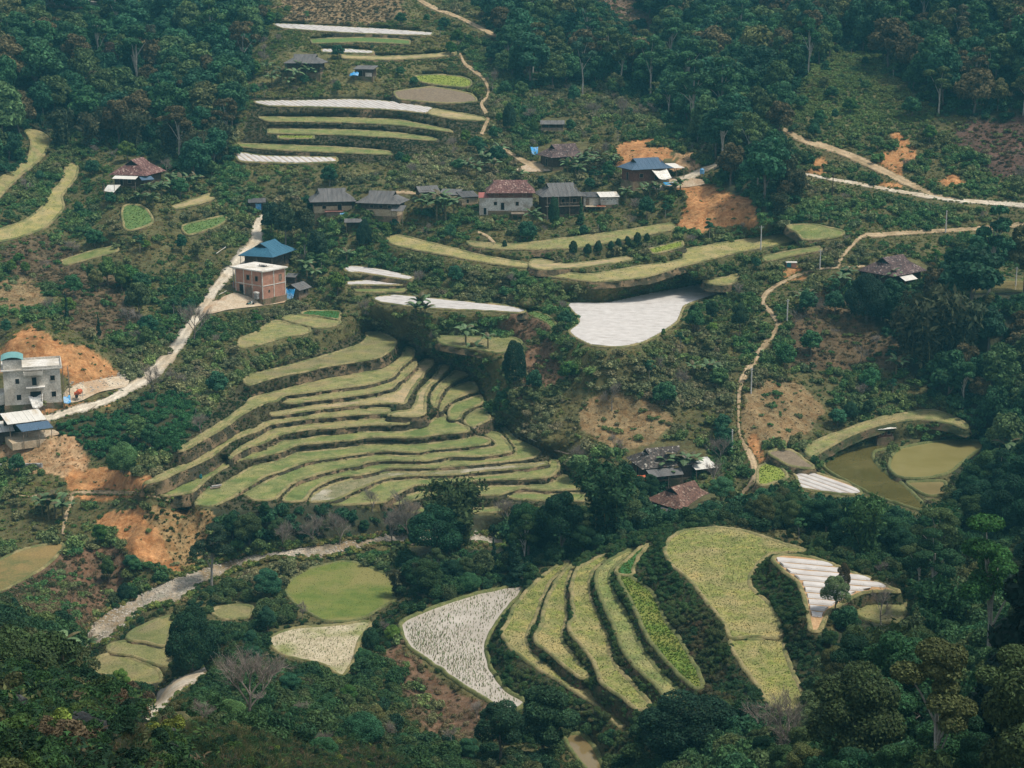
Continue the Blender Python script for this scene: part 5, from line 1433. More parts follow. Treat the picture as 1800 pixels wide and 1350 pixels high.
# bamboo clumps
for i, (px, py, h, lab) in enumerate([
    (1632, 648, 15.0, 'largest drooping bamboo clump on the right slope'), (1690, 640, 11.5, 'bamboo clump right of the largest one'),
    (1595, 630, 9.5, 'smaller bamboo clump left of the largest one'), (1378, 335, 9.0, 'bamboo clump right of the orange slope'),
    (1318, 288, 7.5, 'bamboo clump behind the pale drive of the blue roof'), (1400, 352, 7.0, 'bamboo clump left of the dirt road'),
    (1372, 384, 5.5, 'low bamboo clump at the right foot of the orange slope'),
    (110, 262, 10.0, 'feathery bamboo clump at the left forest edge'), (160, 262, 9.0, 'second feathery bamboo clump at the left forest edge'),
    (235, 262, 9.5, 'feathery bamboo clump above the red roofed house'), (300, 282, 9.0, 'feathery bamboo clump right of the red roof'),
    (345, 300, 9.5, 'brownish bamboo clump at the foot of the left forest'), (390, 280, 9.0, 'bamboo clump beside the short white strip'),
    (190, 250, 9.0, 'bamboo clump midway along the left forest edge'), (700, 1052, 4.5, 'low feathery bamboo behind the oval field'), (745, 1040, 4.2, 'low feathery bamboo at the top of the flooded paddy')]):
    P = ground_now(np.array([px]), np.array([py]))[0]
    rg = np.random.default_rng(700 + i)
    t = np.array([(.060,.070,.034), (.045,.062,.032), (.075,.078,.040)][i % 3]) * rg.uniform(.85, 1.15)
    plant('bamboo', P, h / 8.5, i * 1.3, t, 'bamboo_clump', lab, 'bamboo', 'bamboo clumps on the slopes', i)
    SPXY.append((P[0], P[1], h * .3))

# leafless trees
for i, (px, py, h, v, lab) in enumerate([
    (339, 602, 8.6, 0, 'bare grey tree beside the pale road'), (265, 690, 6.0, 1, 'bare dark tree at the road corner'),
    (1075, 716, 6.0, 2, 'wide bare grey tree right of the brown gully'), (432, 1278, 6.5, 0, 'bare tree in front of the pale road stub'),
    (1364, 1352, 7.0, 1, 'bare forked tree at the bottom edge right of the round tree'), (1325, 1310, 5.0, 3, 'thin bare tree on the dark slope at the bottom right'),
    (1548, 1100, 5.2, 2, 'dark bare tree below the white beds'), (1645, 1310, 6.0, 3, 'pale bare trunk in the dark wood at the bottom right'),
    (500, 968, 5.4, 0, 'bare tree at the stream bank, leftmost of the row'), (557, 962, 6.0, 1, 'bare tree on the stream bank below the wet field'),
    (598, 958, 6.5, 2, 'bare tree right of the one below the wet field'), (690, 955, 6.2, 0, 'bare tree halfway along the stream'),
    (722, 950, 7.5, 1, 'tall bare tree on the stream under the terrace foot'), (655, 900, 4.6, 2, 'thin bare tree against the lowest terraces'),
    (700, 905, 5.0, 3, 'bare twiggy tree against the lowest terraces, right of the thin one'), (888, 930, 6.0, 0, 'bare pale tree under the right end of the fan'),
    (1012, 830, 5.0, 1, 'bare tree beside the fan corner'), (1060, 285, 6.0, 2, 'bare greyish tree behind the dark tiled house'),
    (1040, 215, 6.0, 0, 'bare tree right of the stilted shed'), (1090, 215, 6.5, 1, 'bare grey tree below the central forest'),
    (865, 160, 6.5, 2, 'bare tree where the footpath leaves the forest'), (412, 180, 8.0, 0, 'bare grey tree at the right end of the left forest'),
    (1430, 560, 5.0, 1, 'bare brown tree right of the footpath'), (1395, 580, 4.0, 3, 'thin bare tree beside the footpath pole'),
    (1255, 865, 6.0, 2, 'bare grey tree beside the red tiled house'), (1268, 820, 5.5, 0, 'bare tree under the lean-to of the dark roofed house'),
    (1200, 690, 4.4, 1, 'bare bush tree in the middle scrub'), (1158, 660, 4.2, 2, 'bare bush tree above the middle clearing'),
    (35, 60, 9.0, 0, 'bare tree in the top left forest'), (1510, 640, 4.5, 3, 'white bare tree at the bamboo foot'),
    (640, 560, 5.0, 2, 'bare purple grey tree left of the long white strip'), (530, 1090, 2.6, 1, 'rusty bare shrub in front of the oval field')]):
    P = ground_now(np.array([px]), np.array([py]))[0]
    me, h0 = BARE[v]
    o = mobj('bare_tree', me, None, tuple(P), i * 2.1)
    o.scale = (h / h0,) * 3
    tag(o, lab, 'tree', 'leafless trees')

# forest: every tree its own foot; the 300 that show largest are single trees, the rest one wood
rg = np.random.default_rng(5)
px, py, P = sample(['forest'], 9.0, 55)
o = rg.permutation(len(P)); px, py, P = px[o], py[o], P[o]
h = rg.uniform(6.0, 16.0, len(P)) * np.where(P[:, 1] < 200, .62, np.where(P[:, 1] < 300, .72, 1.0))
near = P[:, 1] < 262
kind = np.where(rg.random(len(P)) < .16, 'tall', 'round').astype('<U8'); kind[near & (rg.random(len(P)) < .20)] = 'bamboo'
cw = h * .30
okk = clear_top(P, h * .95, cw, treeprot)
small = ~okk
h[small] *= .45; cw[small] *= .45
okk |= clear_top(P, h * .95, cw, treeprot)
grid = {}
acc = []
for x, y, r in SPXY: grid.setdefault((int(x // 6), int(y // 6)), []).append((x, y, r))
for i in np.nonzero(okk)[0]:
    x, y = P[i, :2]; r = cw[i]; gx0, gy0 = int(x // 6), int(y // 6); bad = False
    for a in (-1, 0, 1):
        for b in (-1, 0, 1):
            for (u, v, q) in grid.get((gx0 + a, gy0 + b), ()):
                if (u - x) ** 2 + (v - y) ** 2 < (.62 * (q + r)) ** 2: bad = True; break
            if bad: break
        if bad: break
    if not bad:
        grid.setdefault((gx0, gy0), []).append((x, y, r)); acc.append(i)
acc = np.array(acc)
P, h, near, kind = P[acc], h[acc], near[acc], kind[acc]
T = palette('forest', len(P), rg)
T *= (.80 + .5 * vnoise(P[:, 0], P[:, 1], 22, 77)[:, None])
T[near] *= np.array([.62, .66, .62])  # cloud shadow over the nearer trees, darkened straight into their leaf tints
lite = rg.random(len(P)) < np.where(near, .26, .16); T[lite] = np.array((.075,.115,.042)) * rg.uniform(.7, 1.25, (lite.sum(), 1)) * np.where(near[lite], .75, 1.0)[:, None]
rust = (rg.random(len(P)) < .09) & ~near; T[rust] = np.array((.105,.088,.042)) * rg.uniform(.7, 1.2, (rust.sum(), 1))
d = np.linalg.norm(P - np.array([0, 0, CZ]), axis=1); X, Yp = project(P)
top = P.copy(); top[:, 2] += h; Xt, Yt = project(top)
vis = (X > -10) & (X < 1810) & (Yt < 1340) & (Yp > 6)
size = np.where(vis, h / d, 0)
order = np.argsort(-size)[:235]
single = np.zeros(len(P), bool); single[order] = True
def wood(p, x, y):
    if p[1] < 215: return 'near'
    if x < 480: return 'left'
    if y < 420: return 'centre' if x < 1290 else 'right'
    return 'valley' if x < 1150 else 'pond'
WL = {'near': ('leafy tree in the dark wood at the bottom right below the knoll', 'trees in the near wood'),
      'left': ('dark tree in the dense forest on the upper left hillside', 'trees in the left forest'),
      'centre': ('dark tree in the forest above the village', 'trees in the central forest'),
      'right': ('tree in the forest on the upper right hillside', 'trees in the upper right forest'),
      'valley': ('tree in the leafy belt along the stream below the terrace fan', 'trees along the stream'),
      'pond': ('tree in the wood around the bamboo and fish ponds', 'trees around the ponds')}
for i in order:
    k = 'bamboonear' if kind[i] == 'bamboo' else ('tallnear' if near[i] else 'tall') if kind[i] == 'tall' else ('near' if near[i] else 'far')
    lab, grp = WL[wood(P[i], X[i], Yp[i])]
    lab = say(Xt[i], (Yt[i] + Yp[i]) / 2, T[i], ('feathery bamboo' if kind[i] == 'bamboo' else 'tall stemmed tree' if kind[i] == 'tall' else 'big leafy tree' if h[i] > 11 else 'small round tree' if h[i] < 6 else 'leafy tree') + (' in the forest' if wood(P[i], X[i], Yp[i]) in ('left', 'centre', 'right') else ' in the wood' if wood(P[i], X[i], Yp[i]) in ('near', 'pond') else ' in the stream belt'))
    h0 = TREES[k][0][2]; hh = h[i] * (1.25 if kind[i] == 'tall' else 1)
    plant(k, P[i] - np.array([0, 0, .2]), hh / h0, rg.uniform(0, 6.28), T[i], 'bamboo_clump' if k == 'bamboonear' else 'broadleaf_tree', lab, 'bamboo' if k == 'bamboonear' else 'tree', 'bamboo clumps in the wood' if k == 'bamboonear' else 'forest trees', int(rg.integers(0, 9)), rg.uniform(.85, 1.25))
def joined(k, v):
    cr, tr, hh = TREES[k][v]
    mb = bpy.data.meshes.new('tree')
    import bmesh
    bm = bmesh.new()
    bm.from_mesh(cr); nf = len(bm.faces)
    bm.from_mesh(tr); bm.faces.ensure_lookup_table()
    for f in bm.faces[nf:]: f.material_index = 1
    bm.to_mesh(mb); bm.free()
    mb.materials.append(LEAF); mb.materials.append(tr.materials[0])
    return mb
for nr in (False, True):
    m = ~single & (near == nr)
    if not m.any(): continue
    kinds = [('near' if nr else 'far', v) for v in range(5)] + [('tallnear' if nr else 'tall', v) for v in range(3)]
    pr = [joined(*q) for q in kinds]
    n = m.sum(); tl = kind[m] == 'tall'
    pi = np.where(tl, rg.integers(5, 8, n), rg.integers(0, 5, n))
    s = h[m] / np.where(tl, 12.8, 11.0)
    Q = P[m].copy(); Q[:, 2] -= .2
    wv = s * rg.uniform(.85, 1.25, n)
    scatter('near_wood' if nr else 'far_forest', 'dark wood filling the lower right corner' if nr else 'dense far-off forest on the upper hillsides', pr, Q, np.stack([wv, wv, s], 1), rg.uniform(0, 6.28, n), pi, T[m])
print('TREES', len(P), 'near', near.sum())

# scattered small trees standing out of the scrub
px, py, Pq = sample(['scrub', 'meadow', 'hill', 'drybrush', 'crop'], .95, 66)
hh = rg.uniform(2.4, 5.6, len(Pq)); hh[Pq[:, 1] < 205] *= .5; hh[look(zone_of := prot, px, py)] *= .5
okk = clear_top(Pq, hh, hh * .3)
Pq, hh = Pq[okk], hh[okk]
X, Yp = project(Pq); m = (X > 0) & (X < 1800) & (Yp > 20) & (Yp < 1340); Pq, hh = Pq[m], hh[m]
cc = palette('forest', len(Pq), rg) * 1.25; br = rg.random(len(Pq)) < .14; cc[br] = palette('bright', br.sum(), rg)
for i in range(min(len(Pq), 260)):
    nr = Pq[i, 1] < 262
    k = ['near', 'dome', 'near', 'tallnear'][i % 4] if nr else ['far', 'far', 'far', 'tall'][i % 4]
    x, y = project(Pq[i]); s = hh[i] / TREES[k][0][2]
    side = ('left slope' if x < 480 else 'upper middle slope' if y < 330 and x < 1290 else 'right slope' if x > 1290 else 'village slope' if y < 520 else 'middle of the valley' if y < 900 else 'valley floor')
    plant(k, Pq[i] - np.array([0, 0, .1]), s, rg.uniform(0, 6.28), cc[i], 'small_tree', say(x, y, cc[i], ('open tall sapling' if k.startswith('tall') else 'low domed tree' if k == 'dome' else 'small tree' if hh[i] > 3.6 else 'little tree') + ' in the scrub'), 'tree', 'small trees in the scrub', i, rg.uniform(.9, 1.4))

# leafless grey shrubs between the green ones
px, py, Pq = sample(['scrub', 'drybrush', 'meadow', 'brown', 'bank'], .35, 67)
hh = rg.uniform(1.8, 4.2, len(Pq)); hh[Pq[:, 1] < 205] *= .6
okk = clear_top(Pq, hh, hh * .35); Pq, hh = Pq[okk], hh[okk]
X, Yp = project(Pq); m = (X > 0) & (X < 1800) & (Yp > 30) & (Yp < 1330); Pq, hh = Pq[m], hh[m]
for i in range(min(len(Pq), 90)):
    me, h0 = BARE[i % 4]
    x, y = project(Pq[i]); side, lm, d_ = where(x, y)
    o = mobj('bare_shrub', me, None, tuple(Pq[i]), i * 1.9); s = hh[i] / h0; o.scale = (s * 1.25, s * 1.25, s)
    tag(o, ('tall' if hh[i] > 3.2 else 'low' if hh[i] < 2.4 else 'bare') + ' leafless grey shrub %s%s the %s' % ('just ' if d_ < 60 else '' if d_ < 130 else 'far ', side, lm), 'shrub', 'leafless grey shrubs')

# single bushes
ZL = {'scrub': 'leafy bush in the scrub between the fields', 'forest': 'dark bush at the foot of the near wood', 'meadow': 'low bush on the grassy upper slope', 'crop': 'dark green crop bush below the pale road'}
for (p, s, rz, t, d, z) in BUSHES:
    pr = SHRN if d < 262 else SHR
    o = mobj('bush', pr[int(rz * 10) % len(pr)], None, tuple(p), rz)
    o.scale = (s, s, s); o['tint'] = [float(x) for x in t]
    bx, by = project(p)
    tag(o, say(bx, by, t, ('large ' if s > 1.9 else 'small ' if s < 1.3 else '') + 'bush'), 'bush', 'bushes in the scrub')
# orchard row
for i, (px, py, h) in enumerate([(1007, 449, 3.0), (1033, 448, 2.6), (1052, 444, 2.7), (1074, 440, 2.3), (1087, 437, 2.4), (1103, 434, 2.5), (1120, 427, 2.6), (1137, 424, 2.0), (887, 437, 1.8)]):
    P0_ = ground_now(np.array([px]), np.array([py]))[0]
    lab = ['leftmost and biggest of the dark orchard trees in the long grass field', 'second orchard tree from the left', 'third orchard tree from the left', 'fourth orchard tree from the left', 'fifth orchard tree from the left', 'sixth orchard tree from the left', 'tall slim orchard tree near the yellow green strip', 'last orchard tree by the yellow green strip', 'lone round bush at the left end of the long grass field'][i]
    plant('dome', P0_, h / 9.0, i, (.024,.066,.032), 'orchard_tree', lab, 'tree', 'orchard row in the village field', i, .62)

# banana plants: stem and each long leaf a part
def banana_leaf(seed, L=2.3, w=.42):
    rg = np.random.default_rng(seed); V, Fc, lv = [], [], []
    n = 6; a0 = rg.uniform(.75, 1.25); curl = rg.uniform(1.0, 2.0)
    x = z = 0.0; ang = a0
    for i in range(n + 1):
        t = i / n; ww = w * (math.sin(math.pi * min(1, .12 + .86 * t)) ** .6) * (1 if i < n else .1)
        fold = ww * .35
        V += [(x, -ww, z - fold), (x, 0, z), (x, ww, z - fold)]
        x += math.cos(ang) * L / n; z += math.sin(ang) * L / n; ang -= curl / n * (1 + t)
        if i:
            b = 3 * (i - 1)
            Fc += [(b, b+1, b+4, b+3), (b+1, b+2, b+5, b+4)]; l = rg.uniform(.8, 1.25); lv += [l, l * .9]
    me = mesh_np('leaf', V, Fc, BANANA); face_color(me, np.array(lv)); return me
BLV = [banana_leaf(800 + i) for i in range(6)]
mb = MB(); mb.tube((0, 0, -.4), (.05, .03, 1.2), .17, .14, 7); mb.tube((.05, .03, 1.2), (.08, .02, 2.3), .14, .09, 7)
BST = mb.mesh('stem', STEM)
BAN = [
 ('banana plant in the grove hiding the dark house on the upper slope', [(478, 150, 3.6), (496, 143, 3.6), (520, 146, 3.8), (507, 156, 3.0), (540, 140, 3.2), (556, 142, 3.0), (470, 132, 3.0), (530, 132, 3.4)]),
 ('banana plant in the grove right of the red roofed house', [(262, 352, 3.2), (285, 350, 3.6), (302, 345, 3.6), (318, 342, 3.8), (332, 338, 3.6), (346, 334, 3.0), (248, 366, 3.2), (270, 366, 3.0), (300, 330, 3.4)]),
 ('banana plant in the clump left of the white village house', [(752, 383, 4.2), (768, 386, 4.6), (784, 387, 4.6), (798, 384, 4.0), (742, 374, 3.6), (775, 372, 4.2)]),
 ('banana plant on the slope above the white village house', [(846, 300, 3.4), (862, 292, 3.6), (878, 288, 3.6), (838, 316, 3.2), (822, 312, 3.2), (915, 326, 3.4), (868, 310, 3.2)]),
 ('banana plant in front of the dark tiled house', [(998, 308, 3.4), (1012, 304, 3.6), (1028, 296, 4.0), (1042, 305, 3.6), (1020, 314, 3.2), (1056, 292, 3.4)]),
 ('banana plant below the house with the blue roof', [(1130, 352, 3.0), (1142, 350, 3.2), (1154, 352, 3.2), (1187, 350, 3.2), (1196, 344, 3.2), (1100, 354, 3.0), (1075, 296, 3.2)]),
 ('banana plant beside the grey house wall', [(936, 398, 3.6), (945, 402, 3.0)]),
 ('banana plant at the left end of the long white strip', [(730, 566, 3.4), (740, 562, 3.8), (748, 567, 3.2)]),
 ('banana plant in the boggy olive field', [(819, 608, 3.6), (858, 615, 2.8), (824, 640, 3.6), (833, 636, 3.2)]),
 ('lone banana plant on the stream bank', [(805, 958, 3.8)]),
 ('banana plant between the two roofs in the lower valley', [(1168, 845, 4.0), (1184, 838, 4.0), (1200, 842, 4.2), (1212, 838, 3.6), (1178, 856, 3.4)]),
 ('banana plant in the scrub left of the footpath', [(1244, 668, 3.0), (1252, 664, 2.8), (1218, 660, 2.4)]),
 ('banana plant beside the round dark tree at the right', [(1475, 512, 3.4), (1568, 508, 3.4), (1408, 548, 3.2), (1418, 542, 3.0), (1490, 500, 3.0)]),
 ('banana plant by the shack with the blue tarp', [(540, 492, 3.6), (552, 500, 3.2), (610, 466, 3.0)]),
 ('banana plant below the orange earth at the lower left', [(86, 912, 3.4), (98, 906, 3.6), (110, 914, 3.2), (75, 905, 3.0)]),
 ('banana plant among the near rocks at the lower left', [(128, 1192, 2.2), (112, 1176, 2.0), (160, 1150, 2.2)]),
 ('palm like banana plant beside the fish ponds', [(1768, 812, 3.8), (1756, 806, 3.4), (1782, 806, 3.4)]),
 ('banana plant at the bamboo foot', [(1574, 668, 3.4), (1585, 660, 3.0)]),
]
rg = np.random.default_rng(9)
for lab, lst in BAN:
    for (px, py, h) in lst:
        p = ground_now(np.array([px]), np.array([py]))[0]
        s = h / 2.8
        root = empty('banana_plant', tuple(p), rg.uniform(0, 6.28), s)
        tag(root, lab, 'banana plant', 'banana plants')
        link(bpy.data.objects.new('stem', BST), root)
        t = np.array((.125,.200,.090)) * rg.uniform(.75, 1.15)
        for j in range(9):
            o = bpy.data.objects.new('leaf', BLV[(j + int(px)) % 6])
            o.location = (.08, .02, 2.2); o.rotation_euler = (rg.normal(0, .1), rg.normal(0, .15) - (.25 if j > 5 else -.1), j * 2.4 + rg.uniform(-.3, .3))
            tt = t * rg.uniform(.8, 1.25); tt = tt if j < 7 else np.array((.13,.11,.055))
            o['tint'] = [float(x) for x in tt]; link(o, root)

# ------------------------------------------------------------------ growth on the fields
def on_field(key, dens, seed, margin=.3):
    f = FIELDS[key]; rg = np.random.default_rng(seed); xy = offset_ring(f['xy'], -margin)
    n = int(abs(area2(xy)) / 2 * dens * 1.6)
    lo, hi = xy.min(0), xy.max(0); n = int((hi - lo).prod() * dens)
    q = rg.uniform(lo, hi, (n, 2)); q = q[inside(xy, q[:, 0], q[:, 1])]
    return np.concatenate([q, field_z(f, q[:, 0], q[:, 1])[:, None]], 1)
def field_growth(keys, name, label, dens, size, pal, protos, seed, hs=1.0, patch=None):
    rg = np.random.default_rng(seed)
    Pf = np.concatenate([on_field(k, dens, seed + i) for i, k in enumerate(keys)])
    if patch:
        v = vnoise(Pf[:, 0] + 500, Pf[:, 1], patch, seed); Pf = Pf[rg.random(len(Pf)) < np.clip((v - .3) * 2.2, .03, 1)]
    n = len(Pf); s = rg.uniform(*size, n)
    scatter(name, label, protos, Pf, np.stack([s, s, s * hs], 1), rg.uniform(0, 6.28, n), rg.integers(0, len(protos), n), palette(pal, n, rg, .3))
PALS['mown'] = [((.145,.170,.050), 3), ((.09,.14,.036), 2.6), ((.29,.25,.14), 1.7), ((.25,.23,.11), 2), ((.07,.075,.035), .6)]
PALS['lush'] = [((.075,.15,.020), 3), ((.12,.18,.028), 2), ((.18,.18,.05), 1)]
PALS['rice'] = [((.15,.24,.06), 3), ((.23,.25,.10), 2), ((.26,.22,.12), 1), ((.085,.085,.04), .8)]
PALS['stubg'] = [((.135,.160,.042), 3), ((.23,.205,.08), 2), ((.10,.145,.034), 2)]
field_growth(['K1', 'K2', 'K3', 'K4', 'K6', 'K7'], 'stubble', 'mown grass and straw on the near knoll', 12.0, (.08, .22), 'mown', STUB + TUF, 31, .8)
field_growth(['K5', 'K5a'], 'young_crop', 'lush young crop in the green lane', 16.0, (.14, .34), 'lush', TUF, 32, .8)
field_growth([k for k in FIELDS if k[0] == 'T' or k in ('R1','R2','R3','R4','P2','P3','OV','L1','L2','L3')], 'stubble', 'short grass and stubble on the terrace fields', 3.0, (.08, .2), 'stubg', TUF + STUB, 33, .6)
field_growth(['M1','M2','M4','M5','F1','F2','G1','G2','G4','SW','K9','G9','QG'], 'stubble', 'short grass on the village fields', 1.6, (.12, .3), 'stubg', TUF + STUB, 34, .6)
field_growth(['M3','G3','G5','F3','F4','GW','YG','P1'], 'young_crop', 'bright vegetable rows', 5.0, (.15, .4), 'lush', TUF, 35, .7)
# rice stubble stands in rows in the flooded paddy
def rice_rows(key, label, step, size, keep, seed, pal='rice'):
    f = FIELDS[key]; rg = np.random.default_rng(seed); xy = offset_ring(f['xy'], -.7)
    lo, hi = xy.min(0), xy.max(0)
    a, b = np.meshgrid(np.arange(lo[0], hi[0], step * 1.25), np.arange(lo[1], hi[1], step))
    q = np.stack([a.ravel(), b.ravel()], 1) + rg.normal(0, step * .42, (a.size, 2))
    q = q[inside(xy, q[:, 0], q[:, 1])]
    v = vnoise(q[:, 0] + 300, q[:, 1], 4.5, seed); q = q[rg.random(len(q)) < np.clip(keep * (.25 + 1.5 * v), 0, 1)]
    n = len(q); s = rg.uniform(*size, n)
    scatter('rice_stubble', label, STUB, np.concatenate([q, np.full((n, 1), f['z'] - .02)], 1), np.stack([s * .8, s * .8, s], 1), rg.uniform(0, 6.28, n), rg.integers(0, 3, n), palette(pal, n, rg, .25))
rice_rows('K0', 'rows of rice stubble standing in the flooded paddy', .25, (.18, .50), .66, 41)
rice_rows('PL', 'rice stubble in the pale drained paddy', .32, (.16, .4), .55, 42)

PALS['weed'] = [((.07,.085,.03), 2), ((.10,.10,.04), 2), ((.05,.07,.025), 1)]
field_growth(['QA', 'QE', 'T10', 'PL'], 'water_weeds', 'weeds breaking the surface of the brown fish pond', .8, (.12, .4), 'weed', TUF, 36, .35, 5)
# ------------------------------------------------------------------ the near slope: rocks, ferns, grass
DARKROCK = two_tone('dark_limestone', (.008,.009,.010), (.022,.024,.026), 1.4, (.06,.06,.058), .9, fine=7, bmp=1.0, bd=.08)
def rock(seed, sx, sy, sz):
    import bmesh
    from mathutils import noise as mn
    bm = bmesh.new(); bmesh.ops.create_icosphere(bm, subdivisions=3, radius=1)
    off = Vector((seed * 7.3, seed * 1.7, 0))
    for v in bm.verts:
        n1 = mn.noise(v.co * 1.1 + off); n2 = mn.noise(v.co * 2.7 + off); r = abs(mn.noise(v.co * 1.7 + off * 2))
        v.co *= 1 + .42 * n1 + .20 * n2 - .30 * r
        v.co.x *= sx; v.co.y *= sy; v.co.z *= sz
    me = bpy.data.meshes.new('boulder'); bm.to_mesh(me); bm.free(); me.materials.append(DARKROCK)
    return me
for i, (px, py, s, lab) in enumerate([
    (236, 1256, .6, 'dark jagged boulder in front of the pale road stub'), (205, 1250, .5, 'dark boulder left of the jagged one'),
    (30, 1212, 1.0, 'dark rock outcrop at the left edge'), (75, 1200, .7, 'black rock behind the near plants at the left'),
    (290, 1312, .6, 'black rock in the grass at the bottom left'), (352, 1262, .22, 'small pale topped rock beside the red roof'),
    (120, 1235, 1.0, 'rock under the yellow leaves'), (15, 1252, .9, 'big dark rock at the lower left edge'), (150, 1290, .9, 'dark rock near the bottom left'),
    (300, 1345, .8, 'black rock at the bottom edge')]):
    p = ground_now(np.array([px]), np.array([py]))[0]
    o = mobj('boulder', rock(i + 1, s * 1.15, s, s * .95), None, tuple(p + np.array([0, 0, s * .15])), i * 1.1)
    tag(o, lab, 'rock', 'dark rocks on the near slope')
def fern(seed, n=9, leaf=.5):
    """leafy near plant: long narrow leaves on arching stems"""
    rg = np.random.default_rng(seed); P, N = [], []
    for i in range(n):
        a = rg.uniform(0, 6.28); L = rg.uniform(.5, 1.1); k = 14
        t = np.linspace(.2, 1, k)
        c = np.stack([np.cos(a) * L * t, np.sin(a) * L * t, L * (1.2 * t - .75 * t * t)], 1) + rg.normal(0, .03, (k, 3))
        P.append(c); N.append(np.stack([rg.normal(0, .5, k), rg.normal(0, .5, k), np.ones(k)], 1))
    V, f, lv = cards(np.concatenate(P), np.concatenate(N), .10, rg, 2.6)
    me = mesh_np('fern', V, f, LEAF); face_color(me, lv); return me
FERN = [fern(900 + i) for i in range(3)]
SHRX = [shrub(930 + i, 1500, .075, (1.0, .8, 1.3)[i % 3]) for i in range(3)]
LONG = [tuft(940 + i, 40, 1.0, .8, .012, .9) for i in range(3)]
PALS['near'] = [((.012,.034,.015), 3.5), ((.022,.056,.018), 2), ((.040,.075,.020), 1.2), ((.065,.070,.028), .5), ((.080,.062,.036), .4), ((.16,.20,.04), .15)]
PALS['neargrass'] = [((.045,.058,.020), 3), ((.075,.070,.032), 2), ((.12,.095,.055), .9), ((.034,.062,.018), 2)]
rgn = np.random.default_rng(3)
def near_grow(name, label, dens, size, pal, protos, seed, hs=1.0, extra=None):
    rg = np.random.default_rng(seed)
    px, py, P = sample(['near'], dens, seed, extra)
    s = rg.uniform(*size, len(P)); ok = clear_top(P, s * hs, s * .4); P, s = P[ok], s[ok]; n = len(P)
    scatter(name, label, protos, P, np.stack([s, s, s * hs], 1), rg.uniform(0, 6.28, n), rg.integers(0, len(protos), n), palette(pal, n, rg, .25), rg.normal(0, .15, (n, 2)))
leftn = cell_px < 330
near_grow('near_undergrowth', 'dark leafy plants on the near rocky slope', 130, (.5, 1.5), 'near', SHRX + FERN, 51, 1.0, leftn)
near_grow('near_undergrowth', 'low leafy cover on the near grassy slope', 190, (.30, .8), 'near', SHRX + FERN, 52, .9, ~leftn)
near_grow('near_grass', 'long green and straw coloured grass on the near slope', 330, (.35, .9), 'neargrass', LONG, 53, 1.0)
# ------------------------------------------------------------------ building materials
def brick_mat():
    m = bpy.data.materials.new('hollow_brick'); nt, b = nodes_of(m)
    v = objvec(nt)
    # bricks run round the walls: use x+y along the course
    s = nt.nodes.new('ShaderNodeSeparateXYZ'); nt.links.new(v, s.inputs[0])
    ad = nt.nodes.new('ShaderNodeMath'); nt.links.new(s.outputs[0], ad.inputs[0]); nt.links.new(s.outputs[1], ad.inputs[1])
    cb = nt.nodes.new('ShaderNodeCombineXYZ'); nt.links.new(ad.outputs[0], cb.inputs[0]); nt.links.new(s.outputs[2], cb.inputs[1])
    bt = nt.nodes.new('ShaderNodeTexBrick'); nt.links.new(cb.outputs[0], bt.inputs['Vector'])
    bt.inputs['Color1'].default_value = (.42, .18, .115, 1); bt.inputs['Color2'].default_value = (.35, .145, .095, 1); bt.inputs['Mortar'].default_value = (.38, .27, .21, 1)
    bt.inputs['Scale'].default_value = 1; bt.inputs['Brick Width'].default_value = .24; bt.inputs['Row Height'].default_value = .13; bt.inputs['Mortar Size'].default_value = .016
    col = mix(nt, 1.0, bt.outputs['Color'], ramp(nt, noise(nt, .8, 4, .6, v), [(.3, .8), (.7, 1.2)]), 'MULTIPLY')
    nt.links.new(col, b.inputs['Base Color']); bump(nt, b, bt.outputs['Fac'], -.6, .02)
    return m
def tile_mat(name, a, b_, c, sc=3.4):
    m = bpy.data.materials.new(name); nt, b = nodes_of(m)
    v = objvec(nt)
    vo = nt.nodes.new('ShaderNodeTexVoronoi'); vo.inputs['Scale'].default_value = sc; nt.links.new(v, vo.inputs['Vector'])
    s = nt.nodes.new('ShaderNodeSeparateColor'); nt.links.new(vo.outputs['Color'], s.inputs[0])
    col = ramp(nt, s.outputs[0], [(.1, a), (.5, b_), (.86, b_), (.97, c)])
    st = ramp(nt, noise(nt, .35, 4, .6, v), [(.35, .7), (.7, 1.2)])
    nt.links.new(mix(nt, 1.0, col, st, 'MULTIPLY'), b.inputs['Base Color'])
    bump(nt, b, vo.outputs['Distance'], .9, .05)
    return m
def sheet_mat(name, a, b_, pitch=9.0, rough=.55, spec=.35, rust=None):
    m = bpy.data.materials.new(name); nt, b = nodes_of(m)
    v = objvec(nt)
    w = nt.nodes.new('ShaderNodeTexWave'); w.wave_type = 'BANDS'; w.bands_direction = 'X'; w.inputs['Scale'].default_value = pitch; nt.links.new(v, w.inputs['Vector'])
    st = objvec(nt, 'Object', (1.0, .25, .25))
    col = ramp(nt, noise(nt, 1.2, 5, .65, st), [(.32, a), (.68, b_)])
    if rust: col = mix(nt, ramp(nt, noise(nt, .9, 5, .7, st), [(.55, 0.0), (.68, 1.0)]), col, rust)
    nt.links.new(col, b.inputs['Base Color']); b.inputs['Roughness'].default_value = rough; b.inputs['Specular IOR Level'].default_value = spec
    bump(nt, b, w.outputs['Fac'], .5, .03)
    return m
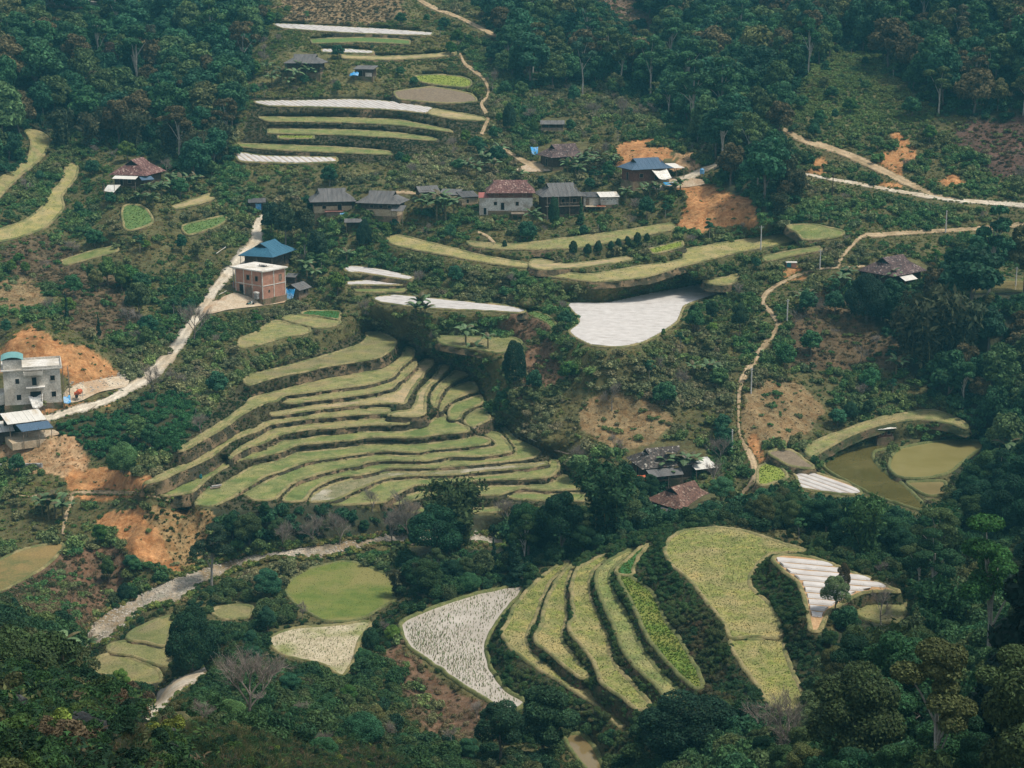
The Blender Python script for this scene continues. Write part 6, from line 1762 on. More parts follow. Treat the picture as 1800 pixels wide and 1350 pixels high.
BM = {
 'concrete': two_tone('raw_concrete', (.47,.435,.38), (.59,.55,.49), .5, (.37,.335,.285), .35, fine=4, bmp=.2, bd=.02),
 'slab': two_tone('concrete_slab', (.55,.52,.48), (.64,.61,.57), .6, (.46,.42,.36), .4, fine=4, bmp=.2, bd=.02),
 'brick': brick_mat(),
 'timber': two_tone('dark_timber', (.040,.030,.024), (.085,.062,.046), 2.0, fine=7, bmp=.4, bd=.02),
 'wood': two_tone('weathered_wood', (.15,.115,.085), (.25,.20,.155), 1.5, fine=7, bmp=.3, bd=.02),
 'redwood': two_tone('red_timber', (.105,.045,.032), (.16,.075,.052), 1.6, fine=7, bmp=.3, bd=.02),
 'white': two_tone('limewash', (.50,.475,.44), (.60,.575,.54), .5, (.36,.32,.275), .5, fine=4, bmp=.15, bd=.02),
 'mud': two_tone('mud_wall', (.38,.29,.19), (.46,.37,.26), .7, fine=4, bmp=.3, bd=.03),
 'grey': sheet_mat('fibre_sheet_grey', (.090,.088,.090), (.160,.155,.153), 6, .7, .15),
 'greyd': sheet_mat('fibre_sheet_dark', (.065,.065,.070), (.115,.112,.112), 6, .7, .15),
 'whitesheet': sheet_mat('white_sheet', (.58,.555,.51), (.70,.68,.64), 5, .5, .3, (.50,.42,.32)),
 'bluesheet': sheet_mat('blue_sheet', (.028,.100,.165), (.042,.135,.205), 8, .6, .2),
 'slatesheet': sheet_mat('slate_blue_sheet', (.062,.105,.165), (.085,.135,.20), 8, .6, .2),
 'tealsheet': sheet_mat('teal_sheet', (.12,.30,.30), (.17,.37,.37), 8, .45, .5),
 'redsheet': sheet_mat('red_sheet', (.27,.075,.065), (.36,.12,.10), 8, .5, .4),
 'rustsheet': sheet_mat('rusty_sheet', (.20,.085,.07), (.30,.14,.11), 7, .6, .3),
 'tile': tile_mat('red_brown_tile', (.085,.040,.038), (.155,.080,.072), (.36,.26,.22)),
 'tiled': tile_mat('dark_tile', (.050,.038,.042), (.105,.070,.068), (.26,.21,.19)),
 'tilem': tile_mat('mossy_dark_tile', (.035,.032,.032), (.085,.070,.062), (.34,.31,.27)),
 'tilebr': tile_mat('brown_tile', (.085,.045,.036), (.165,.092,.070), (.30,.22,.17)),
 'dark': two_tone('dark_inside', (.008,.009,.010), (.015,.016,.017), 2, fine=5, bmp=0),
 'blue': two_tone('blue_tarp', (.030,.24,.56), (.050,.34,.68), .9, (.25,.40,.55), .5, rough=.45, fine=4, bmp=.4, bd=.06),
 'whitetarp': two_tone('white_tarp', (.60,.57,.52), (.70,.67,.63), .7, rough=.6, fine=3, bmp=.4, bd=.06),
 'orange': two_tone('red_paint', (.48,.085,.035), (.58,.14,.055), 2, rough=.45, fine=6, bmp=0),
 'earth': two_tone('rammed_earth', (.17,.12,.075), (.25,.18,.115), .7, (.10,.10,.05), .5, fine=4, bmp=.5),
 'steel': two_tone('grey_steel', (.20,.20,.20), (.30,.30,.30), 2, rough=.45, fine=6, bmp=0),
 'black': two_tone('black_rubber', (.015,.015,.016), (.03,.03,.03), 3, fine=8, bmp=0),
 'stone': two_tone('grey_stone', (.30,.295,.285), (.44,.43,.415), 1.5, (.22,.20,.18), .9, fine=6, bmp=.6, bd=.03),
 'pole': two_tone('pole_concrete', (.44,.43,.41), (.54,.53,.51), 1.0, fine=6, bmp=.1, bd=.02),
 'tealcloth': two_tone('teal_cloth', (.02,.14,.16), (.03,.20,.22), 3, fine=8, bmp=.2),
}
def base_turn(px): return math.atan((900 - px) / F)

def clip_u(poly, ax, lo, hi):
    """clip a 3D polygon between two positions along axis ax"""
    for s, lim in ((1, lo), (-1, hi)):
        out = []
        for i in range(len(poly)):
            p, q = Vector(poly[i]), Vector(poly[(i + 1) % len(poly)])
            a, b = s * (p.dot(ax) - lim), s * (q.dot(ax) - lim)
            if a >= 0: out.append(p)
            if (a < 0) != (b < 0): out.append(p + (q - p) * (a / (a - b)))
        poly = out
        if len(poly) < 3: return None
    return poly
def roof_build(root, slopes, gables, mat, sheets, seed, gmat):
    """slopes: list of (polygon, strip axis); a thin decking with the sheets laid on it one by one"""
    mb = MB()
    for p, ax in slopes: mb.prism(p, .10)
    ro = mb.build('roof', BM['timber'] if sheets else mat, root)
    if gables:
        g = MB()
        for p in gables: g.prism(p, .06)
        g.build('gablet', gmat, ro)
    if sheets:
        rg = np.random.default_rng(seed)
        for p, ax in slopes:
            ax = Vector(ax).normalized(); us = [Vector(q).dot(ax) for q in p]
            lo, hi = min(us), max(us); n = max(1, round((hi - lo) / sheets)); w = (hi - lo) / n
            for i in range(n):
                q = clip_u(list(p), ax, lo + i * w + .015, lo + (i + 1) * w - .015)
                if not q: continue
                m2 = MB(); dz = .05 + rg.uniform(0, .035); m2.prism([c + Vector((0, 0, dz)) for c in q], .03)
                m2.build('roof_sheet', mat, ro)
    return ro
def roof_dutch(root, W_, D_, h, H, e, mat, sheets=None, seed=0, gmat=None, cut=.62, ridge=.5):
    a, b = W_ / 2 + e, D_ / 2 + e
    hz = H * cut; d = b * (1 - cut)
    cx_ = a * ridge + (a - a * ridge) * .12; c = a - (a - cx_) * 1.0
    cr = c + .25
    z0 = h - .15
    P = lambda x, y, z: (x, y, z0 + z)
    fr = [P(-a, -b, 0), P(a, -b, 0), P(c, -d, hz), P(cr, 0, H), P(-cr, 0, H), P(-c, -d, hz)]
    bk = [P(a, b, 0), P(-a, b, 0), P(-c, d, hz), P(-cr, 0, H), P(cr, 0, H), P(c, d, hz)]
    r_ = [P(a, -b, 0), P(a, b, 0), P(c, d, hz), P(c, -d, hz)]
    l_ = [P(-a, b, 0), P(-a, -b, 0), P(-c, -d, hz), P(-c, d, hz)]
    gb = [[P(c, -d, hz), P(c, d, hz), P(c, 0, H - .06)], [P(-c, d, hz), P(-c, -d, hz), P(-c, 0, H - .06)]]
    return roof_build(root, [(fr, (1,0,0)), (bk, (1,0,0)), (r_, (0,1,0)), (l_, (0,1,0))], gb, mat, sheets, seed, gmat or BM['dark'])
def roof_gable(root, W_, D_, h, H, e, mat, sheets=None, seed=0, gmat=None):
    a, b = W_ / 2 + e, D_ / 2 + e; z0 = h - .1
    k = H * e / (D_ / 2)
    fr = [(-a, -b, z0 - k), (a, -b, z0 - k), (a, 0, z0 + H), (-a, 0, z0 + H)]
    bk = [(a, b, z0 - k), (-a, b, z0 - k), (-a, 0, z0 + H), (a, 0, z0 + H)]
    gb = [[(s * W_ / 2, -D_ / 2, z0), (s * W_ / 2, D_ / 2, z0), (s * W_ / 2, 0, z0 + H - .05)] for s in (-1, 1)]
    return roof_build(root, [(fr, (1,0,0)), (bk, (1,0,0))], gb, mat, sheets, seed, gmat or BM['timber'])
def roof_shed(root, W_, D_, h, H, e, mat, sheets=None, seed=0, cx_=0, cy_=0, name=None):
    """single slope, low side to the front"""
    a, b = W_ / 2 + e, D_ / 2 + e
    p = [(cx_ - a, cy_ - b, h), (cx_ + a, cy_ - b, h), (cx_ + a, cy_ + b, h + H), (cx_ - a, cy_ + b, h + H)]
    return roof_build(root, [(p, (1,0,0))], None, mat, sheets, seed, None)
def opening(root, side, u, z, w, h, W_, D_, kind='window', frame='wood', pane='dark'):
    """a framed opening standing in the wall: side f/b/l/r"""
    n = {'f': (0, -1), 'b': (0, 1), 'l': (-1, 0), 'r': (1, 0)}[side]
    off = (D_ / 2 if side in 'fb' else W_ / 2)
    def pl(du, dz, ww, hh, out, th):
        if side in 'fb': c = (u + du, n[1] * (off + out), z + hh * 0 + dz); d = (ww, th, hh)
        else: c = (n[0] * (off + out), u + du, z + dz); d = (th, ww, hh)
        return c, d
    f = MB(); t = .09
    for (du, dz, ww, hh) in ((0, h - t / 2, w, t), (0, t / 2, w, t), (-w / 2 + t / 2, h / 2, t, h - 2 * t), (w / 2 - t / 2, h / 2, t, h - 2 * t)):
        if kind == 'door' and dz == t / 2: continue
        f.box(*pl(du, dz, ww, hh, .03, .09))
    fo = f.build(kind, BM[frame], root)
    m = MB(); c, d = pl(0, h / 2, w - 2 * t, h - 2 * t, .012, .03); m.box(c, d); m.build('pane' if kind == 'window' else 'doorway', BM[pane], fo)
    return fo
def building(name, label, cat, px, py, rel, W_, D_, h, wall, dz=0.0, group=None, absolute=None, plinth=2.6, walls=True, upper=None, hsplit=None):
    p = ground_now(np.array([px]), np.array([py]))[0]
    th = math.radians(absolute) if absolute is not None else base_turn(px) + math.radians(rel)
    root = empty(name, (p[0], p[1], p[2] + dz), th)
    tag(root, label, cat, group)
    if walls:
        hs = hsplit or h
        MB().box((0, 0, hs / 2), (W_, D_, hs)).build('wall', BM[wall], root)
        if hsplit: MB().box((0, 0, (hs + h) / 2), (W_ - .02, D_ - .02, h - hs - .01)).build('upper_wall', BM[upper], root)
        MB().box((0, 0, -plinth / 2 - .003), (W_ + .3, D_ + .3, plinth)).build('plinth', BM['earth'], root)
    return root
def posts(root, pts, z0, z1, r=.07, mat='wood', nm='post'):
    for (x, y) in pts: MB().tube((x, y, z0), (x, y, z1), r, r * .9, 6).build(nm, BM[mat], root)

# ------------------------------------------------------------------ 1 unfinished concrete house at the left edge
W_, D_, h = 9.6, 7.0, 6.1
r = building('concrete_house', 'unfinished two storey concrete house with a teal capped tower at the left edge', 'house', 59, 700, 0, W_, D_, h, 'concrete')
MB().box((0, 0, h + .1), (W_ + .7, D_ + .6, .2)).build('roof_slab', BM['slab'], r)
pb = MB()
for c, d in (((1.75, -D_/2 - .18, h + .4), (6.6, .12, .42)), ((0, D_/2 + .18, h + .4), (W_ + .5, .12, .42)), ((W_/2 + .22, 0, h + .4), (.12, D_ + .2, .42))): pb.box(c, d)
pb.build('parapet', BM['concrete'], r)
tw = MB().box((-3.15, -1.2, h + .2 + .85), (3.2, 4.4, 1.7)).build('tower', BM['concrete'], r)
n = 8; tp = MB()
for i in range(n):      # arched teal cap
    a0, a1 = math.pi * (.22 + .56 * i / n), math.pi * (.22 + .56 * (i + 1) / n)
    x0, x1 = -3.15 - 2.45 * math.cos(a0), -3.15 - 2.45 * math.cos(a1); z0, z1 = h + 1.2 + 1.55 * math.sin(a0) - .3, h + 1.2 + 1.55 * math.sin(a1) - .3
    tp.prism([(x0, -3.6, z0), (x1, -3.6, z1), (x1, 1.2, z1), (x0, 1.2, z0)], .06)
tp.build('tower_cap', BM['tealsheet'], r)
for (u, z, w, hh, k) in ((-2.4, .75, .95, 1.15, 'window'), (-2.5, 3.65, .85, 1.1, 'window'), (3.5, .95, .95, 1.15, 'window'), (3.45, 3.9, .95, 1.1, 'window'), (.35, 3.25, .95, 1.6, 'door'), (.45, .02, 2.0, 2.3, 'door')):
    opening(r, 'f', u, z, w, hh, W_, D_, k, 'concrete')
MB().box((.5, -D_/2 - .5, 3.1), (3.2, 1.0, .14)).build('balcony', BM['slab'], r)
aw = MB().box((.3, -D_/2 - .55, 5.35), (3.3, 1.1, .12)); aw.box((.3, -D_/2 - 1.06, 5.68), (3.3, .1, .55)); aw.box((-1.3, -D_/2 - .55, 5.68), (.1, 1.0, .55)); aw.box((1.9, -D_/2 - .55, 5.68), (.1, 1.0, .55))
aw.build('canopy', BM['concrete'], r)
MB().tube((1.4, -D_/2 - .9, -.1), (1.4, -D_/2 - .9, 3.03), .06).build('prop', BM['wood'], r)
an = MB().box((-6.6, -.4, .9), (3.5, 5.0, 1.8)); an.build('annex', BM['concrete'], r)
hx = r.matrix_basis if False else None
def local_world(root, p):
    M = Matrix.Translation(root.location) @ Matrix.Rotation(root.rotation_euler[2], 4, 'Z')
    return M @ Vector(p)
def thing_at(root, p, name, label, cat, group=None):
    q = local_world(root, p); e = empty(name, q, root.rotation_euler[2]); return tag(e, label, cat, group)
sc_ = thing_at(r, (5.5, 0, 0), 'scaffolding', 'rough bamboo scaffolding against the side of the concrete house', 'scaffold')
for y in (-3.0, -1.2, .6, 2.4):
    for x in (-.25, .7): MB().tube((x, y, -.8), (x + random.uniform(-.1, .1), y, 5.4 + random.uniform(-.4, .4)), .05, .04, 5).build('pole', BM['wood'], sc_)
for z in (1.8, 3.6, 4.9): MB().tube((.7, -3.3, z), (.7, 2.8, z + .1), .045, .045, 5).build('rail', BM['wood'], sc_)
pr_ = thing_at(r, (2.2, -D_/2 - 1.8, -.6), 'timber_props', 'row of upright bamboo props on the bank below the concrete house', 'props')
for i in range(13): MB().tube((i * .22 - 1.4 + random.uniform(-.1, .1), random.uniform(-.5, .5), -2.2), (i * .22 - 1.4 + random.uniform(-.25, .25), random.uniform(-.2, .4), random.uniform(.3, 1.4)), .045, .04, 5).build('pole', BM['wood'], pr_)
def cloth(name, pts4, mat, label, sag=.25, seed=0, n=8, wrinkle=.07):
    """a hanging sheet between four corner points, sagging and creased"""
    rg = np.random.default_rng(seed); A_, B2, C2, D2 = [np.array(p, float) for p in pts4]; V = []
    for i in range(n + 1):
        for j in range(n + 1):
            u, v = i / n, j / n
            p = A_ * (1-u) * (1-v) + B2 * u * (1-v) + C2 * u * v + D2 * (1-u) * v
            p = p - np.array([0, 0, sag * 4 * u * (1 - u) * (1 - v * .3)]) + rg.normal(0, wrinkle, 3) * (0 < i < n)
            V.append(p)
    base = np.mean(V, 0)
    Fq = [(i*(n+1)+j, (i+1)*(n+1)+j, (i+1)*(n+1)+j+1, i*(n+1)+j+1) for i in range(n) for j in range(n)]
    o = mobj(name, mesh_np(name, np.array(V) - base, Fq, BM[mat], True), None, tuple(base))
    s = o.modifiers.new('thickness', 'SOLIDIFY'); s.thickness = .02
    return tag(o, label, 'tarpaulin')
lw = lambda root, *ps: [tuple(local_world(root, p)) for p in ps]
cloth('tarpaulin', lw(r, (-.9, -D_/2 - .25, 1.6), (1.6, -D_/2 - .3, 1.8), (1.5, -D_/2 - 1.3, -.1), (-.2, -D_/2 - 1.5, -.4)), 'whitetarp', 'white sheet draped from the lower opening of the concrete house', .35, 1)
cloth('tarpaulin', lw(r, (5.0, -D_/2 - .2, 1.0), (6.2, -D_/2 + .1, 1.1), (6.3, -D_/2 - .9, 0), (5.1, -D_/2 - 1.1, 0)), 'blue', 'crumpled blue sheet at the corner of the concrete house', .2, 2)
cm = thing_at(r, (7.9, -1.6, .15), 'concrete_mixer', 'red concrete mixer on the rubble beside the concrete house', 'mixer')
MB().tube((-.5, 0, .75), (0, 0, 1.05), .38, .52, 12).tube((0, 0, 1.05), (.45, 0, 1.32), .52, .26, 12).build('drum', BM['orange'], cm)
fr_ = MB(); fr_.box((0, 0, .35), (1.5, .1, .08)); fr_.box((-.6, 0, .5), (.08, .7, .4)); fr_.box((.5, .3, .55), (.08, .08, 1.0)); fr_.box((.5, -.3, .55), (.08, .08, 1.0)); fr_.build('frame', BM['steel'], cm)
for y in (-.42, .42): MB().tube((-.55, y - .06, .28), (-.55, y + .06, .28), .28, .28, 12).build('wheel', BM['black'], cm)
MB().box((-.75, 0, .75), (.4, .5, .45)).build('motor_box', BM['orange'], cm)

# ------------------------------------------------------------------ 2 open sheds below it
r = building('tin_shed', 'open shed with a white tin roof and a slate blue lean-to below the pale road', 'shed', 43, 762, 14, 6.0, 4.6, 2.7, 'wood', walls=False)
roof_shed(r, 6.0, 4.4, 2.75, .75, .35, BM['whitesheet'], 1.0, 21)
p_ = [(-1.6, -5.2, 1.95), (3.7, -5.2, 1.95), (3.5, -2.55, 2.62), (-2.0, -2.55, 2.62)]
m_ = MB(); m_.prism(p_, .05); m_.build('lean_to_roof', BM['slatesheet'], r)
posts(r, [(-2.9, -2.1), (2.9, -2.1), (-2.9, 2.1), (2.9, 2.1), (0, -2.1), (-1.4, -5.0), (1.2, -5.0), (3.4, -5.0)], -1.2, 2.1)
MB().box((0, 2.2, 1.2), (5.8, .12, 2.4)).build('wall', BM['timber'], r)
MB().box((2.9, .4, 1.0), (.12, 3.4, 2.0)).build('side_wall', BM['brick'], r)
MB().box((0, -.5, -.62), (6.6, 8.6, 1.2)).build('floor', BM['mud'], r)
r = building('tin_shed', 'white tin roofed shed cut off by the left edge', 'shed', -2, 778, 8, 4.2, 3.4, 2.4, 'timber')
roof_shed(r, 4.2, 3.6, 2.4, .8, .4, BM['whitesheet'], 1.0, 22)

# ------------------------------------------------------------------ 3 brick house and the blue roofed house behind it
W_, D_, h = 8.1, 6.6, 5.7
r = building('brick_house', 'unfinished two storey red brick house with a flat white slab roof', 'house', 459, 517, 0, W_, D_, h, 'brick', absolute=-38)
MB().box((-.55, .1, h + .12), (W_ + 1.9, D_ + .8, .24)).build('roof_slab', BM['slab'], r)
for x in (-4.03, -1.55, .95, 3.98):
    MB().box((x, -D_/2 - .01, h / 2), (.20, .14, h)).build('column', BM['slab'], r)
for y in (-.1, 3.2):
    MB().box((W_/2 + .01, y, h / 2), (.14, .20, h)).build('column', BM['slab'], r)
bm_ = MB().box((0, -D_/2 - .012, 2.72), (W_ + .1, .12, .16)); bm_.box((W_/2 + .012, .1, 2.72), (.12, D_ - .1, .16)); bm_.build('floor_beam', BM['slab'], r)
for a in ((('f'), -2.3, .03, 1.35, 2.45, 'door'), ('f', -.25, 3.55, 1.0, 1.15, 'window'), ('f', 2.3, 3.55, .9, 1.15, 'window'), ('r', 1.8, 3.3, .8, 1.3, 'window'), ('r', -1.5, 1.2, .45, .6, 'window')):
    opening(r, *a[:5], W_, D_, a[5], 'wood', 'wood' if a[1] == 1.8 else 'dark')
for i in range(7): MB().box((-.9 + i * .3, -D_/2 - .16, 1.05 + .1 * (i % 3)), (.2, .05, 2.0 + .2 * (i % 3))).build('plank', BM['wood'], r)
MB().tube((-5.2, -2.9, -1), (-5.2, -2.9, h), .09, .09, 8).build('porch_post', BM['steel'], r)
MB().box((-4.9, -1.0, 1.2), (1.6, 3.6, 2.4)).build('annex', BM['brick'], r)
wl = MB()
for c, d in (((-.2, 1.0, h + .55), (2.4, .06, .06)), ((-1.2, 1.0, h + .4), (.08, .08, .35)), ((.9, 1.0, h + .4), (.08, .08, .35))): wl.box(c, d)
wl.build('stair_cover', BM['wood'], r)
MB().box((-.1, .9, h + .256), (2.2, 1.6, .03)).build('stair_opening', BM['dark'], r)
ck = thing_at(r, (3.0, -D_/2 - .9, 0), 'cage_rack', 'rack of white topped cages against the brick wall', 'rack')
for z in (.35, .95): MB().box((0, 0, z), (1.0, .6, .5)).build('cage', BM['steel'], ck)
MB().box((0, 0, 1.42), (1.1, .7, .3)).build('trough', BM['whitetarp'], ck)
mo = ground_now(np.array([440]), np.array([536]))[0]
mt = empty('motorbike', (mo[0], mo[1], mo[2] + .1), .5); tag(mt, 'dark motorbike with a white side parked in the brick house yard', 'motorbike')
for x in (-.62, .62): MB().tube((x, -.05, .3), (x, .05, .3), .3, .3, 14).build('wheel', BM['black'], mt)
bd = MB(); bd.tube((-.55, 0, .45), (.1, 0, .5), .11, .14, 8); bd.tube((.1, 0, .5), (.55, 0, .85), .12, .08, 8); bd.build('body', BM['tealcloth'], mt)
MB().box((-.25, 0, .76), (.8, .26, .12)).build('seat', BM['black'], mt)
MB().tube((.5, -.34, 1.0), (.5, .34, 1.0), .025, .025, 6).tube((.62, 0, .3), (.48, 0, 1.0), .035, .03, 6).build('handlebar', BM['steel'], mt)
MB().box((.3, 0, .62), (.25, .3, .4)).build('fairing', BM['whitetarp'], mt)

r = building('timber_house', 'timber house under a bright blue hipped sheet roof beside the road', 'house', 472, 470, 0, 9.4, 6.4, 2.9, 'timber', absolute=70, dz=.4)
roof_dutch(r, 9.4, 6.4, 2.9, 2.5, 1.0, BM['bluesheet'], 1.1, 31)
opening(r, 'f', 1.5, .3, 1.0, 1.9, 9.4, 6.4, 'door'); opening(r, 'l', .5, .9, 1.0, 1.0, 9.4, 6.4)
posts(r, [(-5.4, -3.8), (-5.4, 0), (-5.4, 3.8)], -1.5, 2.7)
# shack with the blue tarp
r = building('shack', 'grey roofed shack with a blue sheet hung down its front', 'shed', 523, 517, 0, 3.6, 3.2, 1.9, 'wood', absolute=62)
roof_gable(r, 3.6, 3.2, 1.9, .85, .55, BM['grey'], .9, 41)
opening(r, 'f', .3, .5, .9, 1.0, 3.6, 3.2)
cloth('tarpaulin', lw(r, (-2.3, 1.2, 1.95), (-2.3, -1.1, 1.95), (-4.2, -1.5, -.6), (-4.0, .7, -.6)), 'blue', 'bright blue sheet hanging from the shack beside the brick house', .25, 3, 10)
r = building('shack', 'tiny grey plank roofed hut between the brick house and the bananas', 'shed', 513, 497, 10, 2.0, 1.6, 1.3, 'timber', absolute=-15)
roof_shed(r, 2.0, 1.7, 1.35, .5, .25, BM['grey'], .7, 42)

# ------------------------------------------------------------------ 4 houses of the slope and the village
def hip(name, label, px, py, th, W_, D_, h, H, e, wall, rm, sheets=None, ops=(), seed=0, cut=.62, ridge=.5, dz=-.45, **kw):
    r = building(name, label, 'house', px, py, 0, W_, D_, h, wall, absolute=th, dz=dz, **kw)
    roof_dutch(r, W_, D_, h, H, e, BM[rm], sheets, seed, None, cut, ridge)
    for o_ in ops: opening(r, *o_[:5], W_, D_, o_[5])
    return r
r = hip('tile_house', 'red tile roofed house with white awnings at the foot of the left forest', 243, 321, 76, 8.6, 7.6, 2.7, 3.3, .9, 'timber', 'tile', None, (('l', 0, .5, 1.0, 1.5, 'window'), ('l', 2, .1, .9, 1.9, 'door')), 51)
a_ = MB(); a_.prism([(-5.6, 2.9, 2.45), (-5.6, -2.9, 2.45), (-7.2, -2.9, 1.95), (-7.2, 2.9, 1.95)], .05); a_.build('awning', BM['whitesheet'], r)
a_ = MB(); a_.prism([(-5.4, -3.0, 2.3), (-3.2, -4.9, 2.3), (-4.2, -6.2, 1.7), (-6.6, -4.2, 1.7)], .05); a_.build('side_awning', BM['slatesheet'], r)
a_ = MB(); a_.prism([(-8.0, 3.6, .6), (-8.0, .4, .7), (-10.6, .9, -.7), (-9.6, 3.9, -.6)], .05); a_.build('lower_awning', BM['whitesheet'], r)
posts(r, [(-7.1, 2.8), (-7.1, -2.8), (-9.8, 3.6), (-9.9, 1.0)], -2.5, 1.3)
hip('grey_house', 'grey sheet roofed house half hidden by the banana grove on the upper slope', 538, 124, -6, 9.0, 6.4, 2.6, 2.3, .9, 'timber', 'grey', 1.1, (('f', 2, .2, 1, 1.9, 'door'),), 52)
r = building('open_shed', 'small open grey roofed shed above the upper white strip', 'shed', 643, 134, 0, 5.0, 3.2, 1.9, 'timber', absolute=-14)
roof_shed(r, 5.0, 3.2, 1.9, .8, .5, BM['grey'], 1.0, 53); opening(r, 'f', -1, .1, 1.4, 1.6, 5.0, 3.2, 'door'); MB().box((1.4, -1.75, .5), (1.8, .1, 1.0)).build('low_wall', BM['slab'], r)
cloth('tarpaulin', lw(r, (-3.6, -2.2, .9), (-1.2, -2.2, 1.0), (-1.0, -3.6, .2), (-3.6, -3.6, .2)), 'blue', 'blue sheet over a pile beside the small open shed', -.25, 4)
r = building('stilt_shed', 'long stilted shed with a grey roof on the slope above the village', 'shed', 971, 233, 0, 5.6, 2.6, 2.0, 'wood', walls=False)
posts(r, [(x, y) for x in (-2.7, -.9, .9, 2.7) for y in (-1.2, 1.2)], -1.5, 2.6)
MB().box((0, 0, 1.0), (5.7, 2.7, .12)).build('floor', BM['wood'], r); MB().box((0, -1.3, 1.35), (5.5, .06, .55)).build('low_wall', BM['wood'], r); MB().box((0, 1.28, 1.75), (5.5, .06, 1.3)).build('back_wall', BM['timber'], r)
roof_shed(r, 5.6, 2.6, 2.45, .75, .3, BM['grey'], .95, 54)
hip('dark_tile_house', 'dark tiled timber house above the village beside banana plants', 990, 287, 27, 9.0, 6.4, 2.6, 2.7, .9, 'timber', 'tiled', None, (('l', 0, .1, 1, 1.8, 'door'), ('f', -2, .8, .9, .9, 'window')), 55)
cloth('tarpaulin', [tuple(ground_now(np.array([x]), np.array([y]))[0] + np.array([0, 0, z])) for x, y, z in ((932, 272, 2.0), (946, 272, 2.0), (945, 275, .6), (936, 276, .4))], 'blue', 'pale blue sheet beside the dark tiled house', .1, 5)
r = hip('blue_roof_house', 'house with a slate blue hipped roof on the orange earth platform', 1134, 311, 24, 9.2, 5.6, 2.9, 2.2, .9, 'redwood', 'slatesheet', 1.1, (('l', 0, .1, 1, 1.9, 'door'), ('f', -2.5, .8, 1.0, 1.0, 'window'), ('f', 1.5, .1, 1.2, 2.0, 'door')), 56)
a_ = MB(); a_.prism([(5.6, -1.6, 2.5), (9.6, -1.6, 2.4), (9.6, 3.2, 3.0), (5.4, 3.2, 3.1)], .05); a_.build('side_roof', sheet_mat('striped_sheet', (.62,.58,.52), (.70,.67,.62), 1.6, .5, .3, (.42,.27,.18)), r)
posts(r, [(9.4, -1.4), (9.4, 3.0), (7.4, -1.4)], -1.0, 2.4)
cloth('tarpaulin', lw(r, (-.3, -3.6, 2.6), (3.6, -3.6, 2.7), (3.4, -6.4, .9), (.3, -6.2, .8)), 'whitetarp', 'big white awning sheet in front of the house with the blue roof', .35, 6, 10, .04)
p4 = ground_now(np.array([1178]), np.array([333]))[0]
e_ = empty('tarp_shelter', tuple(p4), base_turn(1178)); tag(e_, 'low shelter under a bright blue sheet below the blue roofed house', 'shelter')
posts(e_, [(-1.4, -.8), (1.4, -.8), (-1.4, .8), (1.4, .8)], -.6, 1.2)
m_ = MB(); m_.prism([(-1.7, -1.1, 1.0), (1.7, -1.1, 1.1), (1.6, .2, 1.5), (-1.6, .2, 1.45)], .03); m_.prism([(-1.6, .2, 1.45), (1.6, .2, 1.5), (1.7, 1.2, 1.15), (-1.7, 1.2, 1.1)], .03); m_.build('sheet', BM['blue'], e_)
p4 = ground_now(np.array([1234]), np.array([312]))[0]
e_ = empty('water_tank', tuple(p4), 0); tag(e_, 'blue water tank on a stand beside the pale drive', 'tank')
MB().tube((0, 0, .9), (0, 0, 1.9), .5, .5, 14).tube((0, 0, 1.9), (0, 0, 2.1), .5, .18, 14).build('tank', BM['blue'], e_); posts(e_, [(-.35, -.35), (.35, -.35), (-.35, .35), (.35, .35)], -.5, .9, .05, 'steel', 'leg')

hip('grey_house', 'wide grey roofed house, left of the village row', 584, 366, 10, 8.6, 6.0, 2.7, 2.6, 1.0, 'mud', 'grey', 1.05, (('f', -2, .9, .9, .9, 'window'), ('f', 1.5, .1, 1.0, 1.9, 'door')), 57, upper='timber', hsplit=1.5)
r = building('lean_to', 'low rusty roofed lean-to in front of the wide grey house', 'shed', 589, 377, 0, 4.2, 2.0, 1.1, 'wood', absolute=10)
roof_shed(r, 4.2, 2.0, 1.1, .5, .3, BM['rustsheet'], 1.0, 58)
cloth('tarpaulin', lw(r, (1.0, -1.5, .9), (2.2, -1.5, .9), (2.3, -1.9, -.4), (1.1, -1.9, -.4)), 'blue', 'small blue sheet under the rusty lean-to', .05, 7)
r = hip('grey_house', 'grey roofed house with an earthen lower wall, second in the village row', 673, 369, -14, 8.4, 6.2, 3.0, 2.4, 1.0, 'mud', 'grey', 1.05, (('f', -1.6, 1.7, 1.0, .8, 'window'), ('f', .6, 1.7, 1.0, .8, 'window'), ('f', 2.6, 1.7, .9, .8, 'window')), 59, upper='timber', hsplit=1.5)
a_ = MB(); a_.prism([(3.4, -5.0, 1.5), (6.4, -5.0, 1.5), (6.4, -2.4, 2.5), (3.4, -2.4, 2.5)], .05); a_.build('porch_roof', BM['grey'], r); posts(r, [(3.6, -4.8), (6.2, -4.8)], -1.5, 1.6)
r = building('shack', 'small grey roofed hut behind the bananas of the village row', 'shed', 750, 345, 0, 4.2, 3.0, 1.8, 'timber', absolute=24)
roof_gable(r, 4.2, 3.0, 1.8, .9, .5, BM['grey'], 1.0, 60)
r = building('shack', 'low weathered roof left of the earthen wall in the village', 'shed', 792, 350, 0, 4.0, 2.8, 1.2, 'mud', absolute=-14)
roof_shed(r, 4.0, 2.8, 1.25, .9, .4, BM['grey'], 1.0, 61)
r = building('byre', 'earthen walled byre with a weathered roof beside the white house', 'shed', 822, 357, 0, 4.0, 3.0, 1.6, 'mud', absolute=24)
roof_shed(r, 3.6, 3.0, 1.6, .9, .35, BM['greyd'], 1.0, 62); opening(r, 'f', -.6, .2, .6, .9, 4.0, 3.0, 'door')
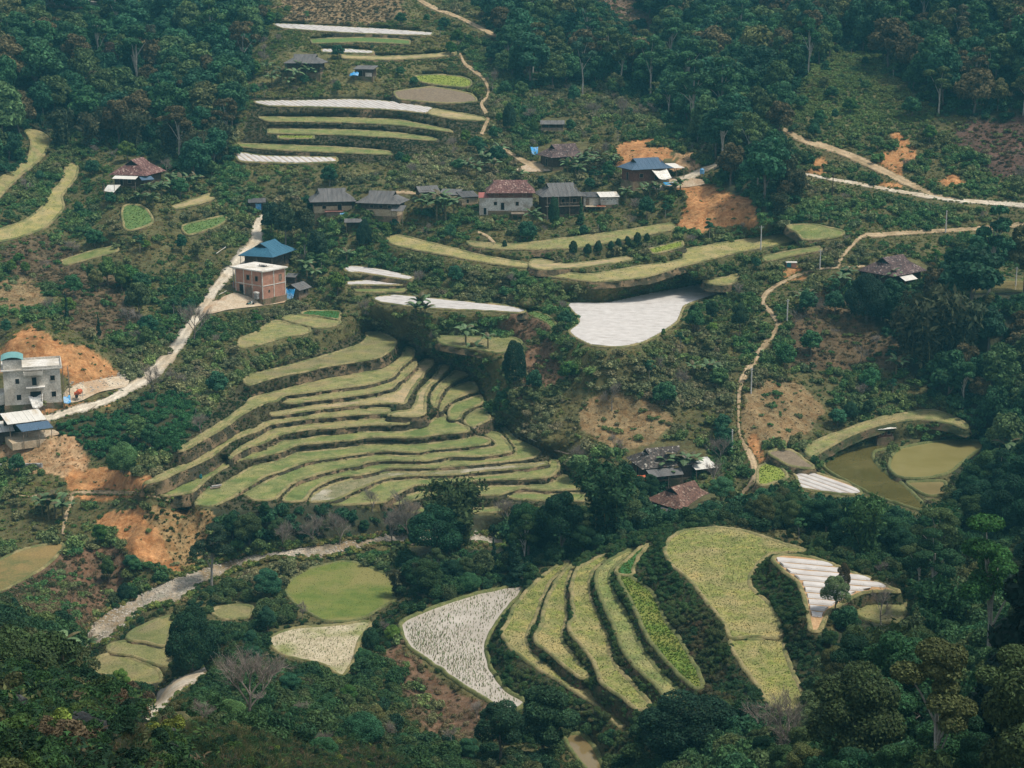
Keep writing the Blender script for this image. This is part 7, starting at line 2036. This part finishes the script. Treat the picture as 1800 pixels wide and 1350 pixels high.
# white village house
W_, D_, h = 9.9, 6.6, 4.2
r = building('white_house', 'white walled village house with a red brown tile roof', 'house', 897, 366, 0, W_, D_, h, 'white', absolute=1, hsplit=2.9, upper='redwood', dz=-.2)
roof_dutch(r, W_, D_, h, 2.5, .65, BM['tile'], None, 63, BM['redwood'], .8, .62)
for (u, z, w, hh, k) in ((-3.4, 1.2, .75, .85, 'window'), (-1.8, .1, .85, 1.75, 'door'), (1.5, 1.1, .8, .95, 'window'), (-3.2, 3.1, 1.0, .8, 'window'), (.2, 3.1, 1.2, .8, 'window'), (3.2, 3.1, 1.0, .8, 'window')):
    opening(r, 'f', u, z, w, hh, W_, D_, k, 'wood', 'dark' if z < 3 else 'redwood')
an = MB().box((-6.0, -1.6, 1.0), (2.1, 3.6, 4.0)); an.build('annex', BM['white'], r)
a_ = MB(); a_.prism([(-7.2, -3.6, 3.0), (-4.95, -3.6, 3.0), (-4.95, .4, 3.7), (-7.2, .4, 3.7)], .06); a_.build('annex_roof', BM['redsheet'], r)
dr = MB(); dr.box((-5.75, -3.43, -.1), (.6, .06, 1.5)); dr.build('annex_door', BM['dark'], r)
MB().box((1.6, -5.0, -.35), (3.0, 2.6, .12)).build('deck', BM['wood'], r); posts(r, [(.3, -6.1), (1.6, -6.1), (2.9, -6.1)], -2.4, -.4)
# grey stilted house
W_, D_, h = 8.4, 6.2, 4.3
r = building('stilt_house', 'tall dark stilted house with a grey sheet roof beside the white house', 'house', 984, 371, 0, W_, D_, h, 'timber', absolute=12, dz=-.3, hsplit=1.9, upper='timber')
roof_dutch(r, W_, D_, h, 2.6, 1.0, BM['grey'], 1.05, 64, None, .62, .5)
MB().box((0, -D_/2 - .55, 2.0), (W_, 1.1, .1)).build('gallery', BM['wood'], r)
for x in np.linspace(-3.9, 3.9, 12): MB().tube((x, -D_/2 - 1.0, 2.05), (x, -D_/2 - 1.0, 2.8), .03, .03, 4).build('baluster', BM['wood'], r)
MB().tube((-4, -D_/2 - 1.0, 2.8), (4, -D_/2 - 1.0, 2.8), .04).build('handrail', BM['wood'], r)
posts(r, [(x, -D_/2 - 1.0) for x in (-3.9, -1.3, 1.3, 3.9)], -2.0, 4.2)
for u in (-2.6, 0, 2.6): opening(r, 'f', u, 2.4, .9, 1.2, W_, D_)
r = building('annex_shed', 'low grey roofed annex between the stilted house and the white roofed block', 'shed', 1038, 358, 0, 3.6, 2.8, 2.0, 'slab', absolute=6)
roof_shed(r, 3.6, 2.8, 2.0, .7, .3, BM['greyd'], 1.0, 65); opening(r, 'f', -.9, .1, .8, 1.6, 3.6, 2.8, 'door', 'wood', 'wood')
r = building('white_block', 'small white block with slit vents at the end of the village row', 'shed', 1069, 357, 0, 4.0, 3.2, 1.6, 'white', absolute=10)
roof_shed(r, 4.0, 3.2, 1.7, .7, .35, BM['whitesheet'], 1.0, 66)
for u in (-1.4, -.5, .4, 1.3): opening(r, 'f', u, 1.05, .55, .32, 4.0, 3.2, 'window', 'white')
p4 = ground_now(np.array([1047]), np.array([366]))[0]
e_ = empty('drying_deck', tuple(p4), base_turn(1047)); tag(e_, 'plank deck spread with a red cloth in front of the white block', 'deck')
MB().box((0, 0, .95), (4.6, 1.8, .08)).build('deck', BM['mud'], e_); posts(e_, [(-2, -.7), (0, -.7), (2, -.7)], -2.0, .9)
m_ = MB(); m_.box((1.2, 0, 1.06), (1.9, 1.4, .12)); m_.build('cloth', BM['orange'], e_)
r = building('shack', 'small open roofed shelter below the wide grey house', 'shed', 622, 402, 0, 3.6, 2.2, 1.3, 'timber', walls=False)
posts(r, [(-1.6, -1), (1.6, -1), (-1.6, 1), (1.6, 1)], -1.0, 1.5); roof_shed(r, 3.6, 2.2, 1.45, .5, .3, BM['grey'], .9, 67); MB().box((0, .9, .7), (3.4, .1, 1.2)).build('wall', BM['timber'], r)
r = building('shack', 'grey roofed hut with a blue door above the road bend', 'shed', 452, 366, 0, 3.2, 2.4, 1.7, 'timber')
roof_shed(r, 3.2, 2.4, 1.75, .6, .45, BM['greyd'], .9, 68); MB().box((.3, -1.24, .75), (1.3, .06, 1.5)).build('door', BM['blue'], r)
# ------------------------------------------------------------------ 5 right hand side and lower valley
r = hip('tile_house', 'brown tile roofed house among trees on the right slope', 1567, 489, 40, 9.2, 7.4, 2.3, 3.0, .9, 'timber', 'tiled', None, (('l', 0, .4, 1, 1.4, 'window'),), 71)
a_ = MB(); a_.prism([(2.0, 4.4, 2.1), (7.0, 4.4, 2.1), (7.0, 7.0, 1.6), (2.0, 7.0, 1.6)], .05); a_.build('rear_lean_to', BM['grey'], r)
a_ = MB(); a_.prism([(-3.4, -6.0, 1.2), (.6, -6.0, 1.2), (.8, -4.3, 1.9), (-3.2, -4.3, 1.9)], .05); a_.build('front_lean_to', BM['whitesheet'], r); posts(r, [(-3.2, -5.8), (.4, -5.8)], -1.4, 1.2)
r = building('field_hut', 'little hut with a white sheet roof between the fish ponds', 'hut', 1551, 769, 0, 3.1, 2.4, 1.4, 'redwood', absolute=16, plinth=2.0, dz=.5)
roof_shed(r, 3.2, 2.6, 1.5, .75, .28, BM['whitesheet'], .9, 72); opening(r, 'f', -.6, .4, .7, .75, 3.1, 2.4); opening(r, 'f', .6, .4, .8, .75, 3.1, 2.4)
posts(r, [(-1.35, -1.2), (1.35, -1.2)], -.8, 1.3, .05)
cloth('tarpaulin', lw(r, (2.2, -.2, .9), (2.9, -.2, .9), (2.9, -.8, .1), (2.2, -.8, .1)), 'blue', 'blue drum cover beside the fish pond hut', -.1, 8, 4, .03)
r = hip('mossy_tile_house', 'mossy dark tiled house with grey lean-tos in the lower valley', 1163, 824, 18, 8.6, 5.8, 2.5, 2.4, .8, 'timber', 'tilem', None, (('l', 0, .2, 1, 1.7, 'door'), ('f', 1, .7, .9, .9, 'window')), 73)
a_ = MB(); a_.prism([(-4.2, -5.6, 1.4), (1.6, -5.6, 1.4), (1.8, -3.6, 2.15), (-4.4, -3.6, 2.15)], .05); a_.build('front_lean_to', BM['grey'], r); posts(r, [(-4, -5.4), (-1, -5.4), (1.4, -5.4)], -1.5, 1.4)
a_ = MB(); a_.prism([(4.4, -4.2, 1.5), (8.6, -4.0, 1.5), (8.2, -.4, 2.4), (3.9, -.6, 2.4)], .05); a_.build('side_lean_to', BM['whitesheet'], r); posts(r, [(4.6, -4.0), (8.4, -3.8), (8.2, -.6)], -1.5, 1.5)
cloth('tarpaulin', lw(r, (-6.4, -2.6, 1.2), (-4.6, -3.9, 1.4), (-4.6, -4.9, .6), (-6.8, -3.9, .5)), 'orange', 'red cloth hung at the corner of the mossy tiled house', .1, 9, 5, .05)
cloth('tarpaulin', lw(r, (-7.0, -3.6, .5), (-4.8, -5.4, .6), (-5.4, -6.6, .0), (-7.8, -4.8, .0)), 'whitetarp', 'pale sheet on the ground beside the mossy tiled house', .05, 10, 5, .04)
r = hip('brown_tile_house', 'brown tiled house with a grey lean-to, lowest in the valley', 1199, 893, 42, 7.6, 6.2, 2.2, 2.6, .8, 'timber', 'tilebr', None, (('l', 0, .3, 1, 1.4, 'window'),), 74)
a_ = MB(); a_.prism([(-4.6, 3.4, 1.75), (-4.6, -3.4, 1.75), (-6.6, -3.4, .95), (-6.6, 3.4, .95)], .05); a_.build('front_lean_to', BM['greyd'], r); posts(r, [(-6.4, 3.2), (-6.4, 0), (-6.4, -3.2)], -2.2, .95)
a_ = MB(); a_.prism([(-2.2, -5.0, 1.1), (.2, -5.0, 1.1), (.4, -3.7, 1.7), (-2.2, -3.7, 1.7)], .05); a_.build('small_awning', BM['whitesheet'], r)
r = building('field_hut', 'tiny teal and brick field hut above the footpath', 'hut', 1391, 467, 6, 2.0, 1.2, 1.0, 'brick', plinth=1.0)
MB().box((-.55, -.63, .55), (.9, .05, .9)).build('shutter', BM['tealcloth'], r); m_ = MB(); m_.box((0, 0, 1.05), (2.3, 1.5, .08)); m_.build('roof', BM['whitesheet'], r)
r = building('low_shed', 'low red sheet roof below the near slope', 'shed', 312, 1266, 20, 2.6, 1.8, .9, 'wood')
r.location = Vector(at_Y(312, 1253, 176.0)) - Vector((0, 0, .9))
roof_gable(r, 2.6, 1.8, .9, .45, .25, BM['redsheet'], .8, 75)

# ------------------------------------------------------------------ utility poles
PM = MB(); PM.tube((0, 0, -.6), (0, 0, 1), .026, .018, 8)
pole_me = None
for i, (px, py, yt, lab) in enumerate([
    (1337, 440, 398, 'utility pole in the sweeping grass field'), (1441, 473, 438, 'utility pole at the head of the footpath'), (1383, 576, 531, 'utility pole at the bend of the footpath'),
    (1320, 694, 648, 'utility pole beside the lower footpath above the dry plot'), (1286, 802, 755, 'utility pole above the mossy tiled house'), (1662, 409, 370, 'utility pole standing by the tan road at the right'),
    (1463, 346, 309, 'dark thin pole below the pale road at the right'), (1785, 505, 470, 'thin pole by the pond at the right edge')]):
    p = ground_now(np.array([px]), np.array([py]))[0]
    hh = (py - yt) * p[1] / F / .96
    e_ = empty('utility_pole', tuple(p), .3 * i); tag(e_, lab, 'pole', 'utility poles along the paths')
    MB().tube((0, 0, -.6), (0, 0, hh), .15, .10, 8).build('shaft', BM['timber' if i == 6 else 'pole'], e_)
    MB().box((0, 0, hh - .35), (.9, .08, .08)).build('crossarm', BM['steel'], e_)
    for x in (-.38, .38): MB().tube((x, 0, hh - .3), (x, 0, hh - .16), .035, .03, 6).build('insulator', BM['pole'], e_)

# ------------------------------------------------------------------ walls, logs, stones
def rubble_stone(seed):
    import bmesh
    from mathutils import noise as mn
    bm = bmesh.new(); bmesh.ops.create_icosphere(bm, subdivisions=1, radius=.5)
    for v in bm.verts: v.co *= 1 + .5 * mn.noise(v.co * 2 + Vector((seed, 0, 0))); v.co.z *= .7
    me = bpy.data.meshes.new('stone'); bm.to_mesh(me); bm.free(); return me
STN = [rubble_stone(i * 3.1) for i in range(4)]
BM['pebble'] = two_tone('river_stone', (.30,.265,.22), (.44,.40,.345), 1.2, (.25,.22,.18), .9, fine=6, bmp=.4)
for m in STN: m.materials.append(BM['pebble'])
a0 = ground_now(np.array([-8]), np.array([826]))[0]; a1 = ground_now(np.array([74]), np.array([822]))[0]
sw = empty('stone_wall', tuple(a0), math.atan2(a1[1] - a0[1], a1[0] - a0[0])); L_ = float(np.hypot(*(a1 - a0)[:2])); dzz = float(a1[2] - a0[2])
tag(sw, 'grey rubble retaining wall on the tan earth at the left edge', 'wall')
vs = [(0, -.2, -.8), (L_, -.2, dzz - .8), (L_, .35, dzz - .8), (0, .35, -.8), (0, -.1, .95), (L_, -.1, dzz + .75), (L_, .3, dzz + .75), (0, .3, .95)]
MB().add(vs, [(3,2,1,0),(4,5,6,7),(0,1,5,4),(1,2,6,5),(2,3,7,6),(3,0,4,7)]).build('core', BM['stone'], sw)
rg = np.random.default_rng(77); st = MB()
for i in range(260):
    t = rg.random(); z = rg.uniform(-.5, .85); s = rg.uniform(.09, .17)
    st.box((t * L_, -.2 + .1 * (z + .8) / 1.7, z + dzz * t), (s * 1.8, .12, s * 1.2), 0, rg.uniform(-.2, .2))
tag(st.build('stones', BM['stone'], sw), kind='stuff')
def log(px0, py0, px1, py1, r_, label, mat='wood', up=.12):
    p, q = ground_now(np.array([px0]), np.array([py0]))[0], ground_now(np.array([px1]), np.array([py1]))[0]
    c = (p + q) / 2; c[2] += up
    o = MB().tube(p - c + np.array([0, 0, up]), q - c + np.array([0, 0, up]), r_, r_ * .8, 8).build('log', BM[mat], None, tuple(c))
    tag(o, label, 'log')
log(832, 755, 865, 738, .14, 'long log edging the lowest rounded plot of the fan'); log(830, 752, 862, 736, .12, 'upper log of the edging under the rounded plot')
log(925, 772, 952, 786, .07, 'pale pole lying beside the right rim of the fan', 'slab', .5); log(930, 781, 948, 788, .06, 'shorter pole below the pale one at the fan rim', 'wood', .3)
log(975, 795, 1000, 801, .14, 'fallen trunk in the scrub right of the fan'); log(385, 519, 398, 512, .1, 'plank lying in the brick house yard', 'slab')
log(152, 728, 175, 708, .08, 'long pole lying along the bank of the concrete house', 'wood', .2); log(380, 448, 397, 436, .08, 'pole leaning beside the road above the blue roof', 'slab', .6)
lp = ground_now(np.array([378]), np.array([862]))[0]; lp[2] = FIELDS['T7']['z'] + .05
e_ = empty('log_pile', tuple(lp), .5); tag(e_, 'pile of grey logs on the bare end of a terrace', 'logs')
for i, (y, z) in enumerate(((-.3, .14), (0, .14), (.3, .14), (-.15, .38), (.15, .38))): MB().tube((-.9 + .1 * i, y, z), (.8 + .08 * i, y, z), .14, .12, 7).build('log', BM['steel' if i % 2 else 'wood'], e_)
e_ = empty('cut_leaves', (lp[0] - 1.5, lp[1] - .3, lp[2]), 1.0); tag(e_, 'heap of cut green leaves beside the log pile', 'leaves')
for j in range(7):
    o = bpy.data.objects.new('leaf', BLV[j % 6]); o.rotation_euler = (0, .55, j * .9); o.location = (0, 0, .1); o.scale = (.6,) * 3; o['tint'] = [.075, .15, .05]; link(o, e_)
bp = ground_now(np.array([353]), np.array([845]))[0]; bp[2] = FIELDS['T6']['z']
bag = crown_mesh('bundle', [(0, 0, .3, .25, .22, .34), (.05, 0, .62, .13, .13, .14)], 160, .16, 5, -1, .2); bag.materials.clear(); bag.materials.append(BM['tealcloth'])
tag(mobj('bundle', bag, None, tuple(bp)), 'small teal bundle on the terrace edge above the cut leaves', 'bundle')
# stones of the stream bed, rubble
def stones_on(poly, n, size, seed, name, label, mats_tint=None):
    rg = np.random.default_rng(seed); o = smooth_closed(poly, 6); lo, hi = o.min(0), o.max(0)
    q = rg.uniform(lo, hi, (n * 4, 2)); q = q[inside(o, q[:, 0], q[:, 1])][:n]
    Ps = ground(q[:, 0], q[:, 1]); Ps[:, 2] += .06
    s = size[0] + (size[1] - size[0]) * rg.random(len(Ps)) ** 5
    scatter(name, label, STN, Ps, np.stack([s, s, s], 1), rg.uniform(0, 6.28, len(Ps)), rg.integers(0, 4, len(Ps)), np.ones((len(Ps), 3)))
stones_on(STREAM, 7000, (.06, .5), 1, 'stream_stones', 'pale stones strewn over the dry stream bed')
stones_on(pp('112,676 150,668 205,660 228,655 224,672 170,690 118,700'), 420, (.1, .5), 2, 'rubble', 'builders rubble beside the concrete house')
stones_on(pp('205,660 215,652 240,655 238,664 215,668'), 160, (.2, .6), 3, 'rubble', 'heap of pale stones at the road corner')
stones_on(pp('345,520 360,498 378,508 368,528'), 160, (.12, .4), 4, 'rubble', 'grey gravel heap beside the pale road')
# ------------------------------------------------------------------ air
gz0 = float(PG[..., 2].min()) - 6; gz1 = float(max(PG[..., 2].max() + 30, CZ + 5))
lo = PG.reshape(-1, 3).min(0) - 30; hi = PG.reshape(-1, 3).max(0) + 30
lo[1] = min(lo[1], -25)
hm = bpy.data.materials.new('haze'); hm.use_nodes = True; nt = hm.node_tree
for n in list(nt.nodes): nt.nodes.remove(n)
ho = nt.nodes.new('ShaderNodeOutputMaterial'); pv = nt.nodes.new('ShaderNodeVolumePrincipled')
pv.inputs['Color'].default_value = (.16, .60, .80, 1); pv.inputs['Density'].default_value = HAZE
nt.links.new(pv.outputs[0], ho.inputs['Volume'])
tag(MB().box(((lo[0]+hi[0])/2, (lo[1]+hi[1])/2, (gz0+gz1)/2), (hi[0]-lo[0], hi[1]-lo[1], gz1-gz0)).build('haze', hm), 'thin bluish haze filling the valley', kind='stuff')
